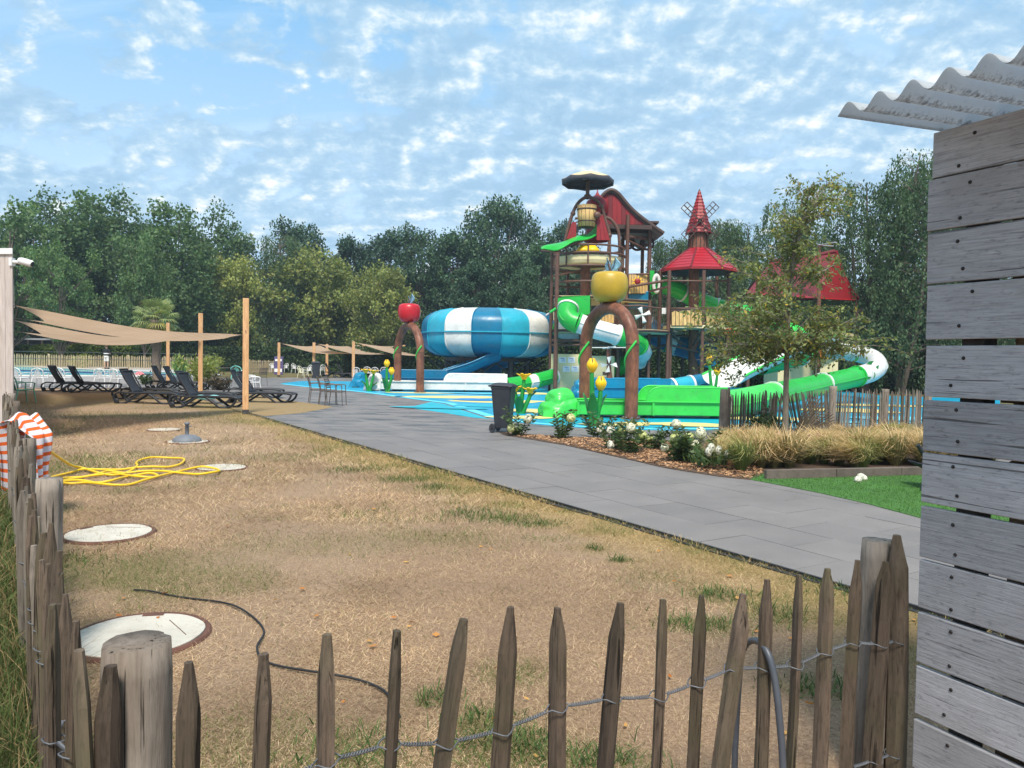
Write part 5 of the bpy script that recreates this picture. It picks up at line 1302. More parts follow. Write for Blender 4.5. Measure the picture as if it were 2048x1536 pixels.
tubeslide('short blue and white tube joining the bowl to the main tower', [([W(1102, 645, 42.5), W(1114, 652, 42), W(1122, 656, 41.5)], BLU), ([W(1122, 656, 41.5), W(1140, 660, 41), W(1165, 660, 40.6)], WHT)], .55)
# ------------------------------------------------------------------ play tower
class Rel:
    """a thing at its base, with pixel measurements turned into local points"""
    def __init__(s, name, label, cat, base, group=None):
        s.b = Vector((base.x, base.y, 0)); s.o = thing(name, label, cat, s.b, 0, group)
    def p(s, px, py, d): return W(px, py, d) - s.b
    def g(s, px, d): q = W(px, 760, d) - s.b; return Vector((q.x, q.y, 0))
    def post(s, px, y0, d, r=.09, y1=None, mat=None, name='post', n=10):
        t_ = s.p(px, y0, d); bt = Vector((t_.x, t_.y, 0 if y1 is None else s.p(px, y1, d).z))
        return MB().tube([bt, t_], r, n).build(name, mat or brt, s.o)
    def bar(s, a, b_, r=.06, mat=None, name='rail', n=7): return MB().tube([s.p(*a), s.p(*b_)], r, n).build(name, mat or brt, s.o)
def plankpanel(R_, x0, x1, y0, y1, d0, d1, n, name='railing_panel', mat=None, ragged=.0, seed=1):
    """vertical planks between a bottom and a top rail; planks are sub-parts"""
    fr = MB(); a0, a1, b0, b1 = R_.p(x0, y0, d0), R_.p(x1, y0, d1), R_.p(x0, y1, d0), R_.p(x1, y1, d1)
    fr.tube([a0, a1, b1, b0], .05, 6, closed=True); f = fr.build(name, dkb, R_.o); rr = random.Random(seed)
    for k in range(n):
        u0, u1 = (k + .06) / n, (k + .90) / n
        p = [b0.lerp(b1, u0), b0.lerp(b1, u1), a0.lerp(a1, u1) + V(0, 0, -ragged * rr.random()), a0.lerp(a1, u0) + V(0, 0, -ragged * rr.random())]
        MB().prism(p, (0, -.05, 0)).build('plank', mat or plk, f)
    return f
T = Rel('play_tower', 'tall brown play tower with decks, plank railings and a red barn roof', 'play tower', W(1200, 760, 40))
for px, y0, d, r in ((1104, 506, 38.6, .085), (1115, 505, 37.4, .11), (1246, 470, 42.5, .10), (1256, 430, 40.2, .10), (1286, 455, 43, .10), (1300, 458, 41.2, .11), (1321, 560, 40.4, .09), (1240, 520, 38.6, .10), (1136, 510, 42, .09), (1218, 495, 39.2, .08), (1300, 600, 38.4, .08), (1342, 640, 39, .08)):
    T.post(px, y0, d, r)
MB().tube([T.p(1171, 518, 39.8), T.p(1170, 600, 39.8), T.p(1169, 700, 39.8), T.g(1168, 39.8)], [.25, .27, .28, .30], 14).build('trunk_column', brn, T.o)
MB().tube([T.p(1232, 600, 40.5), T.p(1232, 690, 40.5), T.g(1232, 40.5)], [.22, .24, .26], 12).build('trunk_column', brn, T.o)
for px, y, d in ((1108, 776, 37.4), (1116, 776, 37.4)): pass
# decks
def deck(pts, z, th, name='deck', rim=None):
    pl = [V(*(T.g(px, d))[:2], z) for px, d in pts]
    MB().prism(pl, (0, 0, -th)).build(name, rim or CRM, T.o)
    MB().tube([p + V(0, 0, -th * .5) for p in pl], .07, 6, closed=True).build('deck_edge', dkb, T.o)
z2, z3, z1 = W(1290, 660, 38).z, W(1180, 628, 38).z, W(1170, 517, 39).z
deck([(1105, 38.4), (1180, 37.6), (1246, 37.2), (1275, 36.9), (1305, 37.2), (1331, 38.0), (1345, 39.5), (1345, 44), (1105, 44)], z2, .16)
deck([(1105, 38.2), (1182, 37.9), (1256, 39.6), (1298, 40.2), (1300, 43.5), (1105, 43.5)], z3 + .9, .14)
rc = T.g(1173, 40)
def ring(z, r, n=28, a0=0, a1=6.2832): return [Vector((rc.x + r * math.cos(a0 + (a1 - a0) * k / n), rc.y + r * math.sin(a0 + (a1 - a0) * k / n), z)) for k in range(n)]
MB().lathe([(1.0, z1 - .25), (1.72, z1 - .28), (1.78, z1 - .12), (1.78, z1 + .10), (1.70, z1 + .12), (1.0, z1 + .02)], 36, (rc.x, rc.y, 0), smooth=False).build('round_deck', CRM, T.o)
for zz_, r_ in ((z1 + .22, 1.85), (z1 - .42, 1.86), (z1 - 1.2, 1.80), (z1 + .60, 1.82)): MB().tube(ring(zz_, r_), .055, 7, closed=True).build('ring_rail', brt, T.o)
for k in range(10):
    a = k * .628 + .2; MB().tube([(rc.x + 1.85 * math.cos(a), rc.y + 1.85 * math.sin(a), z1 - .42), (rc.x + 1.85 * math.cos(a), rc.y + 1.85 * math.sin(a), z1 + .62)], .045, 6).build('rail_post', brt, T.o)
# rails, beams, braces
for a, b_, r in (((1104, 681, 38), (1245, 682, 38.5), .08), ((1104, 690, 38), (1240, 690, 38.5), .06), ((1256, 574, 40), (1340, 560, 39.5), .07), ((1298, 583, 40), (1342, 572, 39.6), .06), ((1256, 549, 40.2), (1298, 548, 40.4), .05),
                 ((1220, 640, 38.2), (1245, 622, 38.4), .05), ((1250, 473, 40.4), (1300, 478, 41.4), .08), ((1246, 492, 42), (1298, 490, 42), .06), ((1250, 478, 40.4), (1300, 502, 41.4), .05), ((1105, 553, 38), (1165, 540, 39.5), .05), ((1108, 540, 38), (1165, 545, 41.5), .04),
                 ((1290, 705, 40), (1330, 690, 40), .06), ((1300, 672, 40), (1400, 672, 40.5), .06), ((1325, 660, 39), (1370, 690, 40), .05), ((1340, 690, 39.5), (1400, 705, 40), .06), ((1215, 700, 40), (1245, 680, 39), .05)):
    T.bar(a, b_, r)
for k in range(3):
    cx = 1256 + k * 19; MB().tube([T.p(cx + 13 * math.cos(q), 487 + (10 + 3 * k % 4) * math.sin(q) * 1.0, 41.6 + .3 * k) for q in [math.pi * 2 * i / 20 for i in range(20)]], .07, 6, closed=True).build('wheel_rim', dkb, T.o)
plankpanel(T, 1257, 1295, 549, 587, 40.1, 40.6, 7); plankpanel(T, 1191, 1228, 619, 646, 37.9, 38.2, 6); plankpanel(T, 1181, 1200, 590, 612, 38.2, 38.6, 4); plankpanel(T, 1106, 1113, 622, 641, 37.9, 37.8, 1, mat=CRM)
# wire balustrade
bal = MB().tube([T.p(1232, 612, 38.2), T.p(1280, 611, 37.2), T.p(1322, 617, 38)], .045, 6).build('balustrade', brt, T.o)
for k in range(24):
    f = k / 23; a = T.p(1232 + 48 * f * 2, 612, 38.2 - 1.0 * f * 2) if f < .5 else T.p(1280 + 42 * (f - .5) * 2, 611 + 6 * (f - .5) * 2, 37.2 + .8 * (f - .5) * 2)
    MB().tube([a, Vector((a.x, a.y, z2))], .014, 4).build('baluster', brt, bal)
# flat green slide mouth panels
MB().prism([T.p(1113, 597, 37.3), T.p(1128, 592, 37.3), T.p(1180, 591, 37.5), T.p(1180, 628, 37.5), T.p(1155, 632, 37.4), T.p(1113, 628, 37.3)], (0, .10, 0)).build('slide_mouth_panel', GRN, T.o)
MB().tube([T.p(1136 + 17 * math.cos(q), 622 + 19 * math.sin(q) * -1, 37.1) for q in [math.pi * k / 14 for k in range(-1, 16)]], .10, 8).build('slide_mouth_ring', WHT, T.o)
MB().prism([T.p(1300, 541, 40.6), T.p(1308, 541, 40.6), T.p(1310, 553, 40.6), T.p(1319, 556, 40.6), T.p(1319, 585, 40.6), T.p(1306, 590, 40.6), T.p(1300, 583, 40.6)], (0, .10, 0)).build('slide_mouth_panel', GRN, T.o)
MB().tube([T.p(1313 + 6 * math.cos(q), 567 - 17 * math.sin(q), 40.4) for q in [2 * math.pi * k / 20 for k in range(20)]], .09, 7, closed=True).build('slide_mouth_ring', WHT, T.o)
MB().tube([T.p(1100, 625, 37.3), T.p(1112, 617, 37.3)], .07, 7).build('green_handle', GRN, T.o)
MB().box(T.p(1275, 600, 40.8), (1.05, .6, .9)).build('blue_box', BLU, T.o, .03)
# leaf shaped green awning
la = [(1082, 497, 37.4), (1092, 500, 37.4), (1112, 498, 37.6), (1140, 486, 38.0), (1170, 477, 38.6), (1193, 472, 39.2), (1193, 449, 39.6), (1184, 453, 39.8), (1176, 466, 39.6), (1150, 473, 39.0), (1110, 486, 38.2)]
top_, bot = [T.p(*la[0])] + [T.p(*q) for q in la[:0:-1]][:5], [T.p(*q) for q in la[:6]]
tp = catmull([T.p(1082, 497, 37.6), T.p(1110, 486, 38.4), T.p(1150, 474, 39.2), T.p(1176, 466, 39.8), T.p(1193, 449, 40.2)], 4); bt = catmull([T.p(1082, 498, 37.3), T.p(1108, 500, 37.5), T.p(1140, 487, 37.9), T.p(1170, 477, 38.4), T.p(1193, 472, 38.9)], 4)
MB().grid(lambda u, v: bt[min(16, int(round(u * 16)))].lerp(tp[min(16, int(round(u * 16)))], v) + V(0, 0, .09 * math.sin(3.14 * v) + .05 * math.sin(u * 14)), 16, 6, True, .05).build('leaf_awning', GRN, T.o)
MB().tube([b_.lerp(t_, .12) + V(0, 0, -.09) for b_, t_ in zip(bt, tp)], .06, 6).build('awning_rib', dkb, T.o)
for x in (1167, 1184): MB().lathe([(.001, .38), (.20, .26), (.36, .08), (.40, .0), (.36, -.05)], 14, T.p(x, 502, 38.9)).build('yellow_hood', yel, T.o)
# onion turret with red skirts
tc_ = T.p(1194, 430, 40.4)
MB().lathe([(a * .0263, (430 - y) * .0263) for a, y in ((.4, 377), (1.5, 385), (4, 390), (9, 394), (16, 399), (21, 404), (23, 411), (22, 420), (20, 428))], 16, tc_, smooth=True).build('onion_dome', redp, T.o)
for x0, x1, x2, x3, y0, y1, d in ((1144, 1153, 1133, 1152, 444, 478, 38.6), (1194, 1206, 1193, 1220, 430, 480, 38.7)):
    for k in range(3):
        f0, f1 = k / 3 + .01, (k + 1) / 3 - .01
        MB().prism([T.p(x2 + (x3 - x2) * f0, y1, d), T.p(x2 + (x3 - x2) * f1, y1, d), T.p(x0 + (x1 - x0) * f1, y0, d), T.p(x0 + (x1 - x0) * f0, y0, d)], (0, .05, 0)).build('skirt_plank', redp, T.o)
MB().lathe([(19 * .0263, 0), (19 * .0263, -.5), (26 * .0263, -1.32)], 12, tc_ + V(0, .3, 0), smooth=False).build('turret_wall', redd, T.o)
# barn roof
pr = [(0, 384), (7, 386), (16, 393), (30, 410), (43, 424), (62, 440), (80, 453), (104, 470)]
prp = [(1220 - dx * .95, y) for dx, y in pr[:6][::-1]] + [(1220 + dx, y) for dx, y in pr[1:]]
df, db = 40.5, 45.0
gp_ = catmull([T.p(x, y, 41.0) for x, y in prp], 3); fy = df - 41.0
def rf(u, v):
    k = min(int(u * (len(gp_) - 1)), len(gp_) - 2); f = u * (len(gp_) - 1) - k; p = gp_[k].lerp(gp_[k + 1], f); return Vector((p.x - v * .25, p.y + fy + v * 5.2, p.z - v * .12))
rs_ = MB().grid(rf, 40, 2, True, .10).build('barn_roof', plain('roof_grey_brown', (.15, .125, .125), .5, .25, 3), T.o)
for e in (0, 1): MB().tube([Vector(rf(i / 60, e)) for i in range(61)], .10, 6, sq=(.6, 1.1)).build('barge_board', dkb, rs_)
for k in range(11):
    x0, x1 = 1189 + k * 9, 1189 + k * 9 + 8.6
    def yy(x):
        for (xa, ya), (xb, yb) in zip(prp[:-1], prp[1:]):
            if xa <= x <= xb: return ya + (yb - ya) * (x - xa) / (xb - xa)
        return 448
    if yy(x0) >= 447 and yy(x1) >= 447: continue
    MB().prism([T.p(x0, 449, 40.6), T.p(x1, 449, 40.6), T.p(x1, min(448, yy(x1) + 3), 40.6), T.p(x0, min(448, yy(x0) + 3), 40.6)], (0, .06, 0)).build('gable_board', redp if k % 3 else redd, rs_)
for k, y in enumerate((452, 460)): MB().beam(T.p(1192, y, 40.5 + k), T.p(1304 + 8 * k, y + 3, 40.5 + k), .12, .22).build('eave_beam', dkb, T.o)
MB().box(T.p(1250, 456, 42.8), (3.0, 4.0, .10)).build('ceiling', dkb, T.o)
for k, (px, py, d) in enumerate(((1328, 622, 38.6),)):
    MB().box(T.p(px, py, d), (.22, .05, .30)).build('small_sign', WHT, T.o, .01)
# propeller and sun ornaments
pp_ = T.p(1285, 630, 36.9)
pr_ = MB().ball(pp_, .075, 10, 7).build('propeller_hub', WHT, T.o)
for a in (.35, 1.95, 3.5, 5.0): MB().grid(lambda u, v: pp_ + V(math.cos(a) * (.05 + .33 * u) - math.sin(a) * (v - .5) * .16 * (.4 + u), -.03 + .05 * (v - .5), math.sin(a) * (.05 + .33 * u) + math.cos(a) * (v - .5) * .16 * (.4 + u)), 4, 3, True, .02).build('propeller_blade', WHT, pr_)
sp_ = T.p(1275, 563, 39.9)
sn = MB().ball(sp_, (.17, .08, .17), 12, 8).build('sun_face', redp, T.o)
for k in range(9):
    a = k * .698; MB().prism([sp_ + V(.15 * math.cos(a - .25), .02, .15 * math.sin(a - .25)), sp_ + V(.15 * math.cos(a + .25), .02, .15 * math.sin(a + .25)), sp_ + V(.36 * math.cos(a), .02, .36 * math.sin(a))], (0, -.04, 0)).build('sun_ray', yel, sn)

# tipping bucket with its hoop and parasol
B = Rel('tipping_bucket', 'wooden tipping bucket hung in a brown hoop under a cream parasol on the tower', 'tipping bucket', W(1175, 760, 38.8))
D_ = 38.8
MB().tube(catmull([B.p(1130, 482, D_), B.p(1137, 455, D_), B.p(1146, 425, D_), B.p(1158, 404, D_), B.p(1175, 394, D_), B.p(1193, 401, D_), B.p(1203, 414, D_), B.p(1212, 445, D_), B.p(1219, 470, D_), B.p(1217, 505, D_)], 5), .085, 8).build('hoop', brt, B.o)
MB().tube(catmull([B.p(1203, 434, D_ + .4), B.p(1218, 437, D_ + .4), B.p(1230, 449, D_ + .4), B.p(1238, 470, D_ + .4), B.p(1240, 525, D_ + .4)], 5), .085, 8).build('side_hoop', brt, B.o)
for x, y in ((1146, 427), (1203, 413), (1175, 394), (1219, 471)): MB().ball(B.p(x, y, D_), .13, 8, 6).build('joint', brt, B.o)
q0 = B.p(1173, 455, D_); nb = 14
bk = MB().lathe([(.001, -.02), (.40, 0), (.405, .05), (.44, .6), (.47, 1.04), (.43, 1.04), (.40, .6)], 20, q0).build('bucket', dkb, B.o)
for k in range(nb):
    a0, a1 = 2 * math.pi * k / nb + .02, 2 * math.pi * (k + 1) / nb - .02
    MB().lathe([(.415, .02), (.425, .02), (.50, 1.08), (.48, 1.08)], 3, q0, None, a0, a1).build('stave', plk, bk)
for z_ in (.25, .85): MB().lathe([(.435 + z_ * .07, z_), (.445 + z_ * .07, z_), (.447 + z_ * .07, z_ + .06), (.437 + z_ * .07, z_ + .06)], 24, q0).build('hoop_band', dkb, bk)
MB().tube([B.p(1150, 437, D_), B.p(1205, 431, D_)], .06, 8).build('pivot', brt, B.o); MB().ball(B.p(1194, 430, D_ - .3), (.2, .12, .18), 10, 7).build('pivot_cover', brt, B.o)
MB().tube([B.p(1175, 396, D_), B.p(1176, 350, D_)], .10, 10).build('parasol_pole', brt, B.o)
MB().lathe([(.17, -.03), (.17, .03)], 12, B.p(1175, 391, D_)).build('pole_flange', brt, B.o)
pc = B.p(1176, 343, D_); ns = 8
def par(u, v):
    a = 2 * math.pi * u; s = abs(math.sin(a * ns / 2)); r = v * 1.28 * (1 - .05 * s * v); return pc + V(r * math.cos(a), r * math.sin(a) * 1.0, .02 - .42 * v ** 1.25 - .05 * v * s)
can = MB().grid(par, 64, 6, True, .02).build('parasol_canopy', plain('canopy_cream', srgb(205, 190, 150), .7, .08), B.o)
def val(u, v):
    a = 2 * math.pi * u; s = abs(math.sin(a * ns / 2)); p = Vector(par(u, 1)); return p + V(math.cos(a) * (.02 - .03 * v), math.sin(a) * (.02 - .03 * v), .01 - v * (.22 + .08 * (1 - s)))
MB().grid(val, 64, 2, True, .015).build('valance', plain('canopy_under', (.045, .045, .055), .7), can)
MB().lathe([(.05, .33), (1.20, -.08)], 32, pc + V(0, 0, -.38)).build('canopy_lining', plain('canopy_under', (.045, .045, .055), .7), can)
for k in range(8): a = k * math.pi / 4; MB().tube([pc + V(0, 0, -.5), pc + V(1.15 * math.cos(a), 1.15 * math.sin(a), -.47)], .025, 5).build('rib', dkb, can)

# windmill pavilion
M = Rel('windmill_pavilion', 'red windmill roofed pavilion on brown posts beside the main tower', 'windmill', W(1390, 760, 40.5))
mc = M.g(1390, 40.5); SCL = 40.5 / FPX
zz = lambda y, x=1390: M.p(x, y, 40.5).z
rows_m = 6
def flared(y0, r0, y1, r1, n, count, mat, name, parent):
    for k in range(count):
        f0, f1 = k / count, (k + 1) / count
        ra, rb = r0 + (r1 - r0) * f0, r0 + (r1 - r0) * f1; za, zb = zz(y0 + (y1 - y0) * f0), zz(y0 + (y1 - y0) * f1)
        MB().lathe([(ra * SCL, za), (rb * SCL + .045, zb - .01), (rb * SCL + .02, zb - .05)], n, (mc.x, mc.y, 0), None, rad(22.5) - math.pi / 2, rad(22.5) + 1.5 * math.pi, smooth=False).build(name, mat, parent)
sk = MB().lathe([(17 * SCL, zz(497)), (75 * SCL, zz(543))], 8, (mc.x, mc.y, 0), None, rad(22.5) - math.pi / 2, rad(22.5) + 1.5 * math.pi, smooth=False).build('lower_roof', redd, M.o)
redl = plain('red_shingle', srgb(160, 24, 40), .38, .10, 2)
flared(496, 18, 541, 76, 8, 7, redl, 'shingle_row', sk)
for k in range(8):
    a = k * math.pi / 4 + rad(22.5); MB().tube([(mc.x + 18 * SCL * math.cos(a), mc.y + 18 * SCL * math.sin(a), zz(496)), (mc.x + 78 * SCL * math.cos(a), mc.y + 78 * SCL * math.sin(a), zz(541.5))], .05, 5).build('hip_ridge', redd, sk)
MB().lathe([(70 * SCL, zz(546)), (10 * SCL, zz(520))], 8, (mc.x, mc.y, 0), smooth=False).build('roof_lining', dkb, M.o)
MB().lathe([(76 * SCL, zz(541)), (78 * SCL, zz(541)), (78 * SCL, zz(546)), (74 * SCL, zz(546))], 8, (mc.x, mc.y, 0), None, rad(22.5), rad(22.5) + 2 * math.pi, smooth=False).build('eave_board', redp, M.o)
dr = MB().lathe([(19 * SCL, zz(497)), (18 * SCL, zz(464))], 16, (mc.x, mc.y, 0), smooth=False).build('drum', brn, M.o)
for k in range(16): a = k * math.pi / 8; MB().beam((mc.x + 19.3 * SCL * math.cos(a), mc.y + 19.3 * SCL * math.sin(a), zz(496)), (mc.x + 18.3 * SCL * math.cos(a), mc.y + 18.3 * SCL * math.sin(a), zz(465)), .03, .06, (math.cos(a), math.sin(a), 0)).build('drum_batten', dkb, dr)
cn = MB().lathe([(.3 * SCL, zz(379)), (25 * SCL, zz(466))], 8, (mc.x, mc.y, 0), smooth=False).build('cone_roof', redd, M.o)
flared(379, .6, 466, 25, 8, 13, redp, 'shingle_row', cn)
MB().lathe([(.001, 0), (.05, -.1), (.07, -.2)], 8, (mc.x, mc.y, zz(377))).build('tip', dkb, cn)
hub = Vector((mc.x, mc.y - 24 * SCL, zz(446))) + V(-.08, 0, 0)
sl_ = MB().lathe([(.001, -.12), (.10, -.10), (.12, 0), (.10, .05)], 12, hub, Matrix.Rotation(rad(90), 3, 'X')).build('sail_hub', dkb, M.o)
for k in range(4):
    a = rad(47) + k * math.pi / 2; u = V(math.cos(a), -.02, math.sin(a)); v = V(-math.sin(a), 0, math.cos(a)); f0, f1, wd = .42, 1.16, .22
    vn = MB(); vn.beam(hub, hub + u * f1, .05, .05)
    for s in (-1, 0, 1): vn.beam(hub + u * f0 + v * wd * s, hub + u * f1 + v * wd * s, .035, .035)
    for q in range(4): x = f0 + (f1 - f0) * q / 3; vn.beam(hub + u * x - v * wd, hub + u * x + v * wd, .035, .035)
    vn.build('sail_blade', dkb, sl_)
for px, d in ((1321, 40.6), (1339, 38.4), (1369, 42.4), (1408, 38.4), (1434, 42.4), (1458, 40.6)): M.post(px, 541, d, .095)
MB().tube([M.p(1388, 505, 40.5), M.g(1387, 40.5)], .27, 12).build('trunk_column', brn, M.o)
MB().prism([V(*M.g(px, d)[:2], zz(654)) for px, d in ((1322, 40.6), (1339, 38.2), (1408, 38.2), (1460, 40.6), (1434, 42.6), (1369, 42.6))], (0, 0, -.15)).build('deck', CRM, M.o)
for y in (562, 617): MB().tube([M.p(px, y, d) for px, d in ((1321, 40.6), (1339, 38.4), (1408, 38.4), (1458, 40.6), (1434, 42.4), (1369, 42.4))], .05, 6, closed=True).build('ring_rail', brt, M.o)
plankpanel(M, 1343, 1404, 621, 651, 38.2, 38.2, 8, ragged=.12); plankpanel(M, 1411, 1456, 622, 651, 38.5, 40.5, 5, ragged=.12)
for px in (1339, 1408): M.bar((px, 655, 38.4), (px + (22 if px < 1380 else -22), 690, 40), .06)

# house with the red roof behind the young tree
Hh = Rel('red_roof_house', 'play house with a big sweeping red plank roof behind the young tree', 'play house', W(1610, 760, 41))
R0, R1, E0_, E1_, E2_ = Hh.p(1540, 524, 44), Hh.p(1671, 506, 42.4), Hh.p(1496, 588, 41), Hh.p(1640, 597, 39), Hh.p(1716, 601, 43.5)
def slope(v, sag=.35): return v + sag * (v * v - v) * .8
nr = 8
rfp = MB().prism([R0 + V(0, .1, -.1), R1 + V(0, .1, -.1), E1_ + V(0, .3, .05), E0_ + V(0, .3, .05)], (0, .05, -.05)).build('roof_front', redd, Hh.o)
for k in range(nr):
    f0, f1 = k / nr, (k + 1) / nr; sg_ = lambda f: -.55 * math.sin(math.pi * f)
    a, b_, c_, d_ = R0.lerp(E0_, f0), R1.lerp(E1_, f0), R1.lerp(E1_, f1), R0.lerp(E0_, f1)
    for p, f in ((a, f0), (b_, f0), (c_, f1), (d_, f1)): p.z += sg_(f)
    MB().prism([d_ + V(0, -.04, 0), c_ + V(0, -.04, 0), b_, a], (0, .05, .04)).build('roof_plank', redp if k % 2 else redd, rfp)
re_ = MB().prism([R1 + V(0, 0, -.05), E1_ + V(.1, .1, 0), E2_], (0, .05, -.03)).build('roof_end', redp, Hh.o)
for k in range(6):
    f0, f1 = k / 6, (k + 1) / 6; a, b_ = R1.lerp(E1_, f0), R1.lerp(E2_, f0); c_, d_ = R1.lerp(E2_, f1), R1.lerp(E1_, f1)
    for p, f in ((a, f0), (b_, f0), (c_, f1), (d_, f1)): p.z += -.45 * math.sin(math.pi * f)
    MB().prism([d_ + V(0, -.03, 0), c_ + V(0, -.03, 0), b_ + V(.001, 0, 0), a], (0, .05, .05)).build('roof_plank', plain('red_panel_lit', srgb(170, 26, 30), .45, .1, 2), re_)  # roof end painted a brighter red to look lit
MB().prism([R0 + V(0, .1, 0), R1 + V(0, .1, 0), E2_ + V(0, .3, .1), E0_ + V(1.0, 5, .1)], (0, .05, -.05)).build('roof_back', redd, Hh.o)
MB().tube([R0 + V(0, .05, .05), R0.lerp(R1, .5) + V(0, .05, -.08), R1 + V(0, .05, .1)], .12, 8).build('ridge', redd, Hh.o)
MB().tube([R1.lerp(E2_, f) + V(0, -.05, -.45 * math.sin(math.pi * f) + .1) for f in [i / 10 for i in range(11)]], .09, 6).build('barge_board', redp, Hh.o)
for px, d, y in ((1500, 41.2, 588), (1636, 39.4, 597), (1712, 43.4, 600), (1560, 44, 560), (1570, 39.8, 592)): Hh.post(px, y, d, .10)
MB().box(Hh.p(1606, 735, 39.4) + V(0, 1.2, 0), (2.5, 2.2, 1.9)).build('cream_wall', CRM, Hh.o, .02); MB().box(Hh.p(1658, 735, 39.0) + V(0, 1.2, 0), (1.1, 2.0, 1.9)).build('cream_wall', CRM, Hh.o, .02)
plankpanel(Hh, 1637, 1676, 687, 716, 38.8, 39.2, 6, mat=plain('orange_plank', srgb(212, 128, 40), .55, .15, 3)); plankpanel(Hh, 1500, 1565, 630, 660, 40.4, 39.6, 8)
plankpanel(Hh, 1619, 1645, 648, 672, 39, 39, 3, mat=yel)
MB().prism([V(*Hh.g(px, d)[:2], Hh.p(1600, 662, 40).z) for px, d in ((1500, 41), (1570, 39.4), (1640, 38.8), (1712, 43), (1560, 44))], (0, 0, -.15)).build('deck', CRM, Hh.o)
of = thing('orange_shell', 'orange ribbed shell ornament seen through the young tree', 'ornament', W(1462, 668, 38.2))
for k in range(7): a = rad(15 + k * 25); MB().grid(lambda u, v: (.05 * math.cos(a) + (.35 * u) * math.cos(a + (v - .5) * .42), -.06 * math.sin(math.pi * v), .30 * u * math.sin(a + (v - .5) * .42)), 4, 4, True, .02).build('rib', plain('orange_gloss', srgb(232, 92, 30), .4, .1), of)
MB().tube([(-.36, 0, -.02), (.36, 0, -.02)], .05, 6).build('foot_bar', plain('orange_gloss', srgb(232, 92, 30), .4, .1), of); MB().tube([(0, .1, .1), (0, .1, -3.2)], .05, 6).build('stand', brt, of)
rot_ = Rel('steel_rotor', 'light steel rotor on a brown pole in front of the red house roof', 'rotor', W(1639, 760, 38.6))
MB().tube([rot_.p(1639, 492, 38.6), rot_.g(1637, 38.6)], .09, 8).build('pole', brn, rot_.o)
for k in range(4):
    a = .5 + k * math.pi / 2; c_ = rot_.p(1639, 490, 38.6); MB().beam(c_, c_ + V(.95 * math.cos(a), .95 * math.sin(a), .02), .16, .04).build('blade', plain('steel_pale', (.55, .57, .58), .35, .1, metal=.6), rot_.o)

# cream control box with notices, spinner post
cbx = thing('control_box', 'cream coloured panel box with white notices under the main tower', 'box', W(1165, 786, 38.4)); cbx.location.z = .03
MB().box((-.62, .4, .93), (1.95, .8, 1.86)).build('panel', CRM, cbx, .01); MB().box((.98, .5, .90), (1.20, .8, 1.80)).build('panel', CRM, cbx, .01)
ink = plain('notice_ink', (.16, .19, .38), .7); pap = plain('notice_paper', (.76, .78, .82), .6, .03)
for px, py in ((1126, 720), (1144, 720), (1134, 738), (1151, 738)):
    q = W(px, py, 38.0) - cbx.location; n_ = MB().box((q.x, -.012, q.z), (.36, .012, .28)).build('notice', pap, cbx)
    for k in range(4): MB().box((q.x + (.05 if k else 0), -.0195, q.z + .08 - k * .05), (.20 - .04 * (k % 2), .002, .014 if k else .03)).build('text_line', ink, n_)
spn = Rel('water_spinner', 'leaning tree trunk post with white rotor blades between the arch legs', 'water spinner', W(1215, 800, 31))
MB().tube(catmull([spn.g(1214, 31), spn.p(1216, 780, 31), spn.p(1219, 760, 31), spn.p(1218, 740, 31), spn.p(1217, 698, 31)], 4), [.155, .15, .145, .14, .135, .13, .13, .13, .125, .12, .115, .11, .10, .09, .085, .08, .08], 12).build('trunk', brn, spn.o)
MB().lathe([(.001, .06), (.05, .04), (.06, -.04)], 10, spn.p(1217, 696, 31)).build('rotor_hub', WHT, spn.o)
for a in (.15, 1.7, 3.3, 4.9): c_ = spn.p(1217, 695, 31); MB().beam(c_, c_ + V(.78 * math.cos(a), .78 * math.sin(a), .03 * math.sin(a * 3)), .10, .035).build('rotor_blade', WHT, spn.o)
for a in (.0, 1.57, 3.3, 4.6): c_ = spn.p(1218, 729, 30.8); MB().prism([c_ + V(.03 * math.cos(a), 0, .03 * math.sin(a)), c_ + V(.36 * math.cos(a - .32), -.03, .36 * math.sin(a - .32)), c_ + V(.30 * math.cos(a + .28), .03, .30 * math.sin(a + .28))], (0, .02, 0)).build('pinwheel_blade', WHT, spn.o)
MB().box(spn.p(1209, 747, 31), (.14, .14, .14)).build('valve_box', dkb, spn.o)
# ------------------------------------------------------------------ vegetation
bark = wood('bark', (.05, .040, .032), (.13, .105, .085), None, 2, 4, 5, .95, .9, .25)
barkg = wood('grey_bark', (.11, .095, .075), (.23, .20, .16), None, 2, 4, 6, .95, .8, .2)
leafoak = leafmat('oak_leaf', (.098, .170, .068), .5, .30); leafpine = leafmat('pine_leaf', (.054, .108, .058), .5, .2); leaflight = leafmat('lime_leaf', (.25, .285, .085), .3, .35)
leafbir = leafmat('birch_leaf', (.080, .135, .060), .25, .3); leafhed = leafmat('hedge_leaf', (.050, .085, .026), .3, .25); leafyoung = leafmat('young_leaf', (.185, .225, .085), .1, .35)
def tints(n, rng, a=.35): 
    k = rng.uniform(1 - a, 1 + a, (n, 1)); h = rng.normal(0, .07, (n, 1)); return np.clip(np.concatenate([k * (1 + h), k, k * (1 - h)], 1), .1, 2.5)
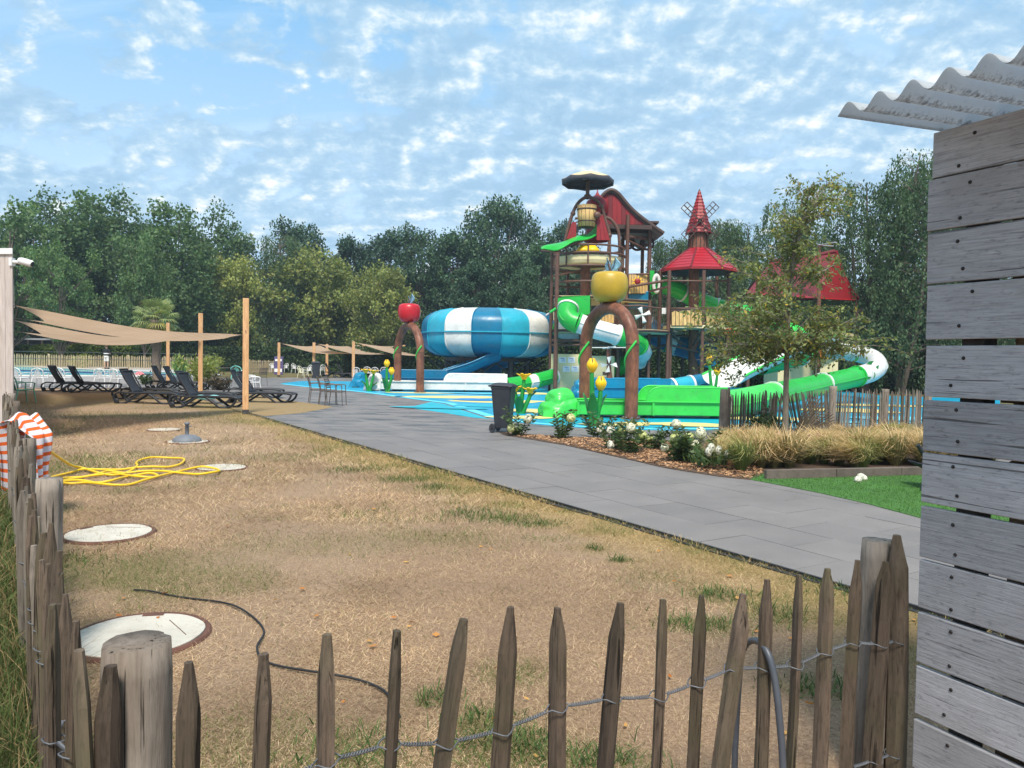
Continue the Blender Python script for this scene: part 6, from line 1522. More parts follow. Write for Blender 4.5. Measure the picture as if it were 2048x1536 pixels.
def make_tree(seed, H, trunkh, R_, nclump, nleaf, lsize, mat, barkm=bark, shape='round', cr=(1.0, 1.7), flat=.7, r0=.32):
    """meshes for one tree: crown of leaf clumps carried by limbs"""
    rng = np.random.default_rng(seed); rn = random.Random(seed); cl = []
    zc = trunkh + (H - trunkh) * .52; rz = (H - trunkh) * .52
    tries = 0
    while len(cl) < nclump and tries < 20000:
        tries += 1
        p = rng.normal(size=3); p /= np.linalg.norm(p); k = rng.uniform(.35, 1.0) ** .55
        q = p * k
        if shape == 'pine': rr = .55 + .45 * math.sin(math.pi * min(1, (q[2] * .5 + .5) * 1.1 + .1))
        elif shape == 'cone': rr = max(.12, 1.05 - (q[2] * .5 + .5))
        else: rr = 1.0
        lob = 1 + .25 * mnoise.noise(Vector(p.tolist()) * 1.7 + Vector((seed * 3.1, 0, 0)))
        cl.append((q[0] * R_ * rr * lob, q[1] * R_ * rr * lob, zc + q[2] * rz * lob, rng.uniform(*cr)))
    Ps, Cs = [], []
    for (x, y, z, r) in cl:
        n = int(nleaf / nclump * (r / np.mean(cr)) ** 1.5); d = rng.normal(size=(n, 3)); d /= np.linalg.norm(d, axis=1)[:, None]
        k = rng.uniform(.1, 1, n) ** .5
        wob = 1 + .35 * np.sin(d[:, 0] * 5 + x) * np.sin(d[:, 1] * 5 + y)
        P = np.array([x, y, z]) + d * (k * r * wob)[:, None] * np.array([1, 1, flat])
        Ps.append(P); tone = rng.uniform(.75, 1.25); Cs.append(tints(n, rng, .28) * tone)
    P = np.concatenate(Ps); Cc = np.concatenate(Cs)
    crown = quads('crown', leafquads(P, lsize, rng, .68, .8), Cc, mat, False)
    tb = MB(); lean = rn.uniform(-.5, .5)
    top = Vector((lean, rn.uniform(-.4, .4), trunkh + (H - trunkh) * .75))
    path = catmull([(0, 0, -.1), (lean * .1, 0, trunkh * .5), (lean * .4, .1, trunkh), top], 4)
    tb.tube(path, [r0 * (1.25 if i == 0 else 1) * (1 - .82 * i / (len(path) - 1)) for i in range(len(path))], 8)
    for (x, y, z, r) in cl[:min(len(cl), 34)]:
        f = rn.uniform(.45, .95); b_ = path[int(f * (len(path) - 1))]; e = Vector((x, y, z)); m = b_.lerp(e, .5) + Vector((0, 0, rn.uniform(-.2, .6)))
        if e.z < b_.z - 1: continue
        tb.tube(catmull([b_, m, e], 3), [r0 * .38 * (1 - .13 * i) for i in range(7)], 5, False)
    return crown, tb.mesh('trunk', barkm)
def make_birch(seed, H, R_, nstr, mat, lsize=.16):
    rng = np.random.default_rng(seed); rn = random.Random(seed); tb = MB(); P = []; Dd = []; tone = []
    trunks = [catmull([(0, 0, -.1), (rn.uniform(-.4, .4), .1, H * .35), (rn.uniform(-1, 1), .2, H * .7), (rn.uniform(-1.2, 1.2), 0, H * .97)], 5)]
    if rn.random() < .8: trunks.append(catmull([(.2, 0, -.1), (1.0, .2, H * .3), (rn.uniform(1.2, 2.0), .1, H * .6), (rn.uniform(1.4, 2.4), 0, H * .86)], 5))
    for tr in trunks: tb.tube(tr, [.20 * (1 - .9 * i / (len(tr) - 1)) + .012 for i in range(len(tr))], 7)
    for k in range(nstr):
        tr = trunks[rn.randrange(len(trunks))]; f = rn.uniform(.16, 1.0); b_ = tr[int(f * (len(tr) - 1))]; a = rn.uniform(0, 6.28); reach = R_ * (1.15 - .75 * f) * rn.uniform(.35, 1.0) + .3
        e = b_ + Vector((math.cos(a) * reach, math.sin(a) * reach, rn.uniform(.3, 1.1) * (1 if f < .9 else .4)))
        if k % 3 == 0: tb.tube([b_, b_.lerp(e, .5) + Vector((0, 0, .25)), e], [.05 * (1.2 - f), .03 * (1.2 - f) + .006, .008], 4, False)
        ln = rn.uniform(.7, 2.2); m = int(26 * ln); tn = rn.uniform(.7, 1.35)
        for i in range(m):
            s = i / m; q = e + Vector((math.cos(a) * .35 * math.sqrt(s), math.sin(a) * .35 * math.sqrt(s), -s * ln)); P.append((q.x + rn.gauss(0, .13), q.y + rn.gauss(0, .13), q.z + rn.gauss(0, .09))); Dd.append((rn.gauss(0, .3), rn.gauss(0, .3), -1)); tone.append(tn)
    P = np.array(P); Cc = tints(len(P), rng, .25) * np.array(tone)[:, None]
    return quads('crown', leafquads(P, lsize, rng, .5, 0, np.array(Dd)), Cc, mat, False), tb.mesh('trunk', bark)
def tree(name, label, meshes, px, topy, d, Hm, rz, wide=1.0, group=None, z0=0.0):
    """stand a tree of mesh height Hm so that its top is where the photograph shows it"""
    tp = W(px, topy, d); s = (tp.z - z0) / Hm
    o = thing(name, label, 'tree', (tp.x, tp.y, z0), rz, group); o.scale = (s * wide, s * wide, s)
    link('crown', meshes[0], o); link('trunk', meshes[1], o); return o
OAK = [make_tree(1, 17, 3.2, 6.0, 110, 17000, .38, leafoak, cr=(1.1, 1.9), flat=.85), make_tree(2, 17, 3.6, 5.4, 95, 15000, .38, leafoak, cr=(1.1, 1.8), flat=.85), make_tree(5, 17, 3.2, 6.0, 62, 9500, .38, leafoak, cr=(.9, 1.6), flat=.8)]
PINE = [make_tree(3, 17, 5.0, 4.0, 70, 13000, .34, leafpine, shape='pine', cr=(.9, 1.6), flat=.75), make_tree(4, 17, 3.0, 4.5, 86, 15000, .36, leafpine, shape='round', cr=(1.0, 1.7), flat=.9)]
LIME = [make_tree(6, 10, 1.6, 4.4, 90, 15000, .30, leaflight, cr=(.8, 1.4), flat=.85, r0=.2), make_tree(7, 10, 1.4, 4.0, 84, 14000, .30, leaflight, cr=(.8, 1.4), flat=.85, r0=.2)]
FILL = [make_tree(8, 11, .2, 5.5, 70, 9000, .46, leafpine, shape='round', cr=(1.2, 1.9)), make_tree(9, 11, .2, 5.0, 60, 8000, .46, leafoak, shape='round', cr=(1.2, 1.9))]
BIR = [make_birch(11, 14, 3.2, 560, leafbir, .19), make_birch(12, 14, 2.9, 520, leafbir, .19), make_birch(13, 12, 3.6, 540, leafbir, .19)]
for i, (px, ty, d, k, wd, lb) in enumerate([
        (15, 388, 66, 2, .95, 'thin crowned oak at the left edge above the cabin'), (75, 412, 74, 0, .85, 'tall oak right of the cabin, second in the left tree line'), (175, 404, 76, 1, 1.0, 'tall oak above the left shade sail'), (245, 408, 80, 0, .9, 'broad oak in the middle of the left tree line'),
        (345, 425, 74, 1, 1.0, 'oak behind the palm with sky showing through its branches'), (440, 440, 84, 0, .8, 'shorter oak sloping down at the right end of the left tree line'), (120, 470, 62, 2, .7, 'lower oak in front of the left tree line'), (290, 480, 64, 1, .65, 'lower oak just behind the palm crown')]):
    tree('oak_tree', lb, OAK[k], px, ty, d, 17, i * 1.3, wd, 'oaks of the left tree line')
for i, (px, ty, d, k, wd, lb) in enumerate([
        (600, 458, 88, 1, .9, 'dark bushy tree rising behind the lime tree in the middle left'), (700, 470, 90, 0, .9, 'dark pine between the two lime trees'), (775, 455, 88, 0, 1.0, 'dark pine above the red apple'), (845, 470, 84, 1, .8, 'dark tree left of the striped bowl'),
        (905, 460, 86, 0, 1.0, 'dark pine above the left part of the striped bowl'), (985, 413, 88, 1, .80, 'tallest dark tree rising above the striped bowl'), (1040, 432, 90, 1, .62, 'dark tree with twin tops right of the tallest one'), (1080, 480, 80, 0, .9, 'dark pine above the right end of the bowl'),
        (1125, 458, 84, 1, .85, 'dark tree directly left of the tower'), (1180, 480, 88, 0, 1.0, 'dark pine hidden behind the tower'), (950, 520, 70, 0, .9, 'nearer pine with bare trunk behind the bowl'), (1050, 530, 68, 0, .8, 'nearer pine behind the right half of the bowl')]):
    tree('dark_tree', lb, PINE[k], px, ty, d, 17, i * 2.1, wd, 'dark trees behind the slides')
tree('silver_birch', 'pale birch top standing out left of the dark bushy tree', BIR[1], 552, 462, 78, 14, .5, 1.1)
for i, (px, ty, d, k, wd, lb) in enumerate([(478, 522, 78, 0, .75, 'yellow green lime tree left of the middle, behind the lawn post'), (622, 512, 80, 1, 1.0, 'big rounded yellow green lime tree in the middle left'), (758, 540, 76, 0, .85, 'yellow green lime tree left of the red apple')]):
    tree('lime_tree', lb, LIME[k], px, ty, d, 10, i * 1.7, wd, 'yellow green lime trees')
UND = ['above the cabin roof', 'behind the left end of the shade sail', 'behind the middle of the shade sail', 'behind the palm crown', 'behind the second lawn post', 'behind the tall lawn post', 'behind the left lime tree', 'between two lime trees', 'left of the red apple', 'behind the left rim of the bowl', 'behind the middle of the bowl', 'behind the right half of the bowl', 'directly left of the tower base', 'behind the tower decks', 'between tower and windmill', 'behind the windmill posts', 'right of the windmill', 'left of the young tree trunk', 'behind the young tree', 'behind the red roof end', 'below the left birch', 'below the tallest birch', 'behind the shed', 'at the far left edge']
for i, (px, ty, d, k) in enumerate([(40, 600, 92, 0), (130, 590, 95, 1), (230, 580, 95, 0), (330, 585, 92, 1), (430, 575, 92, 0), (520, 560, 92, 1), (600, 550, 94, 0), (690, 560, 92, 1), (780, 560, 94, 0), (870, 560, 92, 0), (960, 560, 94, 1), (1050, 560, 92, 0), (1140, 560, 90, 1), (1230, 575, 86, 0), (1310, 560, 80, 1), (1390, 560, 76, 0), (1470, 560, 72, 1), (1545, 575, 66, 0), (1620, 570, 62, 0), (1690, 570, 60, 0), (1760, 575, 56, 0), (1840, 560, 56, 0), (1930, 560, 54, 0), (-60, 560, 90, 0)]):
    tree('understory_tree', 'low dark leafy tree under the tall ones, ' + UND[i], FILL[k], px, ty, d, 11, i * 1.1, 1.0, 'low trees under the tall tree line')
for i, (px, ty, d, k, wd, lb) in enumerate([(1335, 470, 62, 2, .75, 'willowy tree just left of the windmill'), (1445, 432, 60, 2, .85, 'willowy tree right of the windmill'), (1505, 440, 62, 0, .75, 'loose willowy tree between windmill and young tree'), (1560, 392, 56, 1, .9, 'tall loose tree directly behind the young tree'),
        (1650, 470, 54, 2, .8, 'lower loose tree behind the red roof'), (1745, 352, 44, 1, .95, 'birch with hanging twigs left of the shed'), (1812, 300, 43, 0, .95, 'tallest birch with hanging twigs right beside the shed'), (1868, 315, 46, 2, .8, 'birch half hidden by the shed'), (1285, 545, 64, 2, .7, 'low willowy tree seen under the barn roof'), (1960, 330, 48, 0, .9, 'birch hidden behind the shed boards')]):
    tree('birch_tree', lb, BIR[k], px, ty, d, 14 if k < 2 else 12, i * 1.9, wd, 'birches and willowy trees on the right')

# hedges
def hedge(label, a, b_, z0, h, th, mat, n, lsize, seed, cat='hedge'):
    rng = np.random.default_rng(seed); a, b_ = Vector((a.x, a.y, 0)), Vector((b_.x, b_.y, 0)); d = b_ - a; ln = d.length
    o = thing('clipped_hedge', label, cat, (a.x, a.y, z0), math.atan2(d.y, d.x))
    MB().box((ln / 2, th / 2, h * .46), (ln, th * .8, h * .9)).build('light_block', plain('hedge_light_block', (.012, .018, .008), 1.0), o)  # dark box added inside the leaves to block light through the hedge
    u = rng.uniform(0, ln, n); face = rng.uniform(0, 1, n); top = face < .35
    y = np.where(top, rng.uniform(0, th, n), np.where(face < .9, rng.normal(.04, .07, n), th)); z = np.where(top, h + rng.normal(0, .06, n), rng.uniform(0, h, n))
    bumpn = (fbm(u * .8, z * 1.2 + 5, seed, 3) - .5); y = y + bumpn * .5; z = z + np.where(top, (fbm(u * .7, y, seed + 9, 3) - .5) * .45, 0)
    P = np.stack([u, y, z], 1); tone = (.65 + .8 * fbm(u * .9, z * .9, seed + 3, 3))[:, None]
    quads('foliage', leafquads(P, lsize, rng, .65, .8), tints(n, rng, .3) * tone, mat, o); return o
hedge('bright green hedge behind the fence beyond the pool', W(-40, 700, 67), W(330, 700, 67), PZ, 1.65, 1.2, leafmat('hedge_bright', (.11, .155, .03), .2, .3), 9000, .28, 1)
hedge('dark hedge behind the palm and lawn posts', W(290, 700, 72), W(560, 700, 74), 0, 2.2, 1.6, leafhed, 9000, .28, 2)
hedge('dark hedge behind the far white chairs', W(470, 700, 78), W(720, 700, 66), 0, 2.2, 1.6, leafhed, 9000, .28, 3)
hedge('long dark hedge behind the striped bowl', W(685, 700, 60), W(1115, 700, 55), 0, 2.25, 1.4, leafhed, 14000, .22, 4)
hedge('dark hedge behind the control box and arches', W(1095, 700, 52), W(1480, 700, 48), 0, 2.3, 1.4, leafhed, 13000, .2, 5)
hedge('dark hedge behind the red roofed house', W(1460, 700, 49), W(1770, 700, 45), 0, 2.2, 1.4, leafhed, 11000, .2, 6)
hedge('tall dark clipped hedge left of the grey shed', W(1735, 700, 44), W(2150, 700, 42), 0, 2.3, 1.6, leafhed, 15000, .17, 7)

# low cabin far behind the pool
fb_ = thing('far_cabin', 'low dark wooden building with pale roof edge beyond the pool', 'building', W(120, 720, 72)); fb_.location.z = PZ
MB().box((0, 2, 1.15), (8.6, 4, 2.3)).build('wall', plain('cabin_dark', (.035, .032, .03), .7, .3, 2), fb_); MB().box((2.6, -.06, 1.1), (3.2, .1, 2.2)).build('cladding', wood('cabin_wood', (.12, .065, .04), (.25, .15, .095), None, 2, 8, 2, .8, .2, .1), fb_)
MB().box((0, 1.9, 2.36), (9.0, 4.6, .16)).build('roof_edge', plain('roof_pale', (.55, .55, .56), .6, .1), fb_)
for k in range(5): w_ = MB().box((-3.6 + k * 1.05, -.05, 1.25), (.9, .06, 1.3)).build('window', plain('cabin_frame', (.10, .09, .085), .6), fb_); MB().box((-3.6 + k * 1.05, -.09, 1.25), (.76, .02, 1.15)).build('pane', plain('cabin_glass', (.02, .025, .03), .1), w_)
for k in range(4): MB().box((-3.9 + k * 1.3, -.6, 1.1), (.1, .1, 2.3)).build('porch_post', plain('porch_brown', (.14, .09, .06), .8), fb_)

# palm
pb = G(313, 770); pm = thing('palm_tree', 'fan palm with a shaggy trunk beside the pool', 'tree', (pb.x, pb.y, 0), .3)
Hp = W(316, 640, pb.y).z; mb = MB(); k_ = 26; vs = []
MB().tube([(0.02 * math.sin(i), 0, Hp * i / 12) for i in range(13)], [.24 if i < 2 else .20 + .03 * (i % 2) + .06 * max(0, i - 8) / 4 for i in range(13)], 12).build('trunk', wood('palm_trunk', (.07, .055, .045), (.19, .15, .12), None, 2, 3, 9, .95, 1.0, .1), pm)
rng = np.random.default_rng(77); rn = random.Random(77)
palml = leafmat('palm_leaf', (.27, .32, .13), .1, .3)
for k in range(34):
    a = k * 2.399; el = rad(72 - 4.0 * k + rn.uniform(-8, 8)) if k < 34 else 0; el = max(el, rad(-58)); ln = rn.uniform(.62, .82)
    dr_ = Vector((math.cos(a) * math.cos(el), math.sin(a) * math.cos(el), math.sin(el))); b0 = Vector((0, 0, Hp + .05)); c0_ = b0 + dr_ * ln
    sdv = dr_.cross(Vector((0, 0, 1))); sdv = sdv.normalized() if sdv.length > .05 else Vector((1, 0, 0)); up = sdv.cross(dr_)
    q = []; ns_ = 17
    for j in range(ns_):
        th = rad(-100 + 200 * j / (ns_ - 1)); L_ = .70 * (1 - .25 * abs(th) / 1.8); dv = (dr_ * math.cos(th) + sdv * math.sin(th) + up * .10 * math.cos(th)).normalized(); s2 = dv.cross(up).normalized() * .03
        m1 = c0_ + dv * L_ * .55; e = c0_ + dv * L_ + Vector((0, 0, -.16 - .08 * rn.random())); q.append([c0_ - s2 * .4, c0_ + s2 * .4, m1 + s2, m1 - s2]); q.append([m1 - s2, m1 + s2, e + s2 * .15, e - s2 * .15])
    old = k > 22; col = np.array([1.5, 1.15, .85]) if old else np.array([1, 1, 1.0]); n = len(q)
    fr = quads('frond', np.array([[tuple(v_) for v_ in f] for f in q]), tints(n, rng, .2) * col, palml, pm)
    MB().tube([b0, b0.lerp(c0_, .5) + Vector((0, 0, .04)), c0_], [.022, .018, .012], 5).build('stalk', plain('palm_stalk', (.13, .14, .05), .7), fr)

# shrubs
def shrub(name, label, base, rx, h, n, lsize, mat, seed, twig=True, z0=0.0, cat='shrub'):
    rng = np.random.default_rng(seed); rn = random.Random(seed); o = thing(name, label, cat, (base.x, base.y, z0)); tb = MB(); P = []; Dd = []
    for k in range(max(10, n // 60)):
        a = rn.uniform(0, 6.28); r = rx * rn.random() ** .5; e = Vector((r * math.cos(a), r * math.sin(a), h * rn.uniform(.55, 1.0) * (1 - .35 * (r / rx) ** 2))); b_ = Vector((e.x * .15, e.y * .15, 0)); pts_ = [b_, b_.lerp(e, .5) + Vector((0, 0, h * .08)), e]
        tb.tube(pts_, [.012, .008, .004], 4, False)
        for i in range(60): f = rn.uniform(.2, 1); q = b_.lerp(e, f) + Vector((0, 0, h * .16 * f * (1 - f))); P.append((q.x + rn.gauss(0, lsize * .7), q.y + rn.gauss(0, lsize * .7), max(.02, q.z + rn.gauss(0, lsize * .5)))); Dd.append((e.x - b_.x + rn.gauss(0, .3), e.y - b_.y + rn.gauss(0, .3), .5))
    P = np.array(P); quads('foliage', leafquads(P, lsize, rng, .42, .5, np.array(Dd)), tints(len(P), rng, .35), mat, o); tb.build('stems', bark, o); return o
shrub('dry_shrub', 'dark twiggy brown shrub between the lounger rows', G(440, 781), .75, .75, 900, .14, leafmat('shrub_brown', (.085, .068, .048), .1, .1), 5)
shrub('leafy_shrub', 'light green feathery shrub left of the dark shrub by the pool end', G(405, 775), .8, 1.7, 1200, .20, leaflight, 6)
shrub('leafy_shrub', 'small grassy green shrub beyond the pool left of the person', G(163, 735, PZ), .9, 1.2, 700, .25, leaflight, 7, z0=PZ)
shrub('leafy_shrub', 'small grassy green shrub behind the pool right of the palm', G(355, 748, PZ), .8, 1.2, 700, .22, leaflight, 8, z0=PZ)
shrub('leafy_shrub', 'low flowering shrub beside the pink beach ball', G(292, 770), .5, .6, 500, .12, leafhed, 9)
shrub('leafy_shrub', 'yellow green shrub left of the tall lawn post near the barrier', G(418, 752), 1.0, 1.8, 900, .24, leaflight, 10)
shrub('dark_shrub', 'dark leafy shrub growing through the fallen part of the garden fence', G(1535, 888), .42, .85, 1100, .08, leafhed, 12)

# ------------------------------------------------------------------ young tree in the bed
tb0 = G(1571, 893); yt = thing('young_tree', 'young tree with open olive green crown standing in the grass bed', 'tree', (tb0.x, tb0.y, .03)); dT = tb0.y
yp = lambda px, py, dd=0.0: W(px, py, dT + dd) - Vector((tb0.x, tb0.y, .03))
rn = random.Random(31); rng = np.random.default_rng(31); tm_ = MB()
trk = catmull([V(0, 0, -.05), yp(1571, 820), yp(1573, 740), yp(1576, 650), yp(1583, 570), yp(1588, 500), yp(1604, 445), yp(1628, 400), yp(1645, 372)], 5)
tm_.tube(trk, [max(.009, .062 * (1 - .9 * i / (len(trk) - 1)) + (.01 if i < 3 else 0)) for i in range(len(trk))], 10)
P = []; Dd = []; tn = []
def twigs(b_, e, r, nl, spread, hang=0.0):
    m = b_.lerp(e, .5) + V(rn.gauss(0, .08), rn.gauss(0, .08), .10 + rn.gauss(0, .05)); pt = catmull([b_, m, e], 5)
    tm_.tube(pt, [r * (1 - .85 * i / (len(pt) - 1)) for i in range(len(pt))], 5, False); t0 = rn.uniform(.75, 1.2)
    for k in range(7):
        f = rn.uniform(.30, 1.0); s = pt[int(f * (len(pt) - 1))]; q = s + V(rn.gauss(0, spread), rn.gauss(0, spread), rn.gauss(0, spread * .8) - hang)
        tm_.tube([s, s.lerp(q, .5) + V(0, 0, .04), q], [r * .35, r * .22, .002], 4, False)
        for j in range(nl):
            u = rn.uniform(.15, 1.08); p = s.lerp(q, u); P.append((p.x + rn.gauss(0, .045), p.y + rn.gauss(0, .045), p.z + rn.gauss(0, .04))); Dd.append((q.x - s.x + rn.gauss(0, .2), q.y - s.y + rn.gauss(0, .2), -.25)); tn.append(t0)
def on_trunk(py):
    z = yp(1575, py).z; return min(trk, key=lambda q: abs(q.z - z))
# tips: (px, py, depth offset, height on trunk where the limb leaves)
tips = []
for (x0, x1, y0, y1, n) in ((1378, 1500, 600, 735, 26), (1640, 1755, 600, 715, 18), (1430, 1545, 480, 620, 11), (1615, 1715, 480, 600, 7), (1510, 1630, 540, 700, 11), (1545, 1640, 410, 520, 11), (1585, 1705, 348, 440, 15)):
    for k in range(n): tips.append((rn.uniform(x0, x1), rn.uniform(y0, y1), rn.uniform(-1.3, 1.3)))
tips += [(1752, 690, -.3), (1735, 705, .2), (1715, 372, 0), (1690, 362, .2), (1668, 352, 0), (1392, 720, -.6), (1400, 690, .4), (1425, 745, .1), (1380, 655, 0), (1470, 760, -.2), (1720, 735, .3), (1640, 740, -.4)]
for px, py, dd in tips:
    e = yp(px, py, dd); st_ = on_trunk(min(700, max(430, py + rn.uniform(20, 110)))); twigs(st_, e, .016, 20 if py > 440 else 13, .20, .03)
P = np.array(P); ncol = tints(len(P), rng, .35) * np.array(tn)[:, None]; warm = rng.uniform(0, 1, len(P)) < .10; ncol[warm] *= np.array([1.9, 1.25, .6])
quads('crown', leafquads(P, .085, rng, .45, .5, np.array(Dd)), ncol, leafyoung, yt); tm_.build('trunk', barkg, yt)

# ------------------------------------------------------------------ flower bed
hleaf = leafmat('hydrangea_leaf', (.075, .125, .042), .15, .25); hflow = leafmat('hydrangea_flower', (1, 1, 1), .0, .25)
rng = np.random.default_rng(8); rn = random.Random(8)
def head_mesh(seed, col, r=.085):
    rg = np.random.default_rng(seed); n = 230; d = rg.normal(size=(n, 3)); d /= np.linalg.norm(d, axis=1)[:, None]; d[:, 2] = d[:, 2] * 1.15
    P_ = d * r * rg.uniform(.75, 1.0, n)[:, None]; k = rg.uniform(.7, 1.12, (n, 1)); 
    t1 = np.cross(d, rg.normal(size=(n, 3))); t1 /= np.linalg.norm(t1, axis=1)[:, None]; t2 = np.cross(d, t1); t2 /= np.linalg.norm(t2, axis=1)[:, None]; s_ = rg.uniform(.017, .026, n)[:, None]; lift = d * .006
    return quads('flower_head', np.stack([P_ + t1 * s_ + lift, P_ + t2 * s_, P_ - t1 * s_ + lift, P_ - t2 * s_], 1), np.clip(np.array(col) * k, 0, 1), hflow, False)
HEADS = [head_mesh(1, (.86, .85, .70)), head_mesh(2, (.80, .80, .42)), head_mesh(3, (.88, .86, .80)), head_mesh(4, (.76, .80, .36))]
HP = [((370, 495), [(312, 440, 1), (350, 430, 2), (440, 370, 0)], 5, 'hydrangea with cream heads at the wheel of the dark bin'), ((690, 520), [(765, 365, 1)], 6, 'tall leafy hydrangea shoots with a single yellowish head'), ((960, 510), [(985, 455, 2)], 6, 'hydrangea in front of the tall tulips with one white head'),
      ((1075, 600), [(1070, 460, 2), (1070, 570, 2), (1150, 455, 3)], 5, 'hydrangea with a browned low white head at the chip edge'), ((1200, 630), [(1220, 440, 0), (1310, 495, 3)], 7, 'bushy hydrangea in the middle of the bed with two heads'), ((1385, 600), [(1365, 520, 3)], 6, 'hydrangea with small yellow green head below the arch leg'),
      ((1590, 690), [(1480, 590, 0), (1565, 410, 0), (1555, 515, 3), (1610, 555, 3), (1655, 510, 1)], 7, 'largest hydrangea with five pale heads at the right of the bed'), ((1690, 705), [(1710, 575, 0), (1750, 480, 0)], 6, 'hydrangea next to the grasses with two cream heads')]
for i, ((bx, by), heads, ns_, lb) in enumerate(HP):
    b_ = G(940 + bx * .2637, 740 + by * .2637, .035); o = thing('hydrangea', lb, 'hydrangea', (b_.x, b_.y, .035), 0, 'hydrangeas in the chip bed'); P = []; Dd = []; sm_ = MB()
    ends = [W(940 + hx * .2637, 740 + hy * .2637, b_.y + rn.uniform(-.2, .1)) - Vector((b_.x, b_.y, .035)) for hx, hy, _ in heads]
    ends2 = [Vector((rn.uniform(-.38, .38), rn.uniform(-.3, .3), rn.uniform(.28, .62))) for _ in range(ns_ + 3)]
    for e in ends + ends2:
        c0_ = Vector((e.x * .2, e.y * .2, 0)); sm_.tube([c0_, c0_.lerp(e, .5) + V(0, 0, .04), e], [.008, .006, .004], 5, False); n = int(max(6, e.length * 24))
        for k in range(n):
            f = .12 + .85 * k / n; a = k * 1.57 + rn.uniform(-.4, .4); q = c0_.lerp(e, f)
            for s in (0, math.pi): dv = Vector((math.cos(a + s), math.sin(a + s), .25)); P.append(tuple(q + dv * .05)); Dd.append(tuple(dv * 2))
    P = np.array(P); quads('leaves', leafquads(P, .115, rng, .42, 1.5, np.array(Dd)), tints(len(P), rng, .3), hleaf, o); sm_.build('stems', plain('green_stem', (.08, .10, .035), .7), o)
    for e, (_, _, hk) in zip(ends, heads): h_ = link('flower_head', HEADS[hk], o); h_.location = e; s = rn.uniform(.80, 1.02); h_.scale = (s, s, s * rn.uniform(.8, 1.1)); h_.rotation_euler = (rn.uniform(-.3, .3), rn.uniform(-.3, .3), rn.uniform(0, 6))
# small white perennials beside the grasses
b_ = G(1425, 938, .035); o = thing('white_perennial', 'upright dark leaved plant with small white flowers beside the grasses', 'plant', (b_.x, b_.y, .035)); sm_ = MB(); P = []; Dd = []
for k in range(26):
    a = rn.uniform(0, 6.28); r = .42 * rn.random() ** .5; h = rn.uniform(.18, .36); e = Vector((r * math.cos(a), r * math.sin(a) * .7, h)); P += [tuple(e * f) for f in (.5, .7, .9)] * 3; Dd += [(rn.gauss(0, .3), rn.gauss(0, .3), 1)] * 9
quads('leaves', leafquads(np.array(P) + rng.normal(0, .03, (len(P), 3)) * np.array([1, 1, .3]), .15, rng, .22, 0, np.array(Dd)), tints(len(P), rng, .3), hleaf, o)
for hx, hy in ((1830, 590), (1810, 620), (1885, 610), (1950, 645)):
    e = W(940 + hx * .2637, 740 + hy * .2637, b_.y) - Vector((b_.x, b_.y, .035)); sm_.tube([(e.x * .5, e.y * .5, .1), e], .004, 4, False); h_ = link('flower_head', HEADS[2], o); h_.location = e; h_.scale = (.62, .62, .7)
sm_.build('stems', plain('green_stem', (.08, .10, .035), .7), o)
# coneflowers
def coneflower(label, heads, base, seed):
    rr = random.Random(seed); rg = np.random.default_rng(seed); o = thing('coneflower_clump', label, 'flower', (base.x, base.y, .035), 0, 'pink coneflowers in the grasses'); P = []; Dd = []; sm_ = MB()
    for px, py in heads:
        e = W(px, py, base.y + rr.uniform(-.3, .3)) - Vector((base.x, base.y, .035)); sm_.tube([(e.x * .3, e.y * .3, 0), (e.x * .8, e.y * .8, e.z * .6), e], .005, 4, False)
        for k in range(8): f = rr.uniform(.05, .75); P.append((e.x * f + rr.gauss(0, .05), e.y * f + rr.gauss(0, .05), e.z * f)); Dd.append((rr.gauss(0, 1), rr.gauss(0, 1), .6))
        fm = MB(); 
        for k in range(11): a = k * .571; fm.add([e + V(.02 * math.cos(a - .3), .02 * math.sin(a - .3), 0), e + V(.02 * math.cos(a + .3), .02 * math.sin(a + .3), 0), e + V(.075 * math.cos(a + .18), .075 * math.sin(a + .18), -.03), e + V(.075 * math.cos(a - .18), .075 * math.sin(a - .18), -.03)], [(0, 1, 2, 3)])
        fl_ = fm.build('petals', plain('coneflower_pink', srgb(190, 110, 165), .7, .15, 9), o); MB().ball(e + V(0, 0, .008), (.026, .026, .020), 8, 6).build('cone', plain('cone_brown', (.10, .03, .03), .8), fl_)
    quads('leaves', leafquads(np.array(P), .16, rg, .25, .5, np.array(Dd)), tints(len(P), rg, .3), hleaf, o); sm_.build('stems', plain('green_stem', (.08, .10, .035), .7), o)
coneflower('pink coneflowers left of the young tree trunk', [(1540, 870), (1555, 866), (1550, 880), (1562, 869)], G(1550, 906), 1)
coneflower('pink coneflowers right of the young tree trunk', [(1620, 871), (1635, 868), (1646, 873), (1642, 886), (1652, 892), (1628, 892)], G(1632, 915), 2)

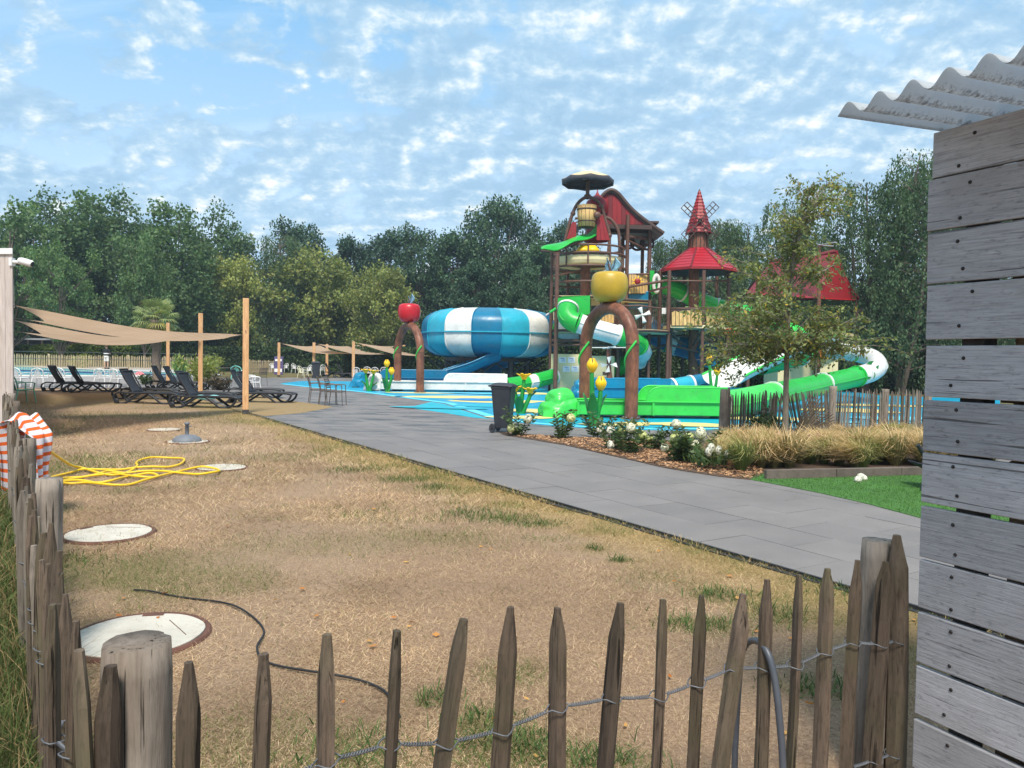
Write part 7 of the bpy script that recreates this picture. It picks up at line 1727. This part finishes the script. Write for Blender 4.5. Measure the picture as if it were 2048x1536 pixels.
# ornamental grasses
reg = [G(*q) for q in [(1425, 935), (1450, 952), (1530, 944), (1650, 945), (1860, 939), (1990, 935), (1980, 880), (1850, 868), (1720, 872), (1620, 885), (1520, 890), (1445, 893)]]
X0, X1, Y0, Y1 = min(p.x for p in reg), max(p.x for p in reg), min(p.y for p in reg), max(p.y for p in reg)
cs = []
while len(cs) < 210:
    x, y = rn.uniform(X0, X1), rn.uniform(Y0, Y1)
    if inpoly(x, y, reg): cs.append((x, y, rn.uniform(.8, 1.15), rn.random()))
Q, Cq = [], []
for (x, y, s, gk) in cs:
    s *= 1.32 - .72 * min(1, max(0, (y - 10.6) / 4.2))
    n = 300; wx, wy = rn.gauss(0, .10), rn.gauss(0, .10); s *= rn.uniform(.8, 1.25); a = rng.uniform(0, 2 * math.pi, n); out_ = rng.uniform(.08, .40, n) * s; h = rng.uniform(.16, .40, n) * s; w_ = np.full(n, .0045)
    px, py = np.cos(a), np.sin(a); b0 = np.stack([x + px * rng.uniform(0, .06, n), y + py * rng.uniform(0, .06, n), np.full(n, .03)], 1)
    m1 = b0 + np.stack([px * out_ * .42, py * out_ * .42, h * .8], 1); e1 = b0 + np.stack([px * out_ + wx + rng.normal(0, .05, n), py * out_ + wy + rng.normal(0, .05, n), h * rng.uniform(.55, 1.30, n)], 1); sv = np.stack([-py, px, np.zeros(n)], 1) * w_[:, None]
    Q.append(np.stack([b0 - sv, b0 + sv, m1 + sv, m1 - sv], 1)); Q.append(np.stack([m1 - sv, m1 + sv, e1 + sv * .4, e1 - sv * .4], 1))
    k = rng.uniform(0, 1, (n, 1)); low_ = np.array([.14, .15, .055]) * (1 - k) + np.array([.30, .24, .11]) * k; hi_ = np.array([.42, .28, .13]) * (1 - k) + np.array([.70, .52, .29]) * k
    if gk < .28: low_ = low_ * np.array([.6, .9, .6]); hi_ = hi_ * np.array([.55, .75, .5])
    Cq += [low_, hi_]
tag(quads('ornamental_grass', np.concatenate(Q), np.concatenate(Cq), blade), 'straw coloured fountain grasses filling the bed around the young tree', 'grass', kind='stuff')
# kerb of old concrete blocks
kb = tag(MB().add([(0, 0, 0), (.001, 0, 0), (.001, .001, 0)], [(0, 1, 2)]).build('bed_kerb', lid), kind='structure')
kerbm = plain('old_kerb', (.125, .10, .085), .95, .25, 4, .7, 30, dirt=(.07, .06, .045)); k0, k1 = G(1530, 962), G(2050, 948); kd = (k1 - k0); kl = kd.length; kd.normalize(); x = 0; rr = random.Random(2)
while x < kl:
    ln = rr.uniform(.95, 1.1); c_ = k0 + kd * (x + ln / 2); ob = MB().box((0, 0, 0), (ln - .012, .07, .20)).build('kerb_block', kerbm, kb, .008); ob.location = (c_.x, c_.y, .045 + rr.uniform(-.008, .008)); ob.rotation_euler = (rr.uniform(-.03, .03), 0, math.atan2(kd.y, kd.x) + rr.uniform(-.01, .01)); x += ln
# dropped flower heads on the turf
for k, (px, py) in enumerate(((1722, 955), (1716, 961), (1727, 958))):
    g_ = G(px, py, .05); o = thing('fallen_bloom', ['right hand white bloom dropped on the turf by the kerb', 'front white bloom dropped on the turf by the kerb', 'middle white bloom dropped on the turf by the kerb'][k], 'bloom', (g_.x, g_.y, .06), k, 'dropped blooms on the turf'); h_ = link('flower_head', HEADS[2], o); h_.scale = (.6, .6, .5)
# black folding chair half hidden behind the shed
fc_ = thing('folding_chair', 'black folding chair mostly hidden behind the left edge of the shed', 'chair', W(1868, 985, 9.6)); fc_.location.z = .03
q = lambda px, py: W(px, py, 9.6) - fc_.location
MB().tube([q(1836, 890), q(1842, 900), q(1858, 928), q(1885, 960)], .028, 8).build('back_rail', blk, fc_); MB().tube([q(1858, 968), q(1846, 975), q(1846, 990), q(1858, 1000), q(1885, 1006), q(1920, 1004)], .032, 8).build('foot_loop', blk, fc_)
MB().tube([q(1885, 960), q(1880, 1006)], .028, 8).build('leg', blk, fc_); MB().grid(lambda u, v: q(1858, 930).lerp(q(1920, 962), u) + V(0, .5 * v, 0), 4, 4, True, .02).build('seat', sling, fc_)

# ------------------------------------------------------------------ evening air
hm = bpy.data.materials.new('haze_air'); hm.use_nodes = True; t = hm.node_tree; t.nodes.clear()
pv = N(t, 'ShaderNodeVolumePrincipled'); pv.inputs['Color'].default_value = (.62, .82, 1.0, 1); pv.inputs['Density'].default_value = .0006; pv.inputs['Anisotropy'].default_value = 0.0
om = N(t, 'ShaderNodeOutputMaterial'); t.links.new(pv.outputs[0], om.inputs['Volume'])
hb = MB().box((0, 320, 11), (820, 780, 24.2)).build('haze', hm); tag(hb, 'faint bluish evening haze filling the air over the park', 'haze', kind='stuff')
